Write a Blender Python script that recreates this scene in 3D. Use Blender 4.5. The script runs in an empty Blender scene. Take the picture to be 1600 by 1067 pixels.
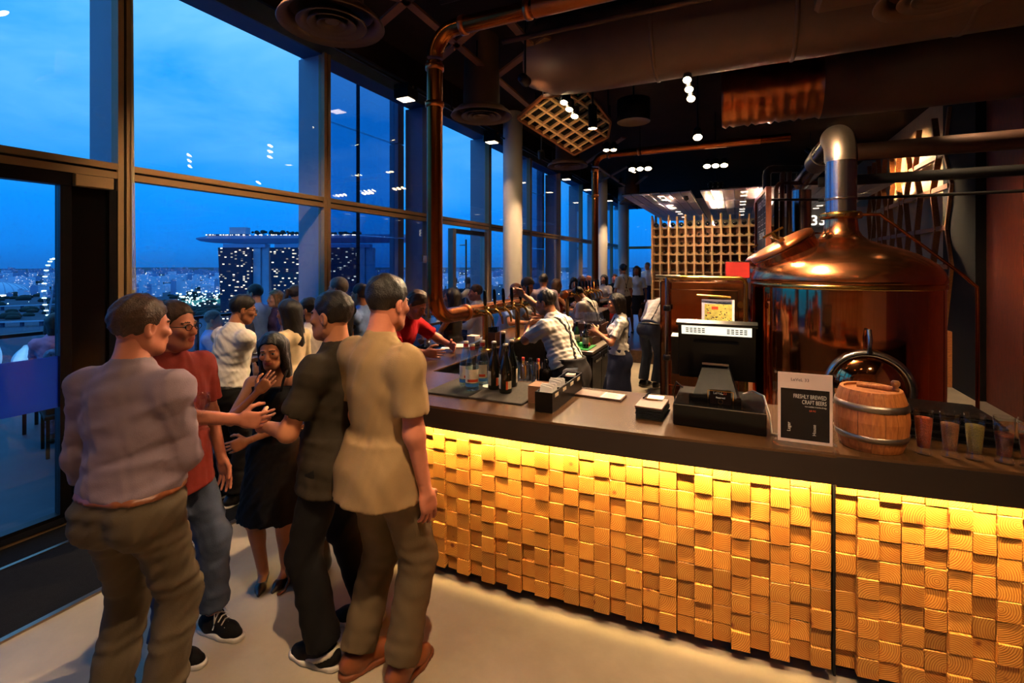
import bpy, bmesh, math, random
import numpy as np
from mathutils import Vector, Matrix, Euler

random.seed(7)
SC = bpy.context.scene
COL = SC.collection
PI = math.pi

# ------------------------------------------------------------------ camera, sky, exposure
cam_d = bpy.data.cameras.new('camera')
cam_d.sensor_width = 36.0
cam_d.lens = 755 / 1600 * 36.0
cam_d.shift_y = -121.5 / 1600
cam_d.clip_start = 0.05
cam_d.clip_end = 30000
cam = bpy.data.objects.new('camera', cam_d)
cam.location = (0, 0, 2.0)
cam.rotation_euler = (PI / 2, 0, 0)
COL.objects.link(cam)
SC.camera = cam

SC.view_settings.view_transform = 'Standard'
SC.view_settings.look = 'None'
SC.view_settings.gamma = 1.0
SC.view_settings.use_curve_mapping = False
SC.view_settings.exposure = 0.35
SC.cycles.max_bounces = 8
SC.cycles.transparent_max_bounces = 24
SC.cycles.sample_clamp_indirect = 4.0
SC.cycles.caustics_reflective = False
SC.cycles.caustics_refractive = False


def lin(r, g, b):
    f = lambda v: (v / 255 / 12.92) if v <= 10.3 else ((v / 255 + 0.055) / 1.055) ** 2.4
    return (f(r), f(g), f(b), 1.0)


class NT:
    """small node-graph helper"""
    def __init__(s, tree):
        s.t = tree
        tree.nodes.clear()

    def n(s, kind, **kw):
        nd = s.t.nodes.new(kind)
        for k, v in kw.items():
            if k in nd.inputs:
                nd.inputs[k].default_value = v
            else:
                setattr(nd, k, v)
        return nd

    def l(s, a, b):
        s.t.links.new(a, b)


def world_sky():
    w = bpy.data.worlds.new('dusk_sky')
    SC.world = w
    w.use_nodes = True
    g = NT(w.node_tree)
    tc = g.n('ShaderNodeTexCoord')
    sep = g.n('ShaderNodeSeparateXYZ')
    g.l(tc.outputs['Generated'], sep.inputs[0])
    ramp = g.n('ShaderNodeValToRGB')
    e = ramp.color_ramp.elements
    e[0].position = 0.0; e[0].color = lin(20, 96, 176)
    e[1].position = 1.0; e[1].color = lin(70, 140, 210)
    for p, c in ((0.03, (14, 112, 202)), (0.12, (8, 130, 228)), (0.3, (20, 140, 232)), (0.5, (70, 166, 240))):
        el = e.new(p); el.color = lin(*c)
    g.l(sep.outputs['Z'], ramp.inputs[0])
    mp = g.n('ShaderNodeMapping')
    mp.inputs['Scale'].default_value = (1.1, 1.1, 3.4)
    mp.inputs['Rotation'].default_value = (0.0, 0.35, 0.5)
    mp.inputs['Location'].default_value = (0.25, 0.1, 0.35)
    g.l(tc.outputs['Generated'], mp.inputs[0])
    no = g.n('ShaderNodeTexNoise', Scale=1.6, Detail=7.0, Roughness=0.55, Distortion=0.5)
    g.l(mp.outputs[0], no.inputs['Vector'])
    cr = g.n('ShaderNodeValToRGB')
    cr.color_ramp.elements[0].position = 0.42
    cr.color_ramp.elements[0].color = (0, 0, 0, 1)
    cr.color_ramp.elements[1].position = 0.66
    cr.color_ramp.elements[1].color = (1, 1, 1, 1)
    g.l(no.outputs['Fac'], cr.inputs[0])
    hz = g.n('ShaderNodeMapRange')
    hz.inputs['From Min'].default_value = 0.10
    hz.inputs['From Max'].default_value = 0.30
    g.l(sep.outputs['Z'], hz.inputs['Value'])
    mul = g.n('ShaderNodeMath', operation='MULTIPLY')
    g.l(cr.outputs[0], mul.inputs[0]); g.l(hz.outputs[0], mul.inputs[1])
    mul2 = g.n('ShaderNodeMath', operation='MULTIPLY')
    g.l(mul.outputs[0], mul2.inputs[0]); mul2.inputs[1].default_value = 0.85
    mix = g.n('ShaderNodeMix', data_type='RGBA')
    g.l(mul2.outputs[0], mix.inputs['Factor'])
    g.l(ramp.outputs[0], mix.inputs['A'])
    mix.inputs['B'].default_value = lin(112, 184, 240)
    bg = g.n('ShaderNodeBackground', Strength=1.25)
    g.l(mix.outputs['Result'], bg.inputs['Color'])
    out = g.n('ShaderNodeOutputWorld')
    g.l(bg.outputs[0], out.inputs['Surface'])


world_sky()

# ------------------------------------------------------------------ room frame
# s runs from the glass wall into the room, t runs along the glass wall away from the camera
RZ = -math.radians(24.87)
N_ = Vector((math.cos(RZ), math.sin(RZ), 0))
D_ = Vector((-math.sin(RZ), math.cos(RZ), 0))
W0 = -4.69 * N_


def P(s, t, z=0.0):
    return W0 + s * N_ + t * D_ + Vector((0, 0, z))


def at(px, py, Y):
    """a point of the room seen at pixel (px, py) at depth Y"""
    return Vector(((px - 800) / 755 * Y, Y, 2 + (412 - py) / 755 * Y))


# ------------------------------------------------------------------ materials
MATS = {}


def mat(name, col, rough=0.5, metal=0.0, var=0.0, vscale=8.0, bump=0.0, bscale=60.0, emit=0.0, ecol=None,
        trans=0.0, ior=1.45, coat=0.0, spec=0.5, stretch=None, sheen=0.0):
    m = bpy.data.materials.new(name)
    m.use_nodes = True
    g = NT(m.node_tree)
    out = g.n('ShaderNodeOutputMaterial')
    b = g.n('ShaderNodeBsdfPrincipled')
    g.l(b.outputs[0], out.inputs['Surface'])
    b.inputs['Base Color'].default_value = col
    b.inputs['Roughness'].default_value = rough
    b.inputs['Metallic'].default_value = metal
    b.inputs['Specular IOR Level'].default_value = spec
    b.inputs['IOR'].default_value = ior
    b.inputs['Coat Weight'].default_value = coat
    b.inputs['Coat Roughness'].default_value = 0.1
    b.inputs['Sheen Weight'].default_value = sheen
    b.inputs['Transmission Weight'].default_value = trans
    tc = None
    if var or bump:
        tc = g.n('ShaderNodeTexCoord')
        src = tc.outputs['Object']
        if stretch:
            mp = g.n('ShaderNodeMapping')
            mp.inputs['Scale'].default_value = stretch
            g.l(src, mp.inputs[0]); src = mp.outputs[0]
    if var:
        no = g.n('ShaderNodeTexNoise', Scale=vscale, Detail=5.0, Roughness=0.6)
        g.l(src, no.inputs['Vector'])
        mr = g.n('ShaderNodeMapRange')
        mr.inputs['From Min'].default_value = 0.3; mr.inputs['From Max'].default_value = 0.7
        mr.inputs['To Min'].default_value = 1 - var; mr.inputs['To Max'].default_value = 1 + var
        g.l(no.outputs['Fac'], mr.inputs['Value'])
        mx = g.n('ShaderNodeMix', data_type='RGBA', blend_type='MULTIPLY')
        mx.inputs['Factor'].default_value = 1.0
        mx.inputs['A'].default_value = col
        g.l(mr.outputs[0], mx.inputs['B'])
        g.l(mx.outputs['Result'], b.inputs['Base Color'])
    if bump:
        nb = g.n('ShaderNodeTexNoise', Scale=bscale, Detail=3.0)
        g.l(src, nb.inputs['Vector'])
        bp = g.n('ShaderNodeBump', Strength=bump, Distance=0.01)
        g.l(nb.outputs['Fac'], bp.inputs['Height'])
        g.l(bp.outputs[0], b.inputs['Normal'])
    if emit:
        b.inputs['Emission Color'].default_value = ecol or col
        b.inputs['Emission Strength'].default_value = emit
    MATS[name] = m
    return m


def glass_mat(name, tint=(1, 1, 1, 1), gain=1.0, rough=0.0, milk=0.0, milkcol=(1, 1, 1, 1)):
    """thin sheet glass: clear with a Schlick mirror on top, optionally milky"""
    m = bpy.data.materials.new(name)
    m.use_nodes = True
    g = NT(m.node_tree)
    out = g.n('ShaderNodeOutputMaterial')
    geo = g.n('ShaderNodeNewGeometry')
    dot = g.n('ShaderNodeVectorMath', operation='DOT_PRODUCT')
    g.l(geo.outputs['Normal'], dot.inputs[0]); g.l(geo.outputs['Incoming'], dot.inputs[1])
    ab = g.n('ShaderNodeMath', operation='ABSOLUTE'); g.l(dot.outputs['Value'], ab.inputs[0])
    om = g.n('ShaderNodeMath', operation='SUBTRACT'); om.inputs[0].default_value = 1.0; g.l(ab.outputs[0], om.inputs[1])
    pw = g.n('ShaderNodeMath', operation='POWER'); g.l(om.outputs[0], pw.inputs[0]); pw.inputs[1].default_value = 5.0
    ma = g.n('ShaderNodeMath', operation='MULTIPLY_ADD', use_clamp=True)
    g.l(pw.outputs[0], ma.inputs[0]); ma.inputs[1].default_value = 0.9 * gain; ma.inputs[2].default_value = 0.045 * gain
    tr = g.n('ShaderNodeBsdfTransparent'); tr.inputs['Color'].default_value = tint
    gl = g.n('ShaderNodeBsdfGlossy'); gl.inputs['Roughness'].default_value = rough
    gl.inputs['Color'].default_value = (1, 1, 1, 1)
    base = tr.outputs[0]
    if milk:
        df = g.n('ShaderNodeBsdfDiffuse'); df.inputs['Color'].default_value = milkcol
        tl = g.n('ShaderNodeBsdfTranslucent'); tl.inputs['Color'].default_value = milkcol
        m0 = g.n('ShaderNodeMixShader'); m0.inputs[0].default_value = 0.6
        g.l(df.outputs[0], m0.inputs[1]); g.l(tl.outputs[0], m0.inputs[2])
        m1 = g.n('ShaderNodeMixShader'); m1.inputs[0].default_value = milk
        g.l(tr.outputs[0], m1.inputs[1]); g.l(m0.outputs[0], m1.inputs[2])
        base = m1.outputs[0]
    mx = g.n('ShaderNodeMixShader')
    g.l(ma.outputs[0], mx.inputs[0]); g.l(base, mx.inputs[1]); g.l(gl.outputs[0], mx.inputs[2])
    g.l(mx.outputs[0], out.inputs['Surface'])
    MATS[name] = m
    return m


def wood_block_mat():
    m = bpy.data.materials.new('pine_end_grain')
    m.use_nodes = True
    g = NT(m.node_tree)
    out = g.n('ShaderNodeOutputMaterial')
    b = g.n('ShaderNodeBsdfPrincipled', Roughness=0.55)
    g.l(b.outputs[0], out.inputs['Surface'])
    oi = g.n('ShaderNodeObjectInfo')
    wn = g.n('ShaderNodeTexWhiteNoise', noise_dimensions='1D')
    g.l(oi.outputs['Random'], wn.inputs['W'])
    tc = g.n('ShaderNodeTexCoord')
    off = g.n('ShaderNodeVectorMath', operation='MULTIPLY_ADD')
    g.l(wn.outputs['Color'], off.inputs[0])
    off.inputs[1].default_value = (0.16, 0.0, 0.16); off.inputs[2].default_value = (-0.08, 0, -0.08)
    add = g.n('ShaderNodeVectorMath', operation='ADD')
    g.l(tc.outputs['Object'], add.inputs[0]); g.l(off.outputs[0], add.inputs[1])
    wv = g.n('ShaderNodeTexWave', wave_type='RINGS', rings_direction='Y')
    wv.inputs['Scale'].default_value = 34.0
    wv.inputs['Distortion'].default_value = 2.2
    wv.inputs['Detail'].default_value = 2.0
    wv.inputs['Detail Scale'].default_value = 1.0
    g.l(add.outputs[0], wv.inputs['Vector'])
    cr = g.n('ShaderNodeValToRGB')
    cr.color_ramp.elements[0].position = 0.15; cr.color_ramp.elements[0].color = lin(192, 124, 46)
    cr.color_ramp.elements[1].position = 0.6; cr.color_ramp.elements[1].color = lin(236, 180, 88)
    g.l(wv.outputs['Fac'], cr.inputs[0])
    # overall tone differs from block to block
    tn = g.n('ShaderNodeMapRange'); tn.inputs['To Min'].default_value = 0.62; tn.inputs['To Max'].default_value = 1.08
    g.l(wn.outputs['Value'], tn.inputs['Value'])
    mx = g.n('ShaderNodeMix', data_type='RGBA', blend_type='MULTIPLY'); mx.inputs['Factor'].default_value = 1.0
    g.l(cr.outputs[0], mx.inputs['A']); g.l(tn.outputs[0], mx.inputs['B'])
    # smooth patches and occasional knots
    no = g.n('ShaderNodeTexNoise', Scale=9.0, Detail=3.0); g.l(add.outputs[0], no.inputs['Vector'])
    mx2 = g.n('ShaderNodeMix', data_type='RGBA', blend_type='MULTIPLY'); 
    g.l(no.outputs['Fac'], mx2.inputs['Factor']); g.l(mx.outputs['Result'], mx2.inputs['A'])
    mx2.inputs['B'].default_value = lin(226, 176, 120)
    kn = g.n('ShaderNodeTexVoronoi', Scale=7.0); 
    off2 = g.n('ShaderNodeVectorMath', operation='MULTIPLY_ADD')
    g.l(wn.outputs['Color'], off2.inputs[0]); off2.inputs[1].default_value = (9, 7, 8); g.l(tc.outputs['Object'], off2.inputs[2])
    g.l(off2.outputs[0], kn.inputs['Vector'])
    kr = g.n('ShaderNodeValToRGB')
    kr.color_ramp.elements[0].position = 0.06; kr.color_ramp.elements[0].color = (1, 1, 1, 1)
    kr.color_ramp.elements[1].position = 0.13; kr.color_ramp.elements[1].color = (0, 0, 0, 1)
    g.l(kn.outputs['Distance'], kr.inputs[0])
    mx3 = g.n('ShaderNodeMix', data_type='RGBA')
    g.l(kr.outputs[0], mx3.inputs['Factor']); g.l(mx2.outputs['Result'], mx3.inputs['A'])
    mx3.inputs['B'].default_value = lin(120, 52, 20)
    g.l(mx3.outputs['Result'], b.inputs['Base Color'])
    bp = g.n('ShaderNodeBump', Strength=0.25, Distance=0.002)
    g.l(wv.outputs['Fac'], bp.inputs['Height']); g.l(bp.outputs[0], b.inputs['Normal'])
    MATS['pine_end_grain'] = m
    return m


def grain_wood(name, dark, light, scale=(3, 3, 40), rough=0.5, ring=6.0):
    m = bpy.data.materials.new(name)
    m.use_nodes = True
    g = NT(m.node_tree)
    out = g.n('ShaderNodeOutputMaterial')
    b = g.n('ShaderNodeBsdfPrincipled', Roughness=rough)
    g.l(b.outputs[0], out.inputs['Surface'])
    tc = g.n('ShaderNodeTexCoord')
    mp = g.n('ShaderNodeMapping'); mp.inputs['Scale'].default_value = scale
    g.l(tc.outputs['Object'], mp.inputs[0])
    no = g.n('ShaderNodeTexNoise', Scale=ring, Detail=6.0, Roughness=0.6, Distortion=0.6)
    g.l(mp.outputs[0], no.inputs['Vector'])
    cr = g.n('ShaderNodeValToRGB')
    cr.color_ramp.elements[0].position = 0.3; cr.color_ramp.elements[0].color = dark
    cr.color_ramp.elements[1].position = 0.7; cr.color_ramp.elements[1].color = light
    g.l(no.outputs['Fac'], cr.inputs[0]); g.l(cr.outputs[0], b.inputs['Base Color'])
    MATS[name] = m
    return m


def window_lights_mat(name, base, lit, density, sx, sz, strength):
    """far facade: dark skin with a grid of small windows, a share of them lit from inside"""
    m = bpy.data.materials.new(name)
    m.use_nodes = True
    g = NT(m.node_tree)
    out = g.n('ShaderNodeOutputMaterial')
    b = g.n('ShaderNodeBsdfPrincipled', Roughness=0.6)
    b.inputs['Base Color'].default_value = base
    g.l(b.outputs[0], out.inputs['Surface'])
    tc = g.n('ShaderNodeTexCoord')
    mp = g.n('ShaderNodeMapping'); mp.inputs['Scale'].default_value = (1 / sx, 1 / sx, 1 / sz)
    g.l(tc.outputs['Object'], mp.inputs[0])
    fl = g.n('ShaderNodeVectorMath', operation='FLOOR'); g.l(mp.outputs[0], fl.inputs[0])
    oi = g.n('ShaderNodeObjectInfo')
    ad = g.n('ShaderNodeVectorMath', operation='ADD'); g.l(fl.outputs[0], ad.inputs[0])
    sc = g.n('ShaderNodeMath', operation='MULTIPLY'); sc.inputs[1].default_value = 91.0; g.l(oi.outputs['Random'], sc.inputs[0])
    g.l(sc.outputs[0], ad.inputs[1])
    wn = g.n('ShaderNodeTexWhiteNoise', noise_dimensions='3D'); g.l(ad.outputs[0], wn.inputs['Vector'])
    gt = g.n('ShaderNodeMath', operation='LESS_THAN'); gt.inputs[1].default_value = density; g.l(wn.outputs['Value'], gt.inputs[0])
    fr = g.n('ShaderNodeVectorMath', operation='FRACTION'); g.l(mp.outputs[0], fr.inputs[0])
    sp = g.n('ShaderNodeSeparateXYZ'); g.l(fr.outputs[0], sp.inputs[0])
    lt = g.n('ShaderNodeMath', operation='LESS_THAN'); lt.inputs[1].default_value = 0.62; g.l(sp.outputs['Z'], lt.inputs[0])
    mu = g.n('ShaderNodeMath', operation='MULTIPLY'); g.l(gt.outputs[0], mu.inputs[0]); g.l(lt.outputs[0], mu.inputs[1])
    ms = g.n('ShaderNodeMath', operation='MULTIPLY'); w2 = g.n('ShaderNodeTexWhiteNoise', noise_dimensions='3D')
    a2 = g.n('ShaderNodeVectorMath', operation='ADD'); a2.inputs[1].default_value = (7.3, 2.1, 5.7)
    g.l(ad.outputs[0], a2.inputs[0]); g.l(a2.outputs[0], w2.inputs['Vector'])
    p2 = g.n('ShaderNodeMath', operation='POWER'); g.l(w2.outputs['Value'], p2.inputs[0]); p2.inputs[1].default_value = 2.2
    m2 = g.n('ShaderNodeMath', operation='MULTIPLY'); g.l(mu.outputs[0], m2.inputs[0]); g.l(p2.outputs[0], m2.inputs[1])
    g.l(m2.outputs[0], ms.inputs[0]); ms.inputs[1].default_value = strength
    b.inputs['Emission Color'].default_value = lit
    g.l(ms.outputs[0], b.inputs['Emission Strength'])
    MATS[name] = m
    return m


M = MATS
mat('concrete_floor', lin(172, 158, 136), 0.42, var=0.18, vscale=1.6, bump=0.06, bscale=30)
mat('black_mat', lin(22, 22, 24), 0.95, var=0.2, vscale=30, bump=0.4, bscale=220, spec=0.15)
mat('ceiling_black', lin(34, 25, 20), 0.9, var=0.25, vscale=2.0, bump=0.3, bscale=8, spec=0.1)
mat('duct_black', lin(84, 58, 42), 0.55, var=0.25, vscale=1.5, bump=0.1, bscale=6)
mat('brown_frame', lin(164, 130, 90), 0.5, metal=0.1, var=0.08, vscale=3)
mat('bracing_brown', lin(120, 72, 36), 0.6, var=0.15, vscale=6)
mat('grey_fin', lin(150, 150, 165), 0.5, metal=0.2, var=0.06, vscale=2)
mat('header_blue', lin(70, 88, 120), 0.6, var=0.1, vscale=1)
mat('cladding', lin(120, 150, 205), 0.25, metal=0.1, var=0.06, vscale=1)
mat('dark_metal', lin(30, 28, 30), 0.4, metal=0.6, var=0.1)
mat('black_plastic', lin(12, 11, 11), 0.35, var=0.1, vscale=20, spec=.2)
mat('black_gloss', lin(10, 9, 9), 0.2, var=0.1, vscale=20, spec=.35)
mat('soft_black', lin(15, 14, 14), 0.7, var=0.15, bump=0.2, bscale=120, spec=.2)
mat('white_column', lin(196, 188, 178), 0.6, var=0.05, vscale=1.2)
mat('white_paint', lin(205, 200, 195), 0.6, var=0.05, vscale=2)
mat('panel_white', lin(222, 206, 194), 0.5, var=0.06, vscale=1.5)
mat('wall_beige', lin(196, 164, 120), 0.75, var=0.14, vscale=2.0, bump=0.05)
mat('copper', lin(232, 150, 98), 0.08, metal=1.0, var=0.07, vscale=3.5, bump=0.012, bscale=9)
mat('copper_dome', lin(236, 152, 100), 0.2, metal=1.0, var=0.10, vscale=5, bump=0.02, bscale=14)
mat('copper_satin', lin(206, 120, 70), 0.28, metal=1.0, var=0.12, vscale=5)
mat('copper_pipe', lin(156, 86, 40), 0.24, metal=1.0, var=0.15, vscale=4)
mat('brass', lin(214, 164, 84), 0.18, metal=1.0, var=0.08)
mat('steel', lin(178, 172, 168), 0.2, metal=1.0, var=0.06)
mat('steel_satin', lin(160, 146, 130), 0.36, metal=1.0, var=0.08, vscale=10)
mat('rust_pipe', lin(58, 34, 22), 0.55, metal=0.4, var=0.2)
mat('counter_top', lin(76, 50, 27), 0.27, var=0.22, vscale=3.0, bump=0.03, bscale=50)
mat('counter_edge', lin(36, 24, 17), 0.5, var=0.12, vscale=5)
mat('kick_board', lin(70, 56, 42), 0.4, metal=0.3, var=0.1)
mat('rubber_mat', lin(56, 48, 36), 0.85, var=0.25, vscale=60, bump=0.8, bscale=350)
mat('paper', lin(232, 224, 214), 0.7, var=0.03)
mat('paper_warm', lin(222, 196, 184), 0.6, var=0.03)
mat('leather_brown', lin(96, 62, 46), 0.45, var=0.12, bump=0.15, bscale=160)
mat('napkin_brown', lin(132, 88, 56), 0.8, var=0.08)
mat('red_paint', lin(150, 30, 24), 0.45, var=0.1)
mat('red_fabric', lin(140, 14, 22), 0.8, var=0.1)
mat('chalkboard', lin(48, 44, 40), 0.7, var=0.2, vscale=4)
mat('ink_white', lin(225, 218, 205), 0.6)
mat('ink_dark', lin(70, 50, 44), 0.6)
mat('ink_red', lin(205, 70, 30), 0.5)
mat('sign_dark', lin(20, 11, 8), 0.6, var=0.1, spec=.15)
mat('plate_white', lin(220, 216, 210), 0.3)
mat('terrace', lin(60, 66, 78), 0.6, var=0.2, vscale=2)
mat('food', lin(214, 130, 50), 0.6, var=0.4, vscale=30)
mat('beer', lin(220, 130, 30), 0.1, var=0.1, coat=0.5)
mat('water_tint', lin(150, 200, 196), 0.1, var=0.1)
mat('bottle_dark', lin(18, 22, 14), 0.08, var=0.2, coat=0.6)
mat('bottle_green', lin(30, 66, 30), 0.08, var=0.2, coat=0.6)
mat('label_cream', lin(224, 206, 178), 0.6, var=0.08, vscale=60)
mat('label_orange', lin(214, 84, 38), 0.6, var=0.2, vscale=50)
mat('label_blue', lin(60, 120, 190), 0.5)
mat('cap_red', lin(196, 50, 36), 0.4)
mat('green_plastic', lin(40, 150, 60), 0.5)
mat('rope', lin(200, 180, 140), 0.8)
mat('lamp_glow', lin(255, 226, 180), 0.4, emit=26.0, ecol=(1.0, 0.72, 0.40, 1))
mat('lamp_soft', lin(255, 226, 190), 0.4, emit=7.0, ecol=(1.0, 0.78, 0.52, 1))
mat('downlight_glow', lin(255, 240, 220), 0.4, emit=2.6, ecol=(1.0, 0.86, 0.68, 1))
mat('led_glow', lin(255, 220, 140), 0.4, emit=14.0, ecol=(1.0, 0.70, 0.24, 1))
mat('vent_glow', lin(240, 236, 220), 0.4, emit=0.9, ecol=(1.0, 0.93, 0.74, 1))  # self-glow that brightens the terminal's white vent panel
mat('flame', lin(255, 200, 120), 0.4, emit=9.0, ecol=(1.0, 0.62, 0.25, 1))
mat('sign_glow', lin(255, 250, 235), 0.4, emit=2.2, ecol=(1.0, 0.93, 0.8, 1))
mat('grain_red', lin(190, 74, 20), 0.8, var=0.45, vscale=260, bump=1.0, bscale=300)
mat('grain_brown', lin(176, 108, 56), 0.8, var=0.45, vscale=260, bump=1.0, bscale=300)
mat('grain_tan', lin(150, 124, 44), 0.8, var=0.45, vscale=260, bump=1.0, bscale=300)
mat('grain_chestnut', lin(160, 66, 24), 0.8, var=0.45, vscale=260, bump=1.0, bscale=300)
wood_block_mat()
grain_wood('rack_wood', lin(206, 152, 92), lin(236, 190, 128), (6, 6, 30), 0.55)
grain_wood('lattice_wood', lin(112, 62, 26), lin(170, 104, 48), (4, 4, 20), 0.5)
grain_wood('brown_wall_wood', lin(104, 42, 14), lin(140, 62, 22), (14, 14, 1.2), 0.5)
grain_wood('barrel_oak', lin(150, 82, 34), lin(196, 118, 56), (16, 16, 2), 0.5)
grain_wood('ledge_wood', lin(70, 48, 34), lin(104, 74, 52), (3, 12, 3), 0.35)
grain_wood('caddy_wood', lin(110, 56, 24), lin(150, 84, 40), (6, 6, 24), 0.5)
glass_mat('window_glass', (0.96, 0.98, 1.0, 1), gain=0.9)
glass_mat('clear_glass', (0.96, 0.97, 0.97, 1), gain=1.0)
glass_mat('tinted_glass', (0.52, 0.60, 0.72, 1), gain=1.6)
glass_mat('acrylic', (0.99, 0.98, 0.97, 1), gain=0.45)
glass_mat('water_glass', (0.84, 0.95, 0.93, 1), gain=1.8)
glass_mat('frosted_band', (0.5, 0.7, 1.0, 1), gain=0.8, milk=0.86, milkcol=lin(70, 130, 215))


# ------------------------------------------------------------------ mesh helpers
class MB:
    def __init__(s):
        s.v = []; s.f = []; s.m = []; s.sm = []

    def add(s, verts, faces, mi=0, smooth=False):
        o = len(s.v)
        s.v.extend([tuple(p) for p in verts])
        for f in faces:
            s.f.append([i + o for i in f]); s.m.append(mi); s.sm.append(smooth)
        return s

    def box(s, x0, x1, y0, y1, z0, z1, mi=0):
        v = [(x0, y0, z0), (x1, y0, z0), (x1, y1, z0), (x0, y1, z0), (x0, y0, z1), (x1, y0, z1), (x1, y1, z1), (x0, y1, z1)]
        f = [(3, 2, 1, 0), (4, 5, 6, 7), (0, 1, 5, 4), (1, 2, 6, 5), (2, 3, 7, 6), (3, 0, 4, 7)]
        return s.add(v, f, mi)

    def cbox(s, x0, x1, y0, y1, z0, z1, b=0.005, mi=0):
        """box with chamfered edges"""
        bm = bmesh.new()
        r = bmesh.ops.create_cube(bm, size=1.0)
        for v in bm.verts:
            v.co = Vector((x0 + (v.co.x + .5) * (x1 - x0), y0 + (v.co.y + .5) * (y1 - y0), z0 + (v.co.z + .5) * (z1 - z0)))
        bmesh.ops.bevel(bm, geom=bm.edges[:], offset=b, segments=1, affect='EDGES')
        bm.verts.index_update()
        s.add([v.co[:] for v in bm.verts], [[v.index for v in f.verts] for f in bm.faces], mi)
        bm.free()
        return s

    def obox(s, c, ex, ey, ez, mi=0):
        c, ex, ey, ez = Vector(c), Vector(ex), Vector(ey), Vector(ez)
        v = [c + a * ex + b * ey + d * ez for d in (-1, 1) for a, b in ((-1, -1), (1, -1), (1, 1), (-1, 1))]
        f = [(3, 2, 1, 0), (4, 5, 6, 7), (0, 1, 5, 4), (1, 2, 6, 5), (2, 3, 7, 6), (3, 0, 4, 7)]
        return s.add(v, f, mi)

    def bar(s, a, b, w, h, up=(0, 0, 1), mi=0):
        """square bar from a to b, w across, h along up"""
        a, b, up = Vector(a), Vector(b), Vector(up)
        d = b - a
        x = d.cross(up)
        if x.length < 1e-6:
            x = d.cross(Vector((1, 0, 0)))
        x.normalize()
        u = x.cross(d).normalized()
        return s.obox((a + b) / 2, d / 2, x * w / 2, u * h / 2, mi)

    def tube(s, path, r, n=10, mi=0, caps=True, closed=False):
        path = [Vector(p) for p in path]
        rr = r if isinstance(r, (list, tuple)) else [r] * len(path)
        rings = []
        prev = None
        L = len(path)
        for i, p in enumerate(path):
            if closed:
                d = path[(i + 1) % L] - path[i - 1]
            else:
                d = path[min(i + 1, L - 1)] - path[max(i - 1, 0)]
            d.normalize()
            if prev is None:
                x = d.orthogonal().normalized()
            else:
                x = prev - d * prev.dot(d)
                x.normalize()
            prev = x
            y = d.cross(x)
            rings.append([p + rr[i] * (math.cos(2 * PI * k / n) * x + math.sin(2 * PI * k / n) * y) for k in range(n)])
        v = [q for ring in rings for q in ring]
        f = []
        for i in range(L if closed else L - 1):
            j = (i + 1) % L
            for k in range(n):
                f.append((i * n + k, i * n + (k + 1) % n, j * n + (k + 1) % n, j * n + k))
        s.add(v, f, mi, True)
        if caps and not closed:
            s.add(rings[0], [list(range(n))[::-1]], mi)
            s.add(rings[-1], [list(range(n))], mi)
        return s

    def cyl(s, a, b, r0, r1=None, n=14, mi=0):
        return s.tube([a, b], [r0, r0 if r1 is None else r1], n, mi)

    def lathe(s, prof, n=20, c=(0, 0, 0), mi=0, axis=None, a0=0.0, a1=2 * PI):
        """profile of (radius, height) round the vertical axis at c (or round axis)"""
        c = Vector(c)
        R = Matrix.Identity(3) if axis is None else Vector((0, 0, 1)).rotation_difference(Vector(axis)).to_matrix()
        full = abs(a1 - a0 - 2 * PI) < 1e-6
        nn = n if full else n + 1
        v = []
        for (r, h) in prof:
            for k in range(nn):
                a = a0 + (a1 - a0) * k / n
                v.append(c + R @ Vector((r * math.cos(a), r * math.sin(a), h)))
        f = []
        for i in range(len(prof) - 1):
            for k in range(n):
                k2 = (k + 1) % nn
                f.append((i * nn + k, i * nn + k2, (i + 1) * nn + k2, (i + 1) * nn + k))
        return s.add(v, f, mi, True)

    def ball(s, c, r, n=12, mi=0, sc=(1, 1, 1)):
        c = Vector(c)
        v = []
        m = max(4, n // 2)
        for i in range(m + 1):
            th = PI * i / m
            for k in range(n):
                a = 2 * PI * k / n
                v.append(c + Vector((r * sc[0] * math.sin(th) * math.cos(a), r * sc[1] * math.sin(th) * math.sin(a), r * sc[2] * math.cos(th))))
        f = []
        for i in range(m):
            for k in range(n):
                f.append((i * n + k, (i + 1) * n + k, (i + 1) * n + (k + 1) % n, i * n + (k + 1) % n))
        return s.add(v, f, mi, True)

    def prism(s, poly, z0, z1, mi=0):
        n = len(poly)
        v = [(x, y, z0) for x, y in poly] + [(x, y, z1) for x, y in poly]
        f = [list(range(n))[::-1], list(range(n, 2 * n))] + [(i, (i + 1) % n, n + (i + 1) % n, n + i) for i in range(n)]
        return s.add(v, f, mi)

    def mesh(s, name, mats):
        me = bpy.data.meshes.new(name)
        me.from_pydata(s.v, [], s.f)
        for m in (mats if isinstance(mats, (list, tuple)) else [mats]):
            me.materials.append(M[m] if isinstance(m, str) else m)
        me.polygons.foreach_set('material_index', s.m)
        me.polygons.foreach_set('use_smooth', s.sm)
        me.update()
        return me

    def build(s, name, mats, parent=None, loc=(0, 0, 0), rz=0.0, label=None):
        o = bpy.data.objects.new(name, s.mesh(name, mats))
        COL.objects.link(o)
        o.location = loc
        o.rotation_euler = (0, 0, rz)
        if parent is not None:
            o.parent = parent
        if label:
            o['label'] = label
        return o


def tag(o, label, cat, group=None, kind=None):
    if label: o['label'] = label
    if cat: o['category'] = cat
    if group: o['group'] = group
    if kind: o['kind'] = kind
    return o


def thing(name, label, cat, loc=(0, 0, 0), rz=0.0, group=None):
    o = bpy.data.objects.new(name, None)
    COL.objects.link(o)
    o.empty_display_size = 0.05
    o.location = loc
    o.rotation_euler = (0, 0, rz)
    return tag(o, label, cat, group)


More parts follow.
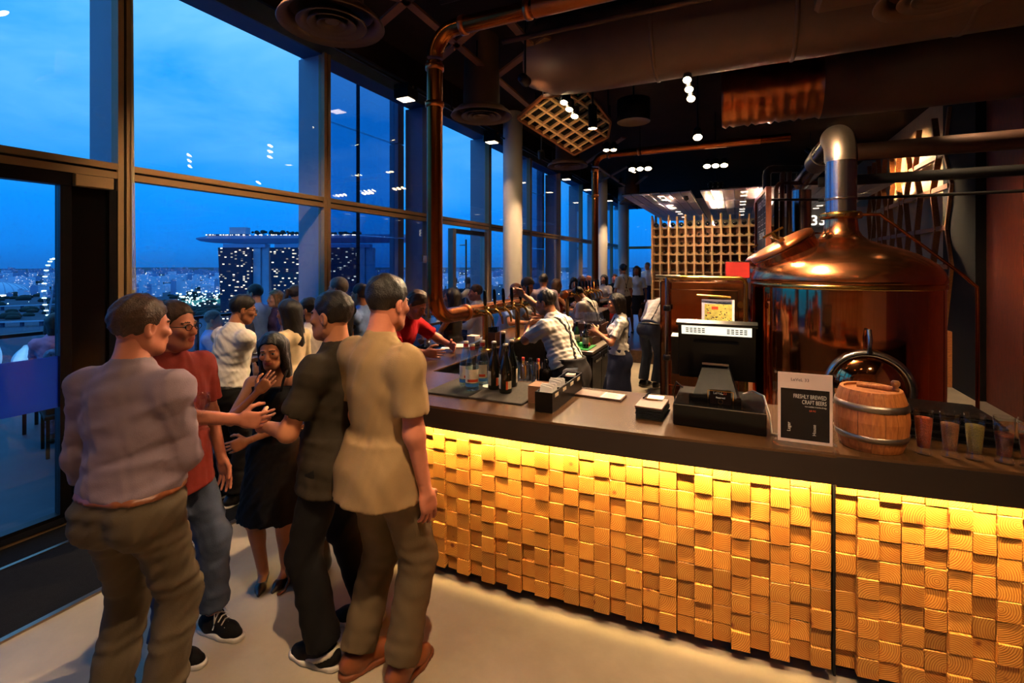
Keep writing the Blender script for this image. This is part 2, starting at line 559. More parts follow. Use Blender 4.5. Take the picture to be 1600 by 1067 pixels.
def copy_tree(o, parent=None):
    c = o.copy()
    COL.objects.link(c)
    if parent is not None:
        c.parent = parent
    for ch in list(o.children):
        copy_tree(ch, c)
    return c


def dup(o, loc, rz=None, label=None, group=None):
    c = copy_tree(o)
    c.location = loc
    if rz is not None: c.rotation_euler = (0, 0, rz)
    if label: c['label'] = label
    if group: c['group'] = group
    return c


def struct(name, mb, mats, parent=None, loc=None, rz=RZ):
    o = mb.build(name, mats, parent, W0 if loc is None and parent is None else (loc or (0, 0, 0)), rz if parent is None else 0.0)
    if parent is None:
        o['kind'] = 'structure'
    return o


def text_obj(name, body, size, m, parent, loc, rot, align='LEFT', depth=0.0006, sx=1.0):
    cu = bpy.data.curves.new(name, 'FONT')
    cu.body = body
    cu.size = size
    cu.align_x = align
    cu.extrude = depth
    cu.space_character = 1.0
    o = bpy.data.objects.new(name, cu)
    COL.objects.link(o)
    bpy.context.view_layer.update()
    me = bpy.data.meshes.new_from_object(o.evaluated_get(bpy.context.evaluated_depsgraph_get()))
    bpy.data.objects.remove(o)
    me.materials.clear()
    me.materials.append(M[m])
    o = bpy.data.objects.new(name, me)
    COL.objects.link(o)
    o.location = loc
    o.rotation_euler = rot
    o.scale = (sx, 1, 1)
    o.parent = parent
    return o


def arc(c, r, a0, a1, u, v, n=8):
    c, u, v = Vector(c), Vector(u), Vector(v)
    return [c + r * (math.cos(a0 + (a1 - a0) * i / n) * u + math.sin(a0 + (a1 - a0) * i / n) * v) for i in range(n + 1)]


def spot(parent, loc, aim, energy, size=60, blend=0.6, col=(1.0, 0.68, 0.38), radius=0.04):
    l = bpy.data.lights.new('lamp_light', 'SPOT')
    l.energy = energy
    l.color = col
    l.spot_size = math.radians(size)
    l.spot_blend = blend
    l.shadow_soft_size = radius
    o = bpy.data.objects.new('lamp_light', l)
    COL.objects.link(o)
    o.location = loc
    d = Vector(aim) - Vector(loc)
    o.rotation_euler = d.to_track_quat('-Z', 'Y').to_euler()
    return o

# ------------------------------------------------------------------ structure
S_R = 8.0          # right wall
T_F, T_B = -4.2, 23.3

struct('floor', MB().box(0, S_R + .2, T_F, T_B + .2, -0.2, 0), 'concrete_floor')
struct('trim_1', MB().box(0.06, 1.15, T_F, 3.6, 0.0, 0.012), 'black_mat')
struct('trim_2', MB().box(1.15, 1.185, T_F, 3.6, 0.0, 0.014).box(0.34, 0.37, T_F, 3.4, 0.012, 0.018), 'steel_satin')
struct('ceiling', MB().box(0.45, S_R + .2, T_F, T_B + .2, 4.95, 5.3).box(-0.4, 0.46, T_F, T_B + .2, 5.25, 5.45)
       .box(0.43, 0.47, T_F, T_B, 4.58, 5.3), 'ceiling_black')
struct('wall_front', MB().box(0, S_R + .2, T_F - .2, T_F, 0, 5.3), 'wall_beige')
struct('wall_back', MB().box(2.6, S_R + .2, T_B, T_B + .2, 0, 5.3), 'wall_beige')
WR = struct('wall_right', MB().box(S_R, S_R + .2, T_F, T_B, 0, 5.3), 'wall_beige')
struct('trim_3', MB().box(7.86, S_R, 9.24, 10.46, 0, 4.95), 'soft_black')
for i in range(7):
    a = 9.22 - (i + 1) * 1.0
    MB().cbox(S_R - 0.03, S_R + .001, a + .006, a + .994, 0.0, 4.4, .004).build('panel', 'brown_wall_wood', WR)
struct('trim_4', MB().box(6.6, S_R, 16.3, 16.45, 0, 3.58), 'white_paint')
# raised dining floor at the far end
struct('trim_5', MB().box(0.06, 1.86, 9.9, T_B, 0, 0.25).box(1.86, 3.3, 9.9, T_B, 0, 0.25), 'ledge_wood')
struct('trim_6', MB().box(-4.4, -0.06, T_F, 12, -0.22, -0.02), 'terrace')

TK = [2.2 * k + 0.1 for k in range(-2, 11)]


def glazing_bay(num, t0, t1, clad=False, door=None, first=False):
    w = bpy.data.objects.new('window_%d' % num, None)
    COL.objects.link(w)
    w['kind'] = 'structure'
    w.location = P(0, t0)
    w.rotation_euler = (0, 0, RZ)
    L = t1 - t0
    m = MB()
    for a, b in ((-.052, -.01), (.010, .052)):
        m.box(-.03, .07, a, b, 0, 4.62)
    m.box(-.03, .045, -.01, .01, 0, 4.62, 1)
    m.build('mullion', ['brown_frame', 'dark_metal'], w)
    m = MB().box(-.03, .065, .052, L - .052, 2.775, 2.825).box(-.03, .065, .052, L - .052, 2.70, 2.755)
    m.box(-.03, .045, .052, L - .052, 2.755, 2.775, 1)
    m.build('transom', ['brown_frame', 'dark_metal'], w)
    MB().box(-.03, .05, .052, L - .052, 0, .075).build('sill', 'brown_frame', w)
    MB().box(-.38, -.03, -.045, .045, -.2, 4.6).build('fin', 'grey_fin', w)
    MB().box(-.30, .03, -.05, L - .05, 4.6, 5.03).build('header', 'header_blue', w)
    MB().box(.0, .012, .0, L, 5.03, 5.26).build('pane', 'window_glass', w)
    MB().box(.0, .012, .052, L - .052, 2.825, 4.6).build('pane', 'window_glass', w)
    if door is None:
        MB().box(.0, .012, .052, L - .052, .075, 2.70).build('pane', 'window_glass', w)
    if clad:
        for (a, b) in ((.1, L * .52), (L * .52, L * .9)):
            for (z0, z1) in ((-.2, 2.43), (2.43, 4.0), (4.0, 5.2)):
                MB().cbox(-.52, -.46, a + .006, b - .006, z0 + .008, z1 - .008, .003).build('tinted_panel', 'tinted_glass', w)
        MB().box(-.52, -.46, L * .52 - .006, L * .52 + .006, -.2, 5.2).build('panel_joint', 'dark_metal', w)
        for (z0, z1) in ((-.2, 2.43), (2.43, 4.0), (4.0, 5.2)):
            MB().cbox(-.58, -.40, L * .9 + .006, L - .06, z0 + .008, z1 - .008, .003).build('corner_panel', 'grey_fin', w)
    return w


WIN = {}
for i in range(len(TK) - 2 + 1):
    k = i - 2
    if i + 1 < len(TK):
        WIN[k] = glazing_bay(i + 1, TK[i], TK[i + 1], clad=k in (2, 5), door=k if k in (0, 3) else None)
glazing_bay(len(TK), TK[-1], TK[-1] + 1.1)
# window at the far end, square to the long glass wall
fw = bpy.data.objects.new('window_20', None); COL.objects.link(fw); fw['kind'] = 'structure'
fw.location = P(0, T_B); fw.rotation_euler = (0, 0, RZ)
for x in (0.0, 1.3, 2.58):
    MB().box(x - .05, x + .05, -.05, .05, 0, 4.62).build('mullion', 'brown_frame', fw)
for x in (0.05, 1.35):
    MB().box(x, x + 1.2, -.05, .05, 2.70, 2.82).build('transom', 'brown_frame', fw)
    MB().box(x, x + 1.2, -.006, .006, 0.0, 2.70).build('pane', 'window_glass', fw)
    MB().box(x, x + 1.2, -.006, .006, 2.82, 4.6).build('pane', 'window_glass', fw)
MB().box(0, 2.6, -.1, .1, 4.6, 5.3).build('header', 'header_blue', fw)

# glazed door in the first bay, with a privacy band and a dark jamb panel
d1 = bpy.data.objects.new('door_1', None); COL.objects.link(d1); d1['kind'] = 'structure'
d1.location = P(0, 0); d1.rotation_euler = (0, 0, RZ)
MB().box(-.04, .055, .16, 2.24, 2.60, 2.70).build('top_rail', 'dark_metal', d1)
MB().box(-.035, .05, .16, 1.9, .02, .10).build('bottom_rail', 'dark_metal', d1)
MB().box(.05, .056, .16, 1.9, .03, .075).build('kick_strip', 'steel', d1)
MB().box(-.02, .04, .16, .24, .1, 2.6).build('stile', 'dark_metal', d1)
MB().box(-.03, .05, 1.88, 1.95, .02, 2.6).box(-.05, .06, 2.19, 2.25, 0, 2.6).build('stile', 'dark_metal', d1)
MB().box(-.02, .03, 1.95, 2.19, .02, 2.6).build('jamb_panel', 'black_gloss', d1)
MB().box(.0, .012, .24, 1.88, .10, 2.6).build('pane', 'window_glass', d1)
MB().box(.013, .016, .24, 1.88, .91, 1.30).build('privacy_band', 'frosted_band', d1)
MB().cbox(.055, .11, 1.95, 2.2, 2.60, 2.69, .004).build('door_closer', 'brown_frame', d1)

# glazed door in the fourth bay
d2 = bpy.data.objects.new('door_2', None); COL.objects.link(d2); d2['kind'] = 'structure'
d2.location = P(0, TK[5]); d2.rotation_euler = (0, 0, RZ)
MB().box(.0, .012, .05, .75, .075, 2.70).build('pane', 'window_glass', d2)
for a in (.75, 1.95):
    MB().box(-.04, .07, a, a + .10, 0, 2.64).build('stile', 'steel_satin', d2)
MB().box(-.04, .06, .85, 1.95, 2.56, 2.64).build('top_rail', 'dark_metal', d2)
MB().box(-.03, .05, .85, 1.95, .02, .14).build('bottom_rail', 'steel_satin', d2)
MB().box(.0, .012, .85, 1.95, .14, 2.56).build('pane', 'window_glass', d2)
h = MB().cyl((.13, 1.1, .9), (.13, 1.1, 2.45), .018)
for z in (1.0, 2.35):
    h.cyl((.0, 1.1, z), (.13, 1.1, z), .012, n=8)
h.build('door_handle', 'steel', d2)

# exterior balustrade of the terrace
bal = thing('balustrade', 'clear glass terrace balustrade under a dark rail outside the windows', 'balustrade', P(-4.2, 0), RZ)
MB().cbox(-.04, .04, -3.9, 11.8, 1.0, 1.05, .006).build('hand_rail', 'dark_metal', bal)
for i in range(10):
    t0 = -3.8 + i * 1.56
    MB().box(-.008, .008, t0 + .02, t0 + 1.54, .04, 1.0).build('pane', 'window_glass', bal)
    MB().box(-.03, .03, t0 - .02, t0 + .02, -.02, 1.0).build('post', 'dark_metal', bal)

# white round columns by the glass
for i, (s, t) in enumerate(((.72, 8.6), (.72, 15.5), (.72, 18.8))):
    c = MB().cyl((0, 0, 0), (0, 0, 4.95), .19, n=40)
    c.lathe([(.2, 0), (.2, .12), (.19, .12)], 40)
    o = c.build('column', 'white_column', None, P(s, t), RZ)
    tag(o, ('round white column beside the first beer tower, lit from above',
            'slim white column just beyond the second copper pipe',
            'slimmest white column at the far end of the glass wall')[i], 'column', 'white columns along the glass wall')

# ------------------------------------------------------------------ slatted white ceiling panels at the far end
for i, (s0, s1) in enumerate(((2.2, 3.75), (3.95, 5.6), (5.85, 7.6))):
    for j in range(4):
        t0 = 11.65 + j * 1.9
        m = MB()
        n = 7
        for k in range(n):
            a = s0 + (s1 - s0) * k / n
            b = s0 + (s1 - s0) * (k + 1) / n
            m.box(a + .012, b - .012, 0, 1.84, 0, .03)
        m.box(s0, s1, 0, 1.84, .03, .06, 1)
        o = thing('ceiling_panel', 'slatted off-white ceiling panel hung above the wine rack', 'ceiling panel', P(0, t0, 3.62), RZ,
                  'slatted ceiling panels')
        sl = m.build('slat_board', ['panel_white', 'dark_metal'], o)
        for q in range(2 if j < 3 else 1):
            x = s0 + (s1 - s0) * .55
            MB().box(x - .07, x + .07, .35 + q * .7, .46 + q * .7, -.006, .002).build('downlight', 'downlight_glow', o)

# ------------------------------------------------------------------ ducts, pipes, diffusers, bracing
duct = thing('air_duct', 'long brown-black round duct across the ceiling above the taps', 'duct', P(0, 5.5, 4.46), RZ)
m = MB().tube([(2.5, 0, .1), (2.75, 0, .02), (3.0, 0, 0), (S_R - .02, 0, 0)], [.40, .43, .43, .43], 40)
m.build('barrel_shell', 'duct_black', duct)
for s in (3.9, 5.2, 6.5, 7.6):
    MB().lathe([(.43, -.02), (.442, -.012), (.442, .012), (.43, .02)], 40, (s, 0, 0), axis=(1, 0, 0)).build('seam_ring', 'duct_black', duct)
duct2 = thing('air_duct', 'wide black duct with a crumpled wrapping beside the brew kettle flue', 'duct', P(0, 7.9, 4.5), RZ)
m = MB()
path, rad = [], []
for i in range(26):
    path.append((4.5 + i * .05, 0, .0)); rad.append(.44 + .02 * (i % 2) + .012 * math.sin(i * 2.1))
m.tube(path, rad, 30)
m.build('flexible_sleeve', 'copper_satin', duct2)
MB().tube([(5.75, 0, 0), (S_R - .02, 0, 0)], .47, 36).build('barrel_shell', 'duct_black', duct2)
duct3 = thing('air_duct', 'square black duct in the dark upper corner over the counter', 'duct', P(0, 0, 0), RZ)
MB().cbox(5.3, S_R - .01, 3.6, 4.9, 4.15, 4.7, .03).build('duct_box', 'duct_black', duct3)


def diffuser(s, t, z, label, r=.40, top=4.95):
    o = thing('ceiling_diffuser', label, 'air diffuser', P(s, t, z), RZ, 'round ceiling diffusers')
    m = MB()
    m.lathe([(r * .93, .05), (r, 0.0), (r * .985, -.008), (r * .8, .045), (r * .78, .10)], 44)
    m.build('outer_ring', 'duct_black', o)
    for f in (.66, .46, .28):
        MB().lathe([(r * f, -.002), (r * f * .985, -.01), (r * f * .66, .04), (r * f * .62, .08), (r * f * .66, .085), (r * f, .006)], 36).build('cone', 'duct_black', o)
    MB().cyl((0, 0, .02), (0, 0, .05), r * .13, n=20).build('hub', 'duct_black', o)
    MB().lathe([(r * .9, .045), (r * .78, .1), (r * .6, .12), (r * .55, top - z)], 30).build('neck', 'duct_black', o)
    return o


diffuser(1.82, 2.84, 3.87, 'large round dark air diffuser nearest the tall windows')
diffuser(1.68, 5.55, 3.92, 'round dark diffuser just past the first copper pipe')
diffuser(1.68, 9.1, 3.92, 'round dark diffuser just before the second copper pipe')
diffuser(1.68, 15.6, 3.92, 'small distant diffuser beside the slatted ceiling panels')
diffuser(6.05, 4.45, 3.93, 'round black diffuser in the dark ceiling over the kettle side', .42, 4.16)

def runpipe(name, label, pts, r, m, n=12, rings=()):
    o = thing(name, label, 'pipe', P(0, 0, 0), RZ)
    mb = MB().tube(pts, r, n)
    mb.build('pipe_run', m, o)
    for p, ax in rings:
        MB().lathe([(r, -.02), (r + .012, -.014), (r + .012, .014), (r, .02)], n, p, axis=ax).build('clamp', 'steel_satin', o)
    return o

runpipe('sprinkler_pipe', 'thin brown sprinkler pipe under the ceiling before the big duct', [(2.4, 4.7, 4.4), (5.25, 4.7, 4.4)], .03, 'rust_pipe')
runpipe('sprinkler_pipe', 'second thin brown pipe tucked against the ceiling slab', [(2.0, 4.1, 4.62), (5.25, 4.1, 4.62)], .022, 'rust_pipe')
runpipe('vent_pipe', 'thick rusty pipe running from the kettle flue to the wood wall', [(5.75, 6.6, 3.26), (S_R - .04, 6.6, 3.26)], .10, 'rust_pipe', 20)
runpipe('service_beam', 'black square beam under the thick rusty pipe', [(5.6, 6.9, 2.99), (S_R - .04, 6.9, 2.99)], .075, 'soft_black', 4)
runpipe('service_rod', 'thin black rod crossing before the wooden lattice', [(5.6, 6.9, 2.77), (S_R - .01, 6.9, 2.77)], .018, 'soft_black', 8)
br = thing('ceiling_bracing', 'brown crossed flat bars braced under the ceiling near the windows', 'bracing')


def zp(px, py, z):
    return at(px, py, (z - 2) * 755 / (412 - py))


for a, b in (((633, 0), (850, 186)), ((585, 45), (645, -8)), ((686, 92), (745, 42)), ((733, 152), (856, 58)), ((786, 22), (835, 78)),
             ((925, 255), (985, 296)), ((985, 296), (1010, 275)), ((905, 262), (975, 215)), ((935, 285), (990, 255)), ((860, 262), (935, 205)),
             ((560, -20), (633, 0))):
    pa, pb = zp(a[0], a[1], 4.5), zp(b[0], b[1], 4.5)
    MB().bar(pa, pb, .09, .03).build('brace_bar', 'bracing_brown', br)
for px, py in ((640, 0), (745, 95), (838, 72), (985, 296), (950, 270)):
    p = zp(px, py, 4.5)
    MB().cyl(p, p + Vector((0, 0, .25)), .012, n=6).build('hanger', 'dark_metal', br)

# ------------------------------------------------------------------ copper beer towers: ceiling pipe, drop, bend, tap rail
R_ = .066


def tower(tv, sgn, t_end, taps, label, s0=2.17, z0=.37, zt=3.0):
    o = thing('beer_tower', label, 'beer tower', P(s0, tv, 1.13), RZ)
    path = arc((0, sgn * .22, z0 + .22), .22, PI, 1.5 * PI, (0, sgn, 0), (0, 0, 1), 9)
    L = t_end - tv
    MB().tube([(0, 0, zt - .25)] + [(0, 0, zt * .5 + .3)] + path + [(0, L, z0)], R_, 24).build('down_pipe', 'copper_pipe', o)
    top = arc((.22, 0, zt - .22), .22, PI, .5 * PI, (1, 0, 0), (0, 0, 1), 9)
    MB().tube(top + [(2.8 if sgn > 0 else 3.35, 0, zt)], R_, 24).build('ceiling_pipe', 'copper_pipe', o)
    MB().tube([(.9, 0, zt), (2.9, 0, zt)], R_ + .006, 24).build('polished_sleeve', 'copper_satin', o)
    for p, ax in (((0, 0, zt - .3), (0, 0, 1)), ((0, 0, 2.2), (0, 0, 1)), ((.28, 0, zt), (1, 0, 0)), ((.85, 0, zt), (1, 0, 0)), ((0, sgn * .5, z0), (0, 1, 0))):
        MB().lathe([(R_, -.025), (R_ + .012, -.02), (R_ + .012, .02), (R_, .025)], 24, p, axis=ax).build('clamp_ring', 'copper_satin', o)
    MB().lathe([(0, .03), (R_ * 1.06, .03), (R_ * 1.06, 0), (R_, -.02)], 24, (0, L, z0), axis=(0, sgn, 0)).build('end_cap', 'copper_satin', o)
    MB().cyl((0, sgn * .9, 0), (0, sgn * .9, z0 - R_ + .01), .03).lathe([(.07, 0), (.07, .012), (.03, .02)], 20, (0, sgn * .9, 0)).build('support_leg', 'brass', o)
    if abs(L) > 1.5:
        MB().cyl((0, L - sgn * .15, 0), (0, L - sgn * .15, z0 - R_ + .01), .03).lathe([(.07, 0), (.07, .012), (.03, .02)], 20, (0, L - sgn * .15, 0)).build('support_leg', 'brass', o)
    first = None
    for i, tt in enumerate(taps):
        y = tt - tv
        m = MB().cyl((R_ - .01, 0, 0), (.15, 0, 0), .014).lathe([(.026, -.012), (.026, .012), (.014, .016)], 14, (R_ + .006, 0, 0), axis=(1, 0, 0))
        m.ball((.15, 0, .0), .026, 12).cyl((.15, 0, 0), (.15, 0, .06), .013, .016)
        m.tube([(.16, 0, 0), (.20, 0, -.02), (.225, 0, -.06), (.235, 0, -.13)], [.015, .014, .012, .011], 10)
        m.cyl((.15, -.03, 0), (.15, .03, 0), .009, n=8)
        tap = m.build('tap', 'brass', o, (0, y, z0))
        hd = MB().tube([(.15, 0, .06), (.148, 0, .08), (.145, 0, .12), (.14, 0, .19), (.138, 0, .205)], [.010, .017, .019, .016, .008], 12)
        hd.build('tap_handle', 'black_gloss', tap)
    return o


tower(3.40, 1, 5.24, [4.02, 4.22, 4.42, 4.62, 4.84, 5.06], 'copper pipe dropping from the ceiling into the first row of beer taps', 2.40, .415, 2.81)
tower(9.33, -1, 7.45, [7.62 + .2 * i for i in range(8)], 'second copper pipe ending in a capped tap rail farther down the bar')

# ------------------------------------------------------------------ bar
ZC = 1.13


def t_front(s):
    return 2.48 + .0267 * max(0.0, s - 2.9) ** 2


def loop_front(s0, s1, off, n=24):
    return [(s0 + (s1 - s0) * i / n, t_front(s0 + (s1 - s0) * i / n) + off) for i in range(n + 1)]


S_SEAM = 5.105
ct = thing('bar_countertop', 'long brown bar countertop carrying the bottles, register and menus', 'countertop', P(0, 0, ZC), RZ)
cor = [(1.9 + .35 - .35 * math.cos(a), 2.48 + .35 - .35 * math.sin(a)) for a in [PI / 2 * i / 8 for i in range(9)]]
outer = [(1.9, 9.5)] + cor + [(s, t_front(s)) for s in [2.4 + (S_SEAM - 2.4) * i / 20 for i in range(21)]]
inner = [(S_SEAM - .002, t_front(S_SEAM) + .80)] + [(2.46 + (S_SEAM - 2.46) * (1 - i / 10), t_front(2.46 + (S_SEAM - 2.46) * (1 - i / 10)) + .80) for i in range(1, 11)] + [(2.46, 9.5)]
MB().prism(outer + inner, -.012, 0).build('worktop', 'counter_top', ct)
# fascia follows the front edge
def offs(pl, d):
    out = []
    for i, p in enumerate(pl):
        a = Vector(pl[max(i - 1, 0)]); b = Vector(pl[min(i + 1, len(pl) - 1)])
        q = (b - a).normalized()
        out.append((p[0] - q.y * d, p[1] + q.x * d))
    return out
def ribbon(pl, th, z0, z1, name, m, par):
    inn = offs(pl, th)
    return MB().prism(pl + inn[::-1], z0, z1).build(name, m, par)
edge = outer
ribbon(offs(edge, .001), .03, -.135, -.013, 'fascia', 'counter_edge', ct)
ct2 = thing('bar_countertop', 'brown bar countertop section under the barrel and grain glasses', 'countertop', P(0, 0, ZC + .006), RZ)
o2 = [(s, t_front(s)) for s in [S_SEAM + (S_R - .05 - S_SEAM) * i / 14 for i in range(15)]]
MB().prism(o2 + [(s, t + .80) for s, t in o2[::-1]], -.012, 0).build('worktop', 'counter_top', ct2)
ribbon(offs(o2, .001), .03, -.150, -.013, 'fascia', 'counter_edge', ct2)

# bar body with block front: blocks sit behind the overhang
OV = .118
bodyL = thing('block_bar', 'bar front clad in uneven end-grain pine blocks glowing yellow', 'bar', P(0, 0, 0), RZ)
bodyR = thing('block_bar', 'end-grain block bar front beyond the black seam under the grain glasses', 'bar', P(0, 0, 0), RZ)
corin = offs(outer, OV + .05)
ci = [p for p in corin]
MB().prism(ci + [(S_SEAM - .004, t_front(S_SEAM) + .72)] + [(2.42, t_front(2.46) + .72), (2.42, 9.5)], .06, ZC - .02).build('carcass', 'soft_black', bodyL)
o2i = [(s, t + OV + .05) for s, t in o2]
MB().prism([(S_SEAM + .012, o2i[0][1])] + o2i[1:] + [(s, t + .72) for s, t in o2[::-1]], .06, ZC - .02).build('carcass', 'soft_black', bodyR)
ribbon(offs(outer, OV + .12), .03, 0, .075, 'kick_board', 'kick_board', bodyL)
ribbon([(s, t + OV + .12) for s, t in o2], .03, 0, .075, 'kick_board', 'kick_board', bodyR)

bw, bh = .0865, .0925
NR = 10
zb0 = .075
bmesh_block = MB()
hx, hz = bw / 2 - .0008, bh / 2 - .0008
bmesh_block.cbox(-hx, hx, 0, .13, -hz, hz, .0018)
block_me = bmesh_block.mesh('block', 'pine_end_grain')
ncount = {id(bodyL): 0, id(bodyR): 0}
rb = random.Random(21)
cols = []
s = S_SEAM - .004 - bw / 2
while s > 2.25:
    cols.append((bodyL, s)); s -= bw
s = S_SEAM + .012 + bw / 2
while s < 7.6:
    cols.append((bodyR, s)); s += bw
rest = {id(bodyL): MB(), id(bodyR): MB()}
for ci_, (par, s) in enumerate(cols):
    tf = t_front(s) + OV
    slope = math.atan2(t_front(s + .05) - t_front(s - .05), .1)
    base = rb.uniform(-.003, .003)
    z = zb0 + rb.uniform(-.012, .006)
    for r in range(NR):
        hh = bh * rb.uniform(.985, 1.03)
        dep = base + rb.choice((0, 0, .002, .004, .007)) + (.022 if ci_ % 2 else 0.0) * (1 - r / NR * .8) + (.009 if (r + ci_) % 2 else 0) * (1 - r / NR * .5) + (.010 if rb.random() < .08 else 0)
        zc = z + hh / 2
        z += hh
        if zc + hh / 2 > ZC - .01: continue
        if ncount[id(par)] < 300:
            ncount[id(par)] += 1
            o = bpy.data.objects.new('block', block_me)
            COL.objects.link(o)
            o.parent = par
            o.location = (s, tf - .02 + dep, zc)
            o.rotation_euler = (rb.uniform(-.012, .012), rb.uniform(-.006, .006), slope + rb.uniform(-.01, .01))
        else:
            rest[id(par)].box(s - hx, s + hx, tf - .02 + dep, tf + .1 + dep, zc - hz, zc + hz)
# blocks round the corner and up the window side of the bar
rr = rest[id(bodyL)]
for k in range(70):
    t = 2.95 + k * bw
    if t > 9.4: break
    for r in range(NR):
        d = rb.choice((0, .01, .02, .03))
        z0 = zb0 + r * bh
        rr.box(1.9 + OV - .03 + d, 1.9 + OV + .06, t, t + bw - .002, z0, z0 + bh - .002)
for k in range(7):
    a = PI / 2 * (k + .5) / 7
    cx, cy = 2.25, 2.83
    for r in range(NR):
        R1 = .35 - OV + .015 + rb.choice((0, .01, .02))
        q = Vector((-math.cos(a), -math.sin(a), 0)); u = Vector((-q.y, q.x, 0))
        c = Vector((cx, cy, zb0 + (r + .5) * bh)) + q * (R1 - .05)
        rr.obox(c, u * .037, q * .05, Vector((0, 0, hz)))
for par in (bodyL, bodyR):
    if rest[id(par)].v:
        o = rest[id(par)].build('block_field', 'pine_end_grain', par)
        o['kind'] = 'stuff'
MB().box(S_SEAM + .0, S_SEAM + .010, t_front(S_SEAM) + .09, t_front(S_SEAM) + .14, .06, ZC - .14).build('seam_strip', 'soft_black', bodyR)

# led strips behind the fascia
led = thing('led_strip', 'warm strip light tucked under the bar counter overhang', 'strip light', P(0, 0, ZC), RZ)
for (a, b) in ((2.3, 3.0), (3.0, 3.7), (3.7, 4.4), (4.4, S_SEAM - .02), (S_SEAM + .03, 5.8), (5.8, 6.6), (6.6, 7.6)):
    ta, tb = t_front(a) + .036, t_front(b) + .036
    MB().bar((a, ta + .004, -.022), (b, tb + .004, -.022), .012, .012).build('diode_strip', 'led_glow', led)
    l = bpy.data.lights.new('strip_light', 'AREA')
    l.shape = 'RECTANGLE'; l.size = b - a; l.size_y = .012
    l.energy = 64.0 * (b - a); l.color = (1.0, 0.64, 0.22); l.spread = math.radians(124)
    o = bpy.data.objects.new('strip_light', l); COL.objects.link(o)
    p = P((a + b) / 2, (ta + tb) / 2, ZC - .034)
    o.location = p
    ang = RZ + math.atan2(tb - ta, b - a)
    dirv = Vector((-math.sin(ang) * .86, math.cos(ang) * .86, -.5)).normalized()
    xax = Vector((math.cos(ang), math.sin(ang), 0))
    zax = -dirv
    yax = zax.cross(xax).normalized()
    o.rotation_euler = Matrix((xax, yax, zax)).transposed().to_euler()
# strip lamps on the window side of the bar
for (a, b) in ((3.0, 5.0), (5.0, 7.0), (7.0, 9.3)):
    MB().bar((1.955, a, -.022), (1.94, b, -.022), .012, .012).build('diode_strip', 'led_glow', led)
    l = bpy.data.lights.new('strip_light', 'AREA')
    l.shape = 'RECTANGLE'; l.size = b - a; l.size_y = .012
    l.energy = 16.0 * (b - a); l.color = (1.0, 0.64, 0.17)
    o = bpy.data.objects.new('strip_light', l); COL.objects.link(o)
    o.location = P(1.94, (a + b) / 2, ZC - .034)
    ang = RZ + PI / 2
    xax = Vector((math.cos(ang), math.sin(ang), 0)); zax = (Vector((0, 0, 1)) - N_ * .25).normalized()
    yax = zax.cross(xax).normalized()
    xax = yax.cross(zax)
    o.rotation_euler = Matrix((xax, yax, zax)).transposed().to_euler()

# ------------------------------------------------------------------ figures: one smooth distance field per body or garment, meshed as a single skin
F32 = np.float32


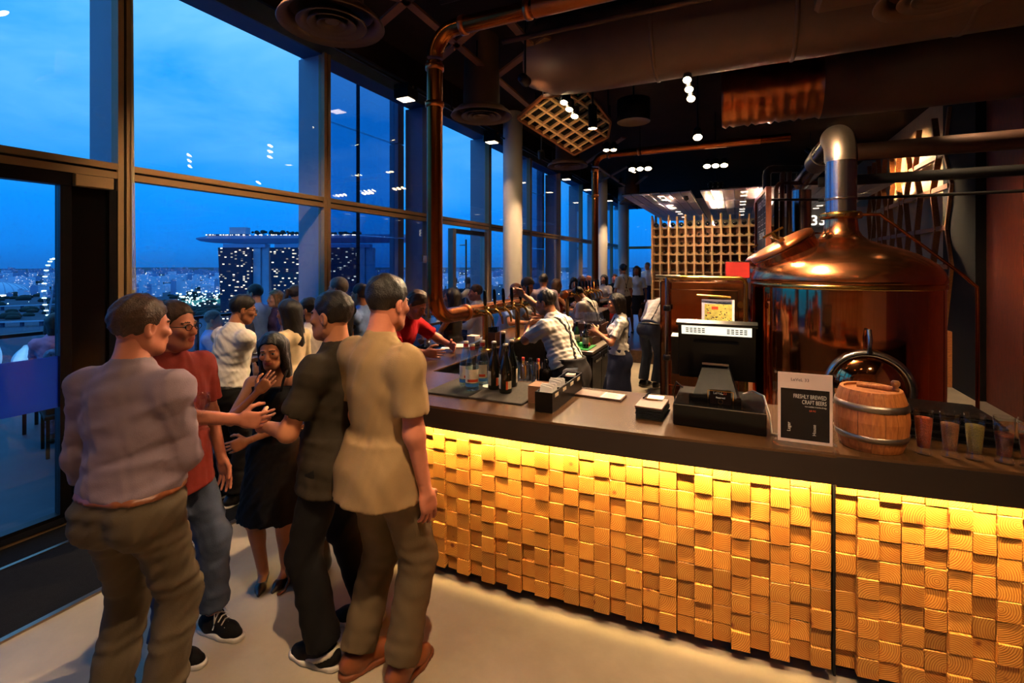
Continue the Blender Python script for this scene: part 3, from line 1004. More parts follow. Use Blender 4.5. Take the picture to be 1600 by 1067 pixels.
class Field:
    def __init__(s, lo, hi, h):
        s.lo = np.array(lo, F32); s.h = h
        n = [int(math.ceil((hi[i] - lo[i]) / h)) + 1 for i in range(3)]
        s.ax = [(s.lo[i] + h * np.arange(n[i])).astype(F32) for i in range(3)]
        s.V = np.full(n, .12, F32)

    def _sl(s, bmin, bmax):
        out = []
        for i in range(3):
            a = int(max(0, math.floor((bmin[i] - s.lo[i]) / s.h)))
            b = int(min(len(s.ax[i]), math.ceil((bmax[i] - s.lo[i]) / s.h) + 1))
            if b <= a: return None
            out.append(slice(a, b))
        return tuple(out)

    def _grid(s, sl):
        return (s.ax[0][sl[0]][:, None, None], s.ax[1][sl[1]][None, :, None], s.ax[2][sl[2]][None, None, :])

    def _mix(s, sl, d, k, op):
        V = s.V[sl]
        if op == 'u':
            if k > 0:
                hh = np.maximum(k - np.abs(V - d), 0) / k
                s.V[sl] = np.minimum(V, d) - hh * hh * k * .25
            else:
                s.V[sl] = np.minimum(V, d)
        else:
            s.V[sl] = np.maximum(V, -d)

    def cap(s, a, b, ra, rb, k=.03, op='u', flat=0):
        a = np.array(a, F32); b = np.array(b, F32)
        m = max(ra, rb) + k + 3 * s.h
        sl = s._sl(np.minimum(a, b) - m, np.maximum(a, b) + m)
        if sl is None: return
        X, Y, Z = s._grid(sl)
        ba = b - a
        L2 = float(ba @ ba) + 1e-9
        t = ((X - a[0]) * ba[0] + (Y - a[1]) * ba[1] + (Z - a[2]) * ba[2]) / L2
        tc = np.clip(t, 0, 1)
        d = np.sqrt((X - a[0] - tc * ba[0]) ** 2 + (Y - a[1] - tc * ba[1]) ** 2 + (Z - a[2] - tc * ba[2]) ** 2) - (ra + (rb - ra) * tc)
        L = math.sqrt(L2)
        if flat & 1: d = np.maximum(d, (t - 1) * L)
        if flat & 2: d = np.maximum(d, -t * L)
        s._mix(sl, d, k, op)

    def ell(s, c, r, R=None, k=.03, op='u'):
        c = np.array(c, F32); r = np.array(r, F32)
        m = float(max(r)) + k + 3 * s.h
        sl = s._sl(c - m, c + m)
        if sl is None: return
        X, Y, Z = s._grid(sl)
        X = X - c[0]; Y = Y - c[1]; Z = Z - c[2]
        if R is not None:
            R = np.array(R, F32)
            X, Y, Z = (R[0, 0] * X + R[1, 0] * Y + R[2, 0] * Z, R[0, 1] * X + R[1, 1] * Y + R[2, 1] * Z, R[0, 2] * X + R[1, 2] * Y + R[2, 2] * Z)
        k0 = np.sqrt((X / r[0]) ** 2 + (Y / r[1]) ** 2 + (Z / r[2]) ** 2)
        k1 = np.sqrt((X / r[0] ** 2) ** 2 + (Y / r[1] ** 2) ** 2 + (Z / r[2] ** 2) ** 2) + 1e-6
        s._mix(sl, k0 * (k0 - 1) / k1, k, op)

    def cone(s, o, R, z0, z1, r0, r1, k=.02, y_bias=(0, 0)):
        """upright elliptical cone in frame (o, R): radii (rx, ry) from z0 to z1"""
        o = np.array(o, F32); R = np.array(R, F32)
        X, Y, Z = s._grid((slice(None),) * 3)
        X = X - o[0]; Y = Y - o[1]; Z = Z - o[2]
        x, y, z = (R[0, 0] * X + R[1, 0] * Y + R[2, 0] * Z, R[0, 1] * X + R[1, 1] * Y + R[2, 1] * Z, R[0, 2] * X + R[1, 2] * Y + R[2, 2] * Z)
        t = np.clip((z - z0) / (z1 - z0), 0, 1)
        rx = r0[0] + (r1[0] - r0[0]) * t; ry = r0[1] + (r1[1] - r0[1]) * t
        y = y - (y_bias[0] + (y_bias[1] - y_bias[0]) * t)
        d = (np.sqrt((x / rx) ** 2 + (y / ry) ** 2) - 1) * np.minimum(rx, ry)
        d = np.maximum(d, np.maximum(min(z0, z1) - z, z - max(z0, z1)))
        s._mix((slice(None),) * 3, d.astype(F32), k, 'u')

    def plane(s, n, p, lim=None):
        """keep the side with (x-p).n < 0"""
        X, Y, Z = s._grid((slice(None),) * 3)
        d = (X - p[0]) * n[0] + (Y - p[1]) * n[1] + (Z - p[2]) * n[2]
        s.V = np.maximum(s.V, d.astype(F32))

    def wrinkle(s, amp, seed, freq=34.0, fz=1.0):
        r = np.random.RandomState(seed)
        X, Y, Z = s._grid((slice(None),) * 3)
        w = 0
        for i in range(4):
            f = r.normal(size=3) * freq * (0.5 + .35 * i)
            f[2] *= fz
            g = r.normal(size=3) * freq * .5
            w = w + np.sin(f[0] * X + f[1] * Y + f[2] * Z + r.rand() * 6 + 2.2 * np.sin(g[0] * X + g[1] * Y + g[2] * Z + r.rand() * 6)) / (1 + .5 * i)
        s.V = s.V + (amp * .5 * w).astype(F32)

    def copy(s):
        c = Field.__new__(Field); c.lo = s.lo; c.h = s.h; c.ax = s.ax; c.V = s.V.copy(); return c

    def mesh(s):
        V = s.V; h = s.h
        V[0] = V[-1] = .1; V[:, 0] = V[:, -1] = .1; V[:, :, 0] = V[:, :, -1] = .1
        S = V < 0
        off = [(0, 0, 0), (1, 0, 0), (0, 1, 0), (1, 1, 0), (0, 0, 1), (1, 0, 1), (0, 1, 1), (1, 1, 1)]
        nx, ny, nz = V.shape
        cnt = np.zeros((nx - 1, ny - 1, nz - 1), np.int8)
        for o in off:
            cnt += S[o[0]:nx - 1 + o[0], o[1]:ny - 1 + o[1], o[2]:nz - 1 + o[2]]
        act = (cnt > 0) & (cnt < 8)
        idx = np.argwhere(act)
        if not len(idx): return np.zeros((0, 3)), np.zeros((0, 4), int)
        vid = np.full(act.shape, -1, np.int64); vid[act] = np.arange(len(idx))
        pos = np.zeros((len(idx), 3)); num = np.zeros(len(idx))
        vals = [V[idx[:, 0] + o[0], idx[:, 1] + o[1], idx[:, 2] + o[2]] for o in off]
        for a in range(8):
            for b in range(a + 1, 8):
                da = np.array(off[b]) - np.array(off[a])
                if np.abs(da).sum() != 1: continue
                cr = (vals[a] < 0) != (vals[b] < 0)
                t = np.where(cr, vals[a] / np.where(cr, vals[a] - vals[b], 1), 0)
                pos += np.where(cr[:, None], np.array(off[a]) + t[:, None] * da, 0); num += cr
        verts = s.lo + h * (idx + pos / num[:, None])
        faces = []
        for axis in range(3):
            sa = [slice(1, -1)] * 3; sa[axis] = slice(0, -1)
            sb = list(sa); sb[axis] = slice(1, None)
            A_, B_ = S[tuple(sa)], S[tuple(sb)]
            e = np.argwhere(A_ != B_)
            if not len(e): continue
            ins = A_[A_ != B_]
            e = e + 1; e[:, axis] -= 1
            u, v = (axis + 1) % 3, (axis + 2) % 3
            q = []
            for du, dv in ((-1, -1), (0, -1), (0, 0), (-1, 0)):
                c = e.copy(); c[:, u] += du; c[:, v] += dv
                q.append(vid[c[:, 0], c[:, 1], c[:, 2]])
            q = np.stack(q, 1)
            q[~ins] = q[~ins][:, ::-1]
            faces.append(q)
        return verts, np.concatenate(faces)


def np_mesh(name, verts, quads, mats, mi=None):
    me = bpy.data.meshes.new(name)
    nq = len(quads)
    me.vertices.add(len(verts))
    me.vertices.foreach_set('co', np.asarray(verts, F32).ravel())
    me.loops.add(nq * 4)
    me.loops.foreach_set('vertex_index', np.asarray(quads, np.int32).ravel())
    me.polygons.add(nq)
    me.polygons.foreach_set('loop_start', np.arange(0, nq * 4, 4, dtype=np.int32))
    for m in mats: me.materials.append(M[m] if isinstance(m, str) else m)
    if mi is not None: me.polygons.foreach_set('material_index', np.asarray(mi, np.int32))
    me.polygons.foreach_set('use_smooth', np.ones(nq, bool))
    me.update(calc_edges=True)
    return me


def rot(ax, deg):
    return np.array(Matrix.Rotation(math.radians(deg), 3, ax))


def npv(*a): return np.array(a, float)


def unit(v): return v / (np.linalg.norm(v) + 1e-9)


def ik(a, b, l1, l2, hint):
    d = b - a; L = np.linalg.norm(d)
    if L > (l1 + l2) * .995:
        b = a + d / L * (l1 + l2) * .995; d = b - a; L = np.linalg.norm(d)
    u = d / L
    x = (l1 * l1 - l2 * l2 + L * L) / (2 * L)
    hgt = math.sqrt(max(l1 * l1 - x * x, 0))
    h = np.array(hint, float); h = h - u * (h @ u)
    return a + u * x + unit(h) * hgt, b


SKIN = {}
def skin(name, col):
    mat('skin_' + name, col, .5, var=.06, vscale=14, spec=.35)
    return 'skin_' + name
skin('light', lin(214, 150, 118)); skin('tan', lin(190, 124, 88)); skin('brown', lin(146, 90, 62)); skin('red', lin(200, 124, 96))
mat('hair_black', lin(22, 16, 14), .45, var=.3, vscale=40, bump=.4, bscale=160)
mat('hair_brown', lin(62, 38, 22), .5, var=.3, vscale=40, bump=.4, bscale=160)
mat('hair_auburn', lin(110, 50, 22), .5, var=.3, vscale=40, bump=.4, bscale=160)
mat('hair_grey', lin(120, 110, 104), .5, var=.3, vscale=40, bump=.4, bscale=160)
mat('hair_fair', lin(150, 104, 60), .5, var=.3, vscale=40, bump=.4, bscale=160)
mat('eye_white', lin(150, 138, 130), .3)
mat('eye_iris', lin(34, 20, 14), .15)
mat('lips', lin(164, 78, 66), .45)
CL = {}
def cloth(name, col, rough=.85, var=.07):
    mat('cloth_' + name, col, rough, var=var, vscale=7, bump=.12, bscale=240, spec=.2)
    return 'cloth_' + name
cloth('white', lin(228, 216, 204)); cloth('cream', lin(216, 190, 150)); cloth('lilac', lin(128, 110, 120)); cloth('khaki', lin(78, 66, 50))
cloth('maroon', lin(120, 42, 34)); cloth('denim', lin(64, 72, 92), var=.15); cloth('black', lin(17, 15, 16)); cloth('olive', lin(48, 40, 30))
cloth('beige', lin(146, 118, 82)); cloth('red', lin(176, 18, 28)); cloth('blue', lin(132, 160, 220)); cloth('navy', lin(30, 34, 56))
cloth('purple', lin(92, 70, 104)); cloth('pink', lin(186, 140, 176)); cloth('grey', lin(96, 98, 112)); cloth('charcoal', lin(40, 36, 36))
cloth('brown', lin(86, 56, 36)); cloth('tan_trousers', lin(92, 76, 54)); cloth('redbrown', lin(110, 40, 28)); cloth('pale', lin(200, 186, 176))
mat('leather_black', lin(16, 14, 14), .3, coat=.3, var=.1)
mat('leather_tan', lin(122, 66, 34), .4, var=.15)
mat('rubber_white', lin(206, 196, 182), .6, var=.05)
mat('strap_dark', lin(24, 18, 16), .6)


def person(label, loc, yaw, H=1.75, q=1, sex='m', fat=1.0, lean=0.0, side=0.0, twist=0.0, pz=.935, hands=(None, None), elbows=((.6, -.7, -.3), (-.6, -.7, -.3)),
           feet=None, knees=((.1, 1, 0), (-.1, 1, 0)), head=(0, 0, 0), curl=.45, palm=(None, None), skin_='light', hair=('short', 'hair_black'),
           top=('shirt', 'cloth_white', 'short'), bottom=('trousers', 'cloth_black'), shoes='leather_black', belt=None, glasses=False, straps=None,
           apron=None, stripe=None, seed=0, group=None, toe=(8, -8), beard=False, laces=False, tuck=True, legs_bare=False, cap=None, sole='rubber_white', wr=1.0):
    """a person: body as one skin; hair, clothes and shoes are parts. x = own right, y = ahead, z = up; sizes for 1.75 m, then scaled to H"""
    k_ = H / 1.75
    fm = sex == 'f'
    hb = {1: .014, 2: .019, 3: .026, 4: .034}[q]
    hh = {1: .0052, 2: .0075, 3: .012, 4: .018}[q]
    hd = {1: .0042, 2: .0062, 3: .0105, 4: .016}[q]
    pel = npv(0, 0, pz)
    Rt = rot('Z', twist) @ rot('Y', side) @ rot('X', -lean)
    Rp = rot('Z', twist * .4) @ rot('X', -lean * .25)
    def T(x, y, z): return pel + Rt @ npv(x, y, z)
    sw = .165 if fm else .19
    neck = T(0, -.012, .53)
    sh = [T(sw, -.012, .462), T(-sw, -.012, .462)]
    Rh = Rt @ rot('X', lean * .6) @ rot('Z', head[0]) @ rot('X', -head[1]) @ rot('Y', head[2])
    hc = neck + Rt @ npv(0, .022, .05) + Rh @ npv(0, .012, .122)
    hip = [pel + Rp @ npv(.09, 0, -.03), pel + Rp @ npv(-.09, 0, -.03)]
    if feet is None: feet = ((.11, 0, .085), (-.11, -.02, .085))
    ank, kn = [], []
    for i in (0, 1):
        kk, aa = ik(hip[i], npv(*feet[i]), .425, .425, knees[i]); kn.append(kk); ank.append(aa)
    wr_, el = [], []
    for i in (0, 1):
        hp = hands[i]
        if hp is None: hp = ((.27, .06, pz - .12), (-.27, .06, pz - .12))[i]
        ee, ww = ik(sh[i], npv(*hp), .29, .255, elbows[i]); el.append(ee); wr_.append(ww)
    fw = fat
    tor = [('e', (0, 0, .02), (.165 * fw, .118 * fw, .125)), ('e', (0, .008 * fw, .17), ((.128 if fm else .15) * fw, (.095 if fm else .112) * fw ** 1.3, .15)),
           ('e', (0, 0, .345), ((.142 if fm else .168) * fw ** .6, (.1 if fm else .118) * fw ** .6, .175))]
    bust = [((.066, .088, .365), (.058, .052, .058)), ((-.066, .088, .365), (.058, .052, .058))] if fm else []
    aw = .82 if fm else 1.0
    gl = [((.075, -.07, -.03), (.09, .075, .09)), ((-.075, -.07, -.03), (.09, .075, .09))]
    pts = np.array([hc + npv(0, 0, .16), *sh, *el, *wr_, *kn, *ank, pel, neck, *[a + npv(0, .1, -.09) for a in ank]])
    lo = pts.min(0) - .26; hi = pts.max(0) + .26

    def put_torso(F, g, k=.06, glute=True):
        for _, c, r in tor: F.ell(T(*c), [x + g for x in r], Rt, k)
        for c, r in bust: F.ell(T(*c), [x + g for x in r], Rt, .05)
        if glute:
            for c, r in gl: F.ell(pel + Rp @ npv(*c), [x + g for x in r], Rp, .05)
        for sg_ in (1, -1):
            F.cap(T(sg_ * .04, -.016, .485), T(sg_ * (sw - .03), -.014, .462), (.052 if fm else .06) + g, (.046 if fm else .052) + g, k)
        F.cap(T(0, -.03, .46), T(0, -.016, .55), .075 + g * .7, .05 + g * .4, .07)

    def put_arm(F, i, g, upto=2.0, loose=0.0, k=.035):
        F.ell(sh[i] - npv(0, 0, .004), [(.054 * aw) + g] * 3, None, .06)
        if upto <= 1.0:
            e = sh[i] + (el[i] - sh[i]) * upto
            F.cap(sh[i], e, .052 * aw + g, .044 * aw + g + loose, k, flat=1)
        else:
            F.cap(sh[i], el[i], .052 * aw + g, .041 * aw + g, k)
            f = upto - 1
            e = el[i] + (wr_[i] - el[i]) * min(f, 1)
            F.cap(el[i] + (e - el[i]) * 0, e, .041 * aw + g, (.041 - .014 * min(f, 1)) * aw + g + loose, k, flat=1 if upto < 2 else 0)

    def put_leg(F, i, g, gk=0.0, ga=0.0, upto=1.0, flat=0):
        F.cap(hip[i], kn[i], .085 * (fw ** .5) + g, .056 + g + gk, .05)
        a = kn[i] + (ank[i] - kn[i]) * upto
        F.cap(kn[i], a, .054 + g + gk, .037 + g + ga, .04, flat=flat)
        u = unit(ank[i] - kn[i]); bk = unit(np.cross(u, npv(1, 0, 0))); bk = bk if bk[1] < 0 else -bk
        F.ell(kn[i] + (ank[i] - kn[i]) * .3 + bk * .018, [.048 + g] * 2 + [.1 + g], np.stack([unit(np.cross(bk, u)), bk, u], 1), .03)

    # ---- body skin
    Fb = Field(lo, hi, hb)
    put_torso(Fb, -.012)
    for i in (0, 1):
        put_arm(Fb, i, 0 if top[2] != 'long' else -.006)
        put_leg(Fb, i, -.006 if not legs_bare else 0)
        ty = math.radians(toe[i]); fd = npv(math.sin(-ty), math.cos(ty), 0)
        Fb.cap(ank[i] - npv(0, 0, .03), ank[i] + fd * .11 - npv(0, 0, .06), .034, .022, .02)
    Fb.cap(neck - (hc - neck) * .2, hc + Rh @ npv(0, -.02, -.03), .062 if not fm else .05, .056 if not fm else .046, .04)
    parts = [Fb.mesh()]
    # ---- hands
    for i in (0, 1):
        f = unit(wr_[i] - el[i])
        n0 = npv(-1, 0, 0) if i == 0 else npv(1, 0, 0)
        if palm[i] is not None: n0 = npv(*palm[i])
        n = n0 - f * (n0 @ f)
        if np.linalg.norm(n) < .1: n = np.cross(f, npv(0, 1, 0))
        n = unit(n)
        w = unit(np.cross(f, n)) * (1 if i == 0 else -1)
        c_ = curl[i] if isinstance(curl, (list, tuple)) else curl
        W = wr_[i]
        Fh = Field(W - .17, W + .23, hd) if False else None
        ctr = W + f * .09
        Fh = Field(ctr - .135, ctr + .135, hd)
        hs = .92 if fm else 1.0
        Fh.cap(W - f * .03, W + f * .015, .028 * aw, .026 * aw, .015)
        Rm = np.stack([f, w, n], 1)
        Fh.ell(W + f * .052, (.054, .041 * hs, .019), Rm, .02)
        Fh.cap(W + f * .03 + w * .022, W + f * .085 + w * .028, .015, .012, .015)
        Fh.cap(W + f * .03 - w * .02, W + f * .08 - w * .028, .014, .011, .015)
        rmin = max(0, hd * .75 - .0062)
        for j in range(4):
            p = W + f * (.088 - .004 * abs(j - 1)) + w * (.031 - .0205 * j)
            ln = (1, 1.1, 1.02, .8)[j] * hs
            ang = c_ * (0.5 + .08 * j)
            dirv = f + w * (.10 - .07 * j)
            for sgm, (l_, r_) in enumerate(((.042, .0092), (.027, .0082), (.021, .0074))):
                ang2 = ang * (1, 1.75, 2.3)[sgm] * 1.15
                dv = unit(unit(dirv) * math.cos(ang2) + n * math.sin(ang2))
                p2 = p + dv * l_ * ln
                Fh.cap(p, p2, r_ * hs + rmin, (r_ - .0008) * hs + rmin, .005)
                p = p2
        p = W + f * .022 + w * .028 + n * .004
        for l_, r_, dv in ((.045, .0125, f * .62 + w * .72 + n * (.25 + .3 * c_)), (.034, .0105, f * .85 + w * .25 + n * (.2 + .7 * c_)), (.026, .0092, f * .9 - w * .1 * c_ + n * (.2 + .8 * c_))):
            p2 = p + unit(dv) * l_ * hs
            Fh.cap(p, p2, r_ * hs + rmin * .6, r_ * .93 * hs + rmin * .6, .008)
            p = p2
        parts.append(Fh.mesh())
    nb = [len(p[1]) for p in parts]
    # ---- head (built in its own frame, then turned)
    Fq = Field((-.125, -.15, -.2), (.125, .16, .16), hh)
    Fq.ell((0, -.01, .032), (.074, .095, .09), None, .02)
    Fq.ell((0, .03, -.04), ((.052 if fm else .056), .06, .078), None, .04)
    Fq.ell((0, .066, -.092), (.024 if fm else .03, .022, .02), None, .03)
    Fq.cap((.045, .0, -.065), (.02, .055, -.095), .022, .02, .03); Fq.cap((-.045, .0, -.065), (-.02, .055, -.095), .022, .02, .03)
    for sg in (1, -1):
        Fq.ell((sg * .033, .093, .004), (.021, .017, .013), None, 0, 'sub')
        Fq.ell((sg * .042, .068, -.022), (.022, .02, .018), None, .02)
        Fq.ell((sg * .033, .0735, .002), (.0145, .0145, .0135), None, .004)
        Fq.cap((sg * .017, .088, .023), (sg * .047, .08, .0215), .007, .005, .014)
        Fq.ell((sg * .076, -.008, -.008), (.011, .024, .034), rot('Z', sg * 18) @ rot('X', -8), .01)
        Fq.ell((sg * .082, .002, -.006), (.006, .013, .02), None, .004, 'sub') if q == 1 else None
    Fq.cap((0, .086, .012), (0, .109, -.03), .009, .0125, .012)
    Fq.ell((.011, .1, -.034), (.009, .01, .008), None, .008); Fq.ell((-.011, .1, -.034), (.009, .01, .008), None, .008)
    Fq.ell((0, .082, -.058), (.03, .016, .018), None, .02)
    Fq.ell((0, .0965, -.0575), (.022, .008, .0055), None, .004); Fq.ell((0, .0945, -.068), (.02, .009, .0065), None, .004)
    Fq.cap((0, -.025, -.2), (0, -.02, -.05), .05 if not fm else .043, .052 if not fm else .045, .03)
    hv, hf = Fq.mesh()
    cen = hv[hf].mean(1)
    mi = np.zeros(len(hf), int)
    ax_, ay_, az_ = np.abs(cen[:, 0]), cen[:, 1], cen[:, 2]
    eye = (np.sqrt(((ax_ - .033) / .0135) ** 2 + ((az_ - .002) / .0085) ** 2) < 1) & (ay_ > .073)
    iris = eye & (np.sqrt((ax_ - .033) ** 2 + (az_ - .002) ** 2) < .0062)
    mi[eye] = 1; mi[iris] = 2
    mi[(np.sqrt((ax_ / .026) ** 2 + ((az_ + .0625) / .012) ** 2) < 1) & (ay_ > .088)] = 3
    mi[(ax_ > .014) & (ax_ < .05) & (np.abs(az_ - .0245 + np.maximum(ax_ - .036, 0) * .35) < .0036) & (ay_ > .07)] = 4
    if beard:
        mi[((az_ < -.04) & (ay_ > .005) & (az_ > -.125) & (mi != 3)) | ((az_ < -.046) & (az_ > -.056) & (ay_ > .07) & (ax_ < .03))] = 4
    V = []; Fc = []; MI = []; o = 0
    for (v, f) in parts:
        V.append(v); Fc.append(f + o); MI.append(np.zeros(len(f), int)); o += len(v)
    V.append(hv @ Rh.T + hc); Fc.append(hf + o); MI.append(mi)
    V = np.concatenate(V) * k_
    body = bpy.data.objects.new('person', np_mesh('person', V, np.concatenate(Fc), ['skin_' + skin_, 'eye_white', 'eye_iris', 'lips', hair[1]], np.concatenate(MI)))
    COL.objects.link(body)
    body.location = loc; body.rotation_euler = (0, 0, yaw)
    tag(body, label, 'person', group)

    def child(name, F, m, head_=False, par=body):
        v, f = F.mesh()
        if len(f) == 0: return None
        if head_: v = v @ Rh.T + hc
        oo = bpy.data.objects.new(name, np_mesh(name, v * k_, f, [m]))
        COL.objects.link(oo); oo.parent = par
        return oo

    # ---- hair
    if hair[0] != 'bald':
        long_ = hair[0] in ('long', 'bob', 'pony')
        Fr = Field((-.15, -.26, -.36 if hair[0] in ('long', 'pony') else -.2), (.15, .14, .17), hh * 1.15)
        Fr.ell((0, -.014, .04), (.083, .104, .096), None, .01)
        if hair[0] == 'thick': Fr.ell((0, -.0, .075), (.078, .095, .075), None, .03)
        Fr.plane((0, .73, -.68), (0, .085, .078) if not long_ else (0, .088, .082))
        if hair[0] == 'long':
            for sg in (1, -1):
                Fr.cap((sg * .062, .012, .05), (sg * .078, -.02, -.2), .03, .03, .03)
                Fr.cap((sg * .05, -.06, .03), (sg * .055, -.075, -.3), .05, .034, .04)
            Fr.cap((0, -.07, .0), (0, -.095, -.31), .06, .04, .05)
        if hair[0] == 'bob':
            for sg in (1, -1): Fr.cap((sg * .062, .01, .05), (sg * .07, -.01, -.11), .032, .03, .03)
            Fr.cap((0, -.07, .02), (0, -.07, -.11), .06, .05, .04)
        if hair[0] == 'pony':
            for a, b, ra, rb_ in (((0, -.1, .06), (0, -.15, .05), .025, .03), ((0, -.15, .05), (.0, -.185, -.08), .032, .034), ((0, -.185, -.08), (0, -.17, -.27), .034, .012)):
                Fr.cap(a, b, ra, rb_, .02)
        if hair[0] == 'bun': Fr.ell((0, -.115, .065), (.042, .036, .04), None, .015)
        Fr.wrinkle(.004, seed + 5, 90 if q == 1 else 60, .4)
        child('hair', Fr, hair[1], True)
    if cap:
        Fr = Field((-.13, -.16, -.02), (.13, .2, .17), hh * 1.2)
        Fr.ell((0, -.012, .05), (.092, .112, .096), None, .01); Fr.plane((0, 0, -1), (0, 0, .045))
        child('cap', Fr, cap, True)
    if glasses:
        g = MB()
        for sg in (1, -1):
            g.tube([(sg * .033 + .022 * math.cos(a), .104, .001 + .016 * math.sin(a)) for a in [2 * PI * i / 14 for i in range(14)]], .0018, 5, closed=True)
            g.tube([(sg * .055, .103, .004), (sg * .074, .09, .006), (sg * .08, .0, .006)], .002, 5)
        g.tube([(.011, .105, .003), (-.011, .105, .003)], .0018, 5)
        g.v = [tuple((Rh @ npv(*p) + hc) * k_) for p in g.v]
        g.build('glasses', 'dark_metal', body)

    # ---- clothes
    lo2, hi2 = lo, hi
    hg = hb * .8 if q > 1 else hb * .72
    if top:
        kind, cm, slv = top
        Fs = Field(lo2, hi2, hg)
        g = .014
        put_torso(Fs, g, glute=(kind != 'shirt' or not tuck) and True)
        if slv != 'none':
            for i in (0, 1):
                if slv == 'short': put_arm(Fs, i, g, .72, .014)
                elif slv == 'rolled': put_arm(Fs, i, g, 1.12, .012)
                else: put_arm(Fs, i, g * .8, 1.97, .002)
        if kind == 'dress':
            zk = kn[0][2] * .5 + kn[1][2] * .5 - pz - .02
            Fs.cone(pel, Rp, .06, zk, (.17 * fw, .13 * fw), (.245 * fw, .205 * fw), .04, (0, .015))
        elif not tuck:
            Fs.cone(pel, Rt, .12, -.13, (.172 * fw, .142 * fw ** 1.3), (.215 * fw, .19 * fw), .05, (0, -.012))
        else:
            Fs.cone(pel, Rt, .18, .05, (.152 * fw, .118 * fw ** 1.2), (.175 * fw, .138 * fw), .05)
        Fs.wrinkle(.0055 * wr, seed + 1, 52, .7)
        if kind == 'dress':
            Fs.plane(Rt @ npv(0, 0, 1), T(0, 0, .455))
        else:
            Fs.plane(-(Rt @ npv(0, 0, 1)), T(0, 0, .06 if tuck else -.13))
            cz = neck + Rt @ npv(0, .004, .02)
            up = Rt @ npv(0, .12, .99)
            if kind == 'shirt': Fs.cap(neck - up * .02, cz + up * .034, .078 if not fm else .066, .066 if not fm else .056, .006, flat=1)
            elif slv != 'none': pass
        so = child({'shirt': 'shirt', 'tee': 'tshirt', 'dress': 'dress', 'top': 'blouse'}[kind], Fs, cm)
        if kind == 'dress':
            for sg in (1, -1):
                st = MB()
                a = [T(sg * .085, .108, .43), T(sg * .09, .085, .5), T(sg * .09, .02, .558), T(sg * .088, -.05, .54), T(sg * .08, -.1, .44)]
                st.tube([tuple(p * k_) for p in a], .009 * k_, 6)
                st.build('strap', cm, body)
        if straps:
            for nrm, c0 in straps:
                Fx = Fs.copy()
                Fx.V = Fx.V - F32(.007)
                nn = Rt @ unit(npv(*nrm)); pp = T(*c0)
                Fx.plane(nn, pp + nn * .013); Fx.plane(-nn, pp - nn * .013)
                Fx.plane(Rt @ npv(0, 0, 1), T(0, 0, .53))
                Fx.plane(-(Rt @ npv(0, 0, 1)), T(0, 0, .07))
                for sg in (1, -1):
                    a_ = Rt @ npv(sg, 0, 0); Fx.plane(a_, T(sg * .15, 0, 0))
                child('suspender', Fx, 'strap_dark')
    if bottom and bottom[0] != 'none':
        Ft = Field(lo2, hi2, hg)
        g = .016
        for _, c, r in tor[:2]: Ft.ell(pel + Rp @ npv(*c), [x + g for x in r], Rp, .06)
        for c, r in gl: Ft.ell(pel + Rp @ npv(*c), [x + g for x in r], Rp, .05)
        if bottom[0] == 'trousers':
            for i in (0, 1): put_leg(Ft, i, g, .006, .026, .96 if not (len(bottom) > 2) else bottom[2], 1)
        elif bottom[0] == 'skirt':
            zk = kn[0][2] * .5 + kn[1][2] * .5 - pz
            Ft.cone(pel, Rp, .06, zk, (.17 * fw, .13 * fw), (.2 * fw, .16 * fw), .04)
        Ft.wrinkle(.006 * wr, seed + 2, 40, 1.3)
        Ft.plane(Rp @ npv(0, 0, 1), pel + Rp @ npv(0, 0, .085))
        child('trousers' if bottom[0] == 'trousers' else 'skirt', Ft, bottom[1])
        if belt:
            Fx = Ft.copy(); Fx.V = Fx.V - F32(.006)
            Fx.plane(Rp @ npv(0, 0, 1), pel + Rp @ npv(0, 0, .088)); Fx.plane(Rp @ npv(0, 0, -1), pel + Rp @ npv(0, 0, .05))
            child('belt', Fx, belt)
    if apron:
        Fx = Field(lo2, hi2, hg)
        Fx.cone(pel, Rp, .14, -.42, (.168 * fw, .138 * fw), (.19 * fw, .155 * fw), 0)
        for i in (0, 1): Fx.cap(hip[i], kn[i], .112, .08, .04)
        for c, r in gl: Fx.ell(pel + Rp @ npv(*c), [x + .022 for x in r], Rp, .05)
        Fx.wrinkle(.005, seed + 9, 24)
        Fx.plane(npv(0, 0, 1), pel + npv(0, 0, .14))
        Fx.plane(npv(0, 0, -1), pel + npv(0, 0, -.44))
        child('apron', Fx, apron)
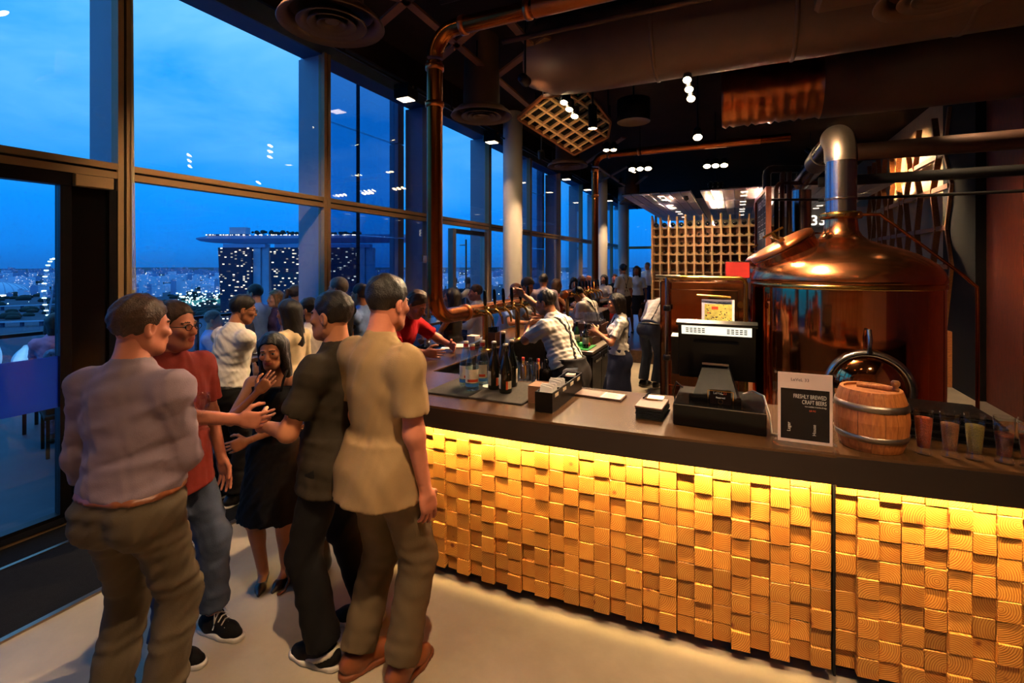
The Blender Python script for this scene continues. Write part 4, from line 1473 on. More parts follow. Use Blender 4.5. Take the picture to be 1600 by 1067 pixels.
    if shoes:
        for i in (0, 1):
            ty = math.radians(toe[i]); fd = npv(math.sin(-ty), math.cos(ty), 0); sd = npv(fd[1], -fd[0], 0)
            A_ = ank[i]; zg = A_[2] - .085
            hs_ = hb * .45 if q == 1 else hb * .6
            Fo = Field(np.minimum(A_ - fd * .13, A_ + fd * .23) - npv(.09, .09, .12), np.maximum(A_ - fd * .13, A_ + fd * .23) + npv(.09, .09, .06), hs_)
            b0 = npv(A_[0], A_[1], zg)
            if fm and not laces:
                Fo.cap(b0 - fd * .045 + npv(0, 0, .028), b0 + fd * .1 + npv(0, 0, .018), .033, .034, .01)
                Fo.cap(b0 + fd * .1 + npv(0, 0, .018), b0 + fd * .165 + npv(0, 0, .012), .034, .012, .02)
                Fo.ell(b0 + fd * .02 + npv(0, 0, .075), (.045, .085, .05), np.stack([sd, fd, npv(0, 0, 1)], 1), 0, 'sub')
                Fo.plane((0, 0, -1), b0)
                child('shoe', Fo, shoes)
            else:
                Fo.cap(b0 - fd * .04 + npv(0, 0, .05), b0 + fd * .02 + npv(0, 0, .058), .04, .042, .02)
                Fo.cap(b0 + fd * .0 + npv(0, 0, .06), b0 + fd * .12 + npv(0, 0, .035), .042, .037, .03)
                Fo.cap(b0 + fd * .12 + npv(0, 0, .033), b0 + fd * .165 + npv(0, 0, .028), .039, .03, .03)
                Fo.cap(A_ - npv(0, 0, .05), A_ + npv(0, 0, .01), .046, .05, .02, flat=1)
                Fo.plane((0, 0, -1), b0 + npv(0, 0, .012))
                so_ = child('shoe', Fo, shoes)
                Fo2 = Field(np.minimum(A_ - fd * .13, A_ + fd * .23) - npv(.09, .09, .12), np.maximum(A_ - fd * .13, A_ + fd * .23) + npv(.09, .09, .06), hs_)
                for zz in (0.004, .012, .02):
                    Fo2.cap(b0 - fd * .042 + npv(0, 0, zz), b0 + fd * .1 + npv(0, 0, zz), .043, .047, 0)
                    Fo2.cap(b0 + fd * .1 + npv(0, 0, zz), b0 + fd * .17 + npv(0, 0, zz), .047, .034, .01)
                Fo2.plane((0, 0, -1), b0); Fo2.plane((0, 0, 1), b0 + npv(0, 0, .026))
                c = child('sole', Fo2, sole, par=so_ or body)
                if stripe:
                    Fx = Fo.copy(); Fx.V = Fx.V - F32(.0035)
                    nn = unit(fd * .42 + npv(0, 0, .9)); pp = b0 + fd * .02 + npv(0, 0, .05)
                    Fx.plane(nn, pp + nn * .012); Fx.plane(-nn, pp - nn * .012)
                    Fx.plane(fd, b0 + fd * .085); Fx.plane(-fd, b0 - fd * .06)
                    child('side_stripe', Fx, stripe, par=so_ or body)
                    tx = text_obj('shoe_lettering', 'PUMA', .017, 'rubber_white', so_ or body, tuple((b0 + fd * .055 - sd * .0465 + npv(0, 0, .074)) * k_), (0, 0, 0), 'LEFT', .0004)
                    tx.rotation_euler = Matrix((Vector(-fd), Vector((0, 0, 1)), Vector(-sd))).transposed().to_euler()
                if laces:
                    g = MB()
                    for j in range(4):
                        yy = .045 + j * .022; zz = .108 - j * .010
                        g.tube([tuple((b0 + fd * (yy - .008) + sd * -.03 + npv(0, 0, zz - .012)) * k_), tuple((b0 + fd * yy + npv(0, 0, zz)) * k_), tuple((b0 + fd * (yy + .008) + sd * .03 + npv(0, 0, zz - .012)) * k_)], .0034, 6)
                    for sg in (1, -1):
                        g.tube([tuple((b0 + fd * .04 + npv(0, 0, .108)) * k_), tuple((b0 + fd * .05 + sd * sg * .03 + npv(0, 0, .125)) * k_), tuple((b0 + fd * .065 + sd * sg * .045 + npv(0, 0, .085)) * k_), tuple((b0 + fd * .045 + sd * sg * .01 + npv(0, 0, .108)) * k_)], .0032, 6)
                        g.tube([tuple((b0 + fd * .04 + npv(0, 0, .108)) * k_), tuple((b0 + fd * .06 + sd * sg * .05 + npv(0, 0, .055)) * k_)], .0032, 6)
                    g.build('shoelace', 'rubber_white' if laces is True else laces, so_ or body)
    return body, dict(hand=[w * k_ for w in wr_], head=hc * k_, k=k_)


def yaw_to(dx, dy):
    return math.atan2(-dx, dy)

# ------------------------------------------------------------------ brew kettles
KP = P(5.595, 5.49)


def kettle(loc, label, group=None, flue_bend=True):
    o = thing('brew_kettle', label, 'kettle', loc, RZ)
    R = .765
    MB().lathe([(R - .03, .0), (R - .01, .08), (R - .01, 1.76), (R - .012, 1.78)], 72).build('tank_wall', 'copper', o)
    MB().lathe([(R - .012, 1.78), (R, 1.782), (R + .002, 1.80), (R, 1.82), (R - .012, 1.825)], 72).build('rim_band', 'brass', o)
    MB().lathe([(R - .012, 1.825), (R + .003, 1.835), (R, 1.875), (.748, 1.925), (.705, 1.99), (.635, 2.045), (.55, 2.093), (.46, 2.133), (.37, 2.165), (.285, 2.192), (.215, 2.222), (.17, 2.262), (.145, 2.31), (.135, 2.38), (.132, 2.44)], 72).build('dome', 'copper_dome', o)
    MB().lathe([(.132, 2.42), (.165, 2.425), (.172, 2.44), (.172, 2.47), (.165, 2.485), (.13, 2.49)], 40).build('collar', 'brass', o)
    for i in range(8):
        a = 2 * PI * i / 8
        MB().ball((.17 * math.cos(a), .17 * math.sin(a), 2.455), .014, 8).build('collar_bolt', 'brass', o)
    MB().cyl((0, 0, 2.49), (0, 0, 2.60), .124, n=36).build('sight_glass', 'steel', o)
    if flue_bend:
        MB().cyl((0, 0, 2.60), (0, 0, 2.98), .128, n=40).lathe([(.128, 2.60), (.134, 2.605), (.134, 2.62), (.128, 2.625)], 40).build('flue_pipe', 'steel', o)
        path = [(0, 0, 2.97)] + arc((0, .26, 2.985), .26, PI, .5 * PI, (0, 1, 0), (0, 0, 1), 10)
        MB().tube(path, .134, 36, caps=False).build('flue_elbow', 'steel_satin', o)
        MB().cyl((0, .26, 3.245), (0, 1.0, 3.245), .120, n=36).build('flue_run', 'steel', o)
        MB().cyl((0, 1.0, 3.245), (0, 1.55, 3.245), .128, n=36).build('flue_sleeve', 'steel_satin', o)
        MB().cyl((0, 1.55, 3.245), (0, 3.02, 3.245), .120, n=36).build('flue_run', 'steel', o)
    else:
        MB().cyl((0, 0, 2.60), (0, 0, 3.11), .128, n=40).build('flue_pipe', 'steel', o)
    # hatch on the shoulder of the dome
    hx = Vector((-.40, -.02, 0)); ax = Vector((-.50, -.10, .86)).normalized()
    c = Vector((-.47, -.12, 2.115))
    h = MB().lathe([(0, -.06), (.27, -.06), (.285, -.05), (.285, .03), (.295, .035), (.295, .05), (0, .055)], 44, c, axis=ax)
    h = h.build('hatch_neck', 'copper', o)
    MB().lathe([(.30, .056), (.30, .09), (.27, .105), (.1, .12), (0, .122)], 44, c, axis=ax).build('hatch_lid', 'copper_satin', h)
    u = Vector((0, 1, 0)).cross(ax).normalized(); v = ax.cross(u)
    m = MB().bar(c + ax * .15 - v * .33, c + ax * .15 + v * .33, .05, .03, ax)
    m.cyl(c + ax * .12, c + ax * .22, .025, n=12).bar(c + ax * .22 - u * .1, c + ax * .22 + u * .1, .02, .02, ax)
    m.build('hatch_clamp', 'brass', h)
    # spray line down the far side
    MB().tube([(.165, 0, 2.46), (.30, -.02, 2.455), (.88, -.05, 1.90), (.97, -.05, 1.80), (.975, -.05, 1.72), (.975, -.05, .35), (.9, -.05, .25), (.7, -.04, .22)], .014, 10).build('spray_line', 'copper_pipe', o)
    # round manway low on the front
    q = Vector((-.05, -1, 0)).normalized()
    c = q * (R - .02) + Vector((0.10, 0, 1.0))
    MB().lathe([(.27, -.04), (.29, -.03), (.31, .03), (.295, .055), (.265, .06), (.255, .04)], 48, c, axis=q).build('manway_ring', 'steel', o)
    MB().lathe([(.258, .03), (.22, .07), (.14, .11), (.05, .125), (0, .127)], 44, c, axis=q).build('manway_door', 'copper', o)
    MB().tube([tuple(c + q * .06 + Vector((0, 0, .28))), tuple(c + q * .08 + Vector((0, 0, .4))), tuple(c + q * .04 + Vector((0, 0, .47)))], .018, 10).build('manway_hinge', 'steel', o)
    for i in range(4):
        a = PI / 4 + i * PI / 2
        MB().cyl((.55 * math.cos(a), .55 * math.sin(a), 0), (.55 * math.cos(a), .55 * math.sin(a), .09), .05, n=12).build('foot', 'steel', o)
    return o


kettle(KP, 'great polished copper brew kettle with a domed top and bent steel flue')
kettle(P(5.595, 8.5), 'rear copper brew kettle half hidden behind the great one', flue_bend=False)

# copper cabinet with guard rail and floor-plan sheet
cab = thing('copper_cabinet', 'mirror-polished copper wort cabinet with a printed seating plan on its face', 'cabinet', P(4.385, 5.7, 0), RZ)
MB().cbox(-.415, .40, -.48, .5, .12, 1.82, .015).build('body', 'copper', cab)
MB().box(-.38, .37, -.45, .47, 0, .12).build('plinth', 'dark_metal', cab)
MB().cbox(-.33, .33, -.497, -.48, .75, 1.74, .006).build('door', 'copper', cab)
MB().cyl((-.05, -.53, 1.685), (.26, -.53, 1.67), .012, n=10).build('paper_clip_bar', 'brass', cab)
MB().cyl((.345, -.5, 1.60), (.345, -.53, 1.60), .03, n=18).build('dial', 'brass', cab)
mp = MB().box(-.008, .292, -.501, -.4985, 1.40, 1.645)
mp.box(.02, .27, -.5020, -.501, 1.43, 1.60, 1)
mp.box(.085, .145, -.5028, -.502, 1.545, 1.575, 2)
rr2 = random.Random(4)
for i in range(34):
    x = rr2.uniform(.025, .25); z = rr2.uniform(1.435, 1.59); w = rr2.uniform(.006, .02)
    if .07 < x < .16 and 1.5 < z: continue
    mp.box(x, x + w, -.5026, -.502, z, z + .009, rr2.choice((3, 3, 3, 2)))
for i in range(6):
    mp.box(.02 + i * .042, .045 + i * .042, -.5026, -.501, 1.614, 1.618, 3)
mat('plan_green', lin(196, 190, 96), .6, var=.3, vscale=30)
mat('plan_paper', lin(226, 224, 236), .6, var=.02)
mp.build('seating_plan', ['plan_paper', 'plan_green', 'ink_red', 'ink_dark'], cab)
g = thing('guard_rail', 'bent brass guard rail standing before the copper cabinet', 'rail', P(4.385, 5.1, 0), RZ)
MB().tube([(-.33, 0, 1.86)] + arc((.33, 0, 1.80), .06, PI / 2, 0, (1, 0, 0), (0, 0, 1), 6) + [(.39, 0, .0)], .021, 14).build('rail_tube', 'brass', g)
MB().cyl((-.33, 0, 0), (-.33, 0, 1.86), .019, n=14).build('rail_post', 'steel', g)
MB().cyl((-.44, 0, 1.87), (-.2, 0, 1.87), .02, n=14).build('cross_handle', 'steel', g)
for z in (1.55, 1.05, .55):
    MB().lathe([(.019, -.03), (.034, -.025), (.034, .025), (.019, .03)], 14, (-.33, 0, z)).build('rail_clamp', 'dark_metal', g)
MB().cyl((-.33, 0, .5), (.39, 0, .5), .014, n=10).build('lower_rail', 'brass', g)
rbx = thing('control_box', 'dull red steel control box above the copper cabinet', 'control box', P(4.70, 6.0, 1.82), RZ)
MB().cbox(-.12, .13, -.1, .1, .02, .2, .008).build('housing', 'red_paint', rbx)
MB().box(-.12, .13, -.1, .1, .2, .206).build('cover', 'steel', rbx)
MB().box(-.1, .1, -.08, .08, 0, .02).build('base', 'dark_metal', rbx)

# pipes beside the flues
dp = thing('process_pipes', 'cluster of dark process pipes rising beside the copper kettles', 'pipework')
for x, yb, r in ((1198, 264, .055), (1213, 286, .03), (1222, 264, .032), (1233, 262, .032)):
    a, b, c = at(x, 392, 6.9), at(x, yb, 6.9), at(1290, yb, 6.9)
    cr = .09
    pth = [a, b - Vector((0, 0, cr))] + [b + Vector((cr * (1 - math.cos(q)), 0, -cr * (1 - math.sin(q)))) for q in (PI / 6, PI / 3, PI / 2)] + [c]
    MB().tube(pth, r, 14).build('pipe', 'rust_pipe' if r < .05 else 'dark_metal', dp)
MB().tube([at(1196, 312, 6.85), at(1290, 312, 6.85)], .018, 8).build('pipe_bracket', 'dark_metal', dp)

# chalkboard
A_, B_ = at(1200, 297, 6.35), at(1183, 297, 7.6)
A_.z = B_.z = 0
dv = (B_ - A_); Lb = dv.length
cb = thing('chalkboard', 'tall chalkboard in a red-brown frame beside the process pipes', 'chalkboard', (A_.x, A_.y, 2.2), math.atan2(dv.y, dv.x))
MB().box(0, Lb, -.02, .0, 0, .76).build('slate', 'chalkboard', cb)
for a in ((-.05, 0, -.05, .81), (Lb, Lb + .05, -.05, .81)):
    MB().box(a[0], a[1], -.035, .03, a[2], a[3]).build('frame_side', 'brown_wall_wood', cb)
for z in (-.05, .76):
    MB().box(0, Lb, -.035, .03, z, z + .05).build('frame_rail', 'brown_wall_wood', cb)
for body, z, sz in (('BEER STYLES', .60, .15), ('SEASONAL', .16, .13)):
    text_obj('chalk_lettering', body, sz, 'ink_white', cb, (Lb * .5, .004, z), (PI / 2, 0, PI), 'CENTER')
m = MB()
for i in range(4):
    for j in range(3):
        m.box(.15 + j * .38, .38 + j * .38, .0, .004, .28 + i * .075, .285 + i * .075)
m.build('chalk_lines', 'ink_white', cb)
MB().box(Lb * .5 - .02, Lb * .5 + .02, -.06, -.02, -2.2, .78).build('stand', 'dark_metal', cb)

# lit number sign on the white partition
sg = thing('number_sign', 'small lit number sign on the white partition behind the flues', 'sign', P(7.0, 16.27, 3.05), RZ)
MB().box(-.42, .36, -.03, .03, 0, .42).build('sign_panel', 'white_paint', sg)
text_obj('sign_numerals', '33', .40, 'sign_glow', sg, (-.37, -.032, .06), (PI / 2, 0, 0), 'LEFT', .004)

# ------------------------------------------------------------------ wooden lattice screen on the right wall
lat = thing('lattice_screen', 'wooden screen of kinked slats lit against the beige wall', 'screen', P(7.86, 0, 0), RZ)


def t_on(px, S):
    u = (px - 800) / 755
    Y = (S - 4.69) / (u * N_.x + N_.y)
    return u * Y * D_.x + Y * D_.y


for i, px in enumerate((1359, 1365, 1373, 1382, 1393, 1405, 1418, 1434, 1462, 1484)):
    tt = t_on(px, 7.86)
    pts = []
    for j, z in enumerate((0.9, 1.95, 2.6, 3.28, 3.85, 4.55)):
        pts.append((0, tt + (.12 if (i + j) % 2 else -.12) + .05 * math.sin(i * 3.1 + j), z))
    for j in range(5):
        MB().bar(pts[j], pts[j + 1], .05, .09, (1, 0, 0)).build('slat', 'lattice_wood', lat)
ta, tb = t_on(1484, 7.86), t_on(1357, 7.86)
for z in (1.95, 2.6, 3.28, 3.85):
    MB().box(-.03, .04, ta, tb, z - .04, z + .04).build('cross_slat', 'lattice_wood', lat)
MB().box(-.06, .06, ta - .1, tb, .0, .9).build('screen_base', 'lattice_wood', lat)

# ------------------------------------------------------------------ wine rack at the far end
rk = thing('wine_rack', 'tall pale timber wine rack filling the far wall', 'rack', P(0, 14.92, 0), RZ)
s0r, dsr = 2.40, .238
zr = [.45 + .262 * i for i in range(11)]
for i in range(15):
    s = s0r + i * dsr
    tz = 3.44 - (.05 if i % 2 else 0)
    MB().prism([(0, .0), (.38, .0), (.38, tz - .16), (.05, tz), (0, tz)], -.024, .024).build('upright', 'rack_wood', rk)
    o = rk.children[-1] if False else [c for c in bpy.data.objects if c.parent == rk][-1]
    # prism is drawn in x-y; stand it up
    o.rotation_euler = (PI / 2, 0, PI / 2)
    o.location = (s, 0, 0)
for z in zr:
    MB().box(s0r + .024, s0r + 14 * dsr - .024, .06, .36, z - .03, z).build('shelf', 'rack_wood', rk)
MB().box(s0r, s0r + 14 * dsr, .38, .40, 0, 3.05).build('back_panel', 'lattice_wood', rk)
MB().box(s0r + .024, s0r + 14 * dsr - .024, .02, .38, 0, .42).build('plinth', 'lattice_wood', rk)
wedge = MB().add([(-.1, 0, 0), (-.01, 0, 0), (-.1, 0, .06), (-.1, .3, 0), (-.01, .3, 0), (-.1, .3, .06)], [(0, 1, 2), (5, 4, 3), (0, 3, 4, 1), (1, 4, 5, 2), (2, 5, 3, 0)])
wedge.add([(.1, 0, 0), (.01, 0, 0), (.1, 0, .06), (.1, .3, 0), (.01, .3, 0), (.1, .3, .06)], [(2, 1, 0), (3, 4, 5), (1, 4, 3, 0), (2, 5, 4, 1), (0, 3, 5, 2)])
wme = wedge.mesh('cradle', 'rack_wood')
bprof = [(0, 0), (.036, 0), (.0385, .01), (.0385, .19), (.032, .225), (.015, .255), (.0145, .30), (.0165, .302), (.0165, .315), (0, .316)]
bme = MB().lathe(bprof, 12).mesh('wine_bottle', 'bottle_dark')
ORD = 'first second third fourth fifth sixth seventh eighth ninth tenth eleventh twelfth thirteenth fourteenth fifteenth sixteenth'.split()
for zi, z in enumerate(zr):
    for i in range(14):
        s = s0r + (i + .5) * dsr
        if z > 1.9:
            o = bpy.data.objects.new('cradle', wme); COL.objects.link(o); o.parent = rk; o.location = (s, .07, z)
        if z < 1.6 or i > 12: continue
        b = bpy.data.objects.new('wine_bottle', bme); COL.objects.link(b)
        p = P(s, 14.92 + .02, z + (.055 if zi < 10 else .075))
        b.location = p
        if zi < 10:
            b.rotation_euler = Matrix.Rotation(RZ, 3, 'Z').to_4x4().to_3x3().to_euler()
            b.rotation_euler = (Matrix.Rotation(RZ, 3, 'Z') @ Matrix.Rotation(PI / 2, 3, 'X')).to_euler()
            b.location = P(s, 14.92 + .30, z + .055)
            tag(b, 'dark wine bottle lying neck out, %s cell along the %s row down the rack' % (ORD[i], ORD[10 - zi]), 'bottle', 'bottles in the wine rack cells')
        else:
            b.rotation_euler = (Matrix.Rotation(RZ, 3, 'Z') @ Matrix.Rotation(-PI / 2, 3, 'X')).to_euler()
            b.scale = (1.75, 1.75, 1.0)
            b.location = P(s, 14.92 + .0, z + .085)
            tag(b, 'fat dark bottle base out on the rack top, %s from the window end' % ORD[i], 'bottle', 'large bottles along the rack top')

# ------------------------------------------------------------------ hexagonal mirror under the ceiling, its reflection built as lattice bars
hx_px = ((809, 184), (848, 151), (916, 141), (954, 189), (950, 212), (897, 240))
pc = at(882, 190, 7.0)
nrm = Vector((-.05, -.62, -.78)).normalized()


def ray_plane(px, py):
    d = at(px, py, 1.0) - Vector((0, 0, 2))
    k = (pc - Vector((0, 0, 2))).dot(nrm) / d.dot(nrm)
    return Vector((0, 0, 2)) + d * k


hp = [ray_plane(*q) for q in hx_px]
ux = (hp[5] - hp[0]).normalized(); vx = nrm.cross(ux).normalized()
hexo = thing('hexagon_mirror', 'six-sided tilted ceiling mirror with its reflection modelled as a wooden lattice', 'ceiling panel', pc)
h2 = [((p - pc).dot(ux), (p - pc).dot(vx)) for p in hp]


def w3(a, b, z=0.0): return ux * a + vx * b + nrm * z


MBp = MB()
n6 = len(h2)
MBp.add([w3(a, b, -.03) for a, b in h2] + [w3(a, b, -.06) for a, b in h2], [list(range(6)), list(range(11, 5, -1))] + [(i, i + 6, (i + 1) % 6 + 6, (i + 1) % 6) for i in range(6)])
MBp.build('back_plate', 'black_gloss', hexo)
for i in range(6):
    MB().bar(w3(*h2[i]), w3(*h2[(i + 1) % 6]), .03, .08, nrm).build('rim_bar', 'caddy_wood', hexo)


def clip(p, d):
    lo_, hi_ = -9, 9
    c = Vector((sum(a for a, b in h2) / 6, sum(b for a, b in h2) / 6))
    for i in range(6):
        a, b = Vector(h2[i]), Vector(h2[(i + 1) % 6])
        nn = Vector((-(b - a).y, (b - a).x))
        if nn.dot(c - a) < 0: nn = -nn
        den = nn.dot(d); num = nn.dot(a - p)
        if abs(den) < 1e-9:
            if num > 0: return None
        elif den > 0: lo_ = max(lo_, num / den)
        else: hi_ = min(hi_, num / den)
    return (lo_, hi_) if hi_ - lo_ > .03 else None


for j in range(7):  # bars model the rack reflected in the mirror
    p = Vector((0, -.62 + j * .2)); d = Vector((1, .0))
    r = clip(p, d)
    if r: MB().bar(w3(*(p + d * r[0])), w3(*(p + d * r[1])), .028, .07, nrm).build('reflection_bar', 'rack_wood', hexo)
for j in range(14):
    p = Vector((-.85 + j * .135, 0)); d = Vector((.25, 1)).normalized()
    r = clip(p, d)
    if r: MB().bar(w3(*(p + d * r[0])), w3(*(p + d * r[1])), .022, .055, nrm).build('reflection_bar', 'rack_wood', hexo)
for i in (1, 2, 4):
    MB().cyl(w3(*h2[i]), Vector((w3(*h2[i]).x, w3(*h2[i]).y, 4.95 - pc.z)), .008, n=6).build('hanging_wire', 'dark_metal', hexo)

# ------------------------------------------------------------------ ceiling spotlights
WARM = (1.0, 0.68, 0.38)


def lamp_head(label, loc, aim, lenses=1, energy=200, size=50, stem_to=4.95, r=.055, light=True, col=WARM, axis=None):
    o = thing('ceiling_spotlight', label, 'spotlight', loc)
    a = (Vector(aim) - Vector(loc)).normalized()
    side = Vector(axis).normalized() if axis else a.cross(Vector((0, 0, 1))).normalized()
    m = MB()
    for i in range(lenses):
        c = side * (i - (lenses - 1) / 2) * r * 2.2
        hs = MB().lathe([(0, -.12), (r * .8, -.12), (r, -.09), (r, .03), (r * 1.08, .035), (r * .95, .04)], 18, c, axis=a)
        hs.build('lamp_housing', 'dark_metal', o)
        MB().lathe([(0, .018), (r * .62, .02), (r * .92, .03)], 18, c, axis=a).build('lamp_lens', 'lamp_glow', o)
    if lenses > 1:
        w = lenses * r * 1.15
        MB().bar(side * -w - a * .05, side * w - a * .05, .05, .05, a).build('lamp_frame', 'black_plastic', o)
    MB().cyl((0, 0, .05), (0, 0, stem_to - loc[2]), .012, n=8).build('stem', 'dark_metal', o)
    if light:
        spot(o, Vector(loc) + a * .07, aim, energy, size, .7, col)
    return o


V3 = Vector
lamp_head('bright three-lens spotlight hung under the big round duct', at(1077, 137, 5.15), P(4.2, 3.1, 1.1), 3, 740, 85, 4.03, .045, axis=(.25, .1, -1))
lamp_head('single spotlight on a long stem just below the bright three-lens one', at(1090, 212, 6.4), P(4.45, 5.2, 1.5), 1, 420, 60, 4.95, .06)
lamp_head('three-lens spotlight glaring before the hexagonal mirror', at(890, 168, 6.2), P(2.8, 4.4, 1.1), 3, 1050, 85, 4.2, .05, axis=(.5, .1, -.6))
lamp_head('small two-lens spotlight between hexagon mirror and second copper pipe', at(953, 232, 9.0), P(2.8, 8.0, 1), 2, 380, 70, 4.95, .06)
lamp_head('black three-lens bar spotlight beside the second copper pipe', at(1000, 262, 9.6), P(3.4, 8.0, .5), 3, 340, 75, 4.95, .07, axis=(1, -.3, 0))
lamp_head('black three-lens bar spotlight left of the kettle flue', at(1118, 257, 9.4), P(4.4, 8.2, .5), 3, 180, 75, 4.95, .07, axis=(1, -.3, 0))
lamp_head('tiny three-lens spotlight before the slatted ceiling panels', at(1118, 290, 11.2), P(4.0, 14.9, 2.2), 3, 340, 80, 4.95, .05, axis=(1, -.3, 0))
lamp_head('bright little spotlight by the windows under the third diffuser', at(846, 245, 8.8), P(1.4, 9.5, .6), 1, 160, 60, 4.6, .06)
# black cylinder downlights
for (px, py, Y, r, lab) in ((926, 186, 6.6, .06, 'slim black cylinder downlight in front of the hexagonal mirror'), (990, 176, 6.6, .22, 'fat black drum loudspeaker hanging from the dark ceiling')):
    c = at(px, py, Y)
    o = thing('drum_fixture', lab, 'ceiling fixture', c)
    MB().lathe([(r, -.13), (r, .17), (0, .17)], 28).build('drum', 'dark_metal', o)
    MB().lathe([(0, -.10), (r * .9, -.12), (r, -.13)], 28).build('grille' if r > .1 else 'lamp_lens', 'duct_black' if r > .1 else 'lamp_soft', o)
    MB().cyl((0, 0, .17), (0, 0, 4.95 - c.z), .014, n=8).build('stem', 'dark_metal', o)
# window-side track with floodlights
tr = thing('light_track', 'black lighting rod running along the windows under the ceiling edge', 'track', P(.62, 0, 4.42), RZ)
MB().box(-.012, .012, 3.8, 20.5, -.012, .012).build('rod', 'dark_metal', tr)
for i in range(8):
    MB().box(-.01, .01, 4.2 + i * 2.3, 4.22 + i * 2.3, .012, .30).build('rod_hanger', 'dark_metal', tr)
for i, (t, lab) in enumerate(((5.35, 'boxy black floodlight on window rod just before the first copper pipe'), (7.9, 'boxy black floodlight under the second round diffuser'),
                              (12.2, 'small floodlight on the window rod before the second copper pipe'), (14.2, 'floodlight on the window rod just beyond the second copper pipe'), (17.0, 'farthest floodlight on the window rod'))):
    o = thing('floodlight', lab, 'floodlight', P(.62, t, 4.40), RZ, 'floodlights on the window rod')
    MB().cbox(-.13, .13, -.11, .11, -.17, -.03, .015).build('housing', 'black_plastic', o)
    for k in range(6):
        MB().box(-.12, .12, -.10 + k * .035, -.088 + k * .035, -.03, .02).build('cooling_fin', 'black_plastic', o)
    MB().box(-.09, .09, -.08, .08, -.178, -.168).build('lamp_lens', 'lamp_soft', o)
    MB().box(-.13, .13, -.012, .012, -.03, -.005).build('bracket', 'steel_satin', o)
    spot(o, P(.62, t, 4.2), P(1.0, t + .3, 0), 55, 80, .8, WARM)
# unseen lamps, some read off the light, others added for brightness: over the front floor, the counter and the wall screen
lamp_head('ceiling spotlight over the front floor', P(4.6, .6, 4.5), P(4.0, 1.5, 0), 1, 520, 62)
lamp_head('ceiling spotlight over the corner of the bar', P(3.2, .3, 4.5), P(2.4, 2.0, 0), 1, 90, 55)
lamp_head('ceiling spotlight over the right end of the bar', P(6.2, .8, 4.5), P(5.5, 2.8, 1.1), 1, 340, 44)
lamp_head('ceiling spotlight lighting the wooden lattice screen', P(6.2, 12.6, 4.5), P(7.95, 12.3, 2.9), 1, 1900, 100)
lamp_head('ceiling spotlight grazing the first white column', P(1.55, 7.75, 4.5), P(.80, 8.5, 1.6), 1, 420, 40)
lamp_head('ceiling spotlight grazing the second white column', P(1.5, 14.7, 4.5), P(.80, 15.4, 1.6), 1, 420, 40)
lamp_head('ceiling spotlight aimed at the wine rack front', P(3.6, 12.3, 3.58), P(3.8, 14.9, 1.6), 1, 260, 90, 3.6)
lamp_head('ceiling spotlight over the kettle aisle', P(4.2, 3.6, 4.3), P(5.25, 5.2, 2.5), 1, 1300, 60)
lamp_head('ceiling spotlight over the window side tables', P(1.9, 2.2, 4.5), P(.5, 3.6, 1.3), 1, 260, 80)
lamp_head('ceiling spotlight over guests at the first taps', P(2.3, 6.4, 4.5), P(1.5, 5.2, 1.3), 1, 150, 70)
lamp_head('ceiling spotlight over the far dining platform', P(2.2, 13.2, 4.5), P(1.6, 12.5, .6), 1, 220, 90)

lamp_head('added spotlight brightening the room behind the viewer for the kettle reflection', P(5.6, -1.6, 4.5), P(5.6, -2.2, 0), 1, 420, 100)  # added lamp, gives the kettle a brighter room to reflect
lamp_head('ceiling spotlight over the entrance side of the room', P(3.0, -2.4, 4.5), P(3.0, -2.8, 0), 1, 110, 100)
for i, s in enumerate((2.9, 4.1, 5.3)):  # unseen uplights, added to brighten the slatted ceiling panels
    o = thing('added_uplight', 'small added uplight on top of the wine rack, %s from the windows' % ORD[i], 'uplight', P(s, 15.12, 3.05), RZ, 'added uplights on the wine rack')
    MB().lathe([(.05, 0), (.06, .06), (.05, .06)], 16).build('housing', 'dark_metal', o)
    MB().lathe([(0, .045), (.045, .05)], 16).build('lamp_lens', 'lamp_soft', o)
    spot(o, P(s, 15.12, 3.14), P(s - .1, 13.6, 3.62), 700, 160, .9, (1.0, .70, .50))

lamp_head('added spotlight turned up to brighten the hexagonal mirror lattice', P(2.6, 4.85, 4.0), pc, 1, 45, 44)  # added lamp, only brightens the mirror's lattice

lamp_head('added spotlight over the floor behind the register, brightening the kettle reflection', P(4.5, 4.3, 4.5), P(4.6, 4.4, 0), 1, 320, 70)  # added lamp, lights the aisle so the tank reflects more

lamp_head('added spotlight warming the brown wood wall', P(6.8, 6.4, 4.5), P(7.95, 7.8, 1.4), 1, 260, 70)  # added lamp, warms the wall against the blue window light

o = dup(lat, P(-8.45, -4.08), RZ - PI / 2, 'wooden screen of kinked slats on the wall behind the viewer, mirrored in the kettle')

# ------------------------------------------------------------------ things on the front counter
def on(s, t, z=0): return P(s, t, ZC + z)


for i, (a, b) in enumerate(((2.79, 3.118), (3.122, 3.50))):
    o = MB().cbox(a, b, 2.70 + .01 * i, 3.22, 0.0005, .011, .003).build('bar_mat', 'rubber_mat', None, P(0, 0, ZC), RZ)
    tag(o, ('ribbed dark rubber bar mat under the water bottles', 'ribbed dark rubber bar mat under the dark beer bottles')[i], 'bar mat')
ZM = .012


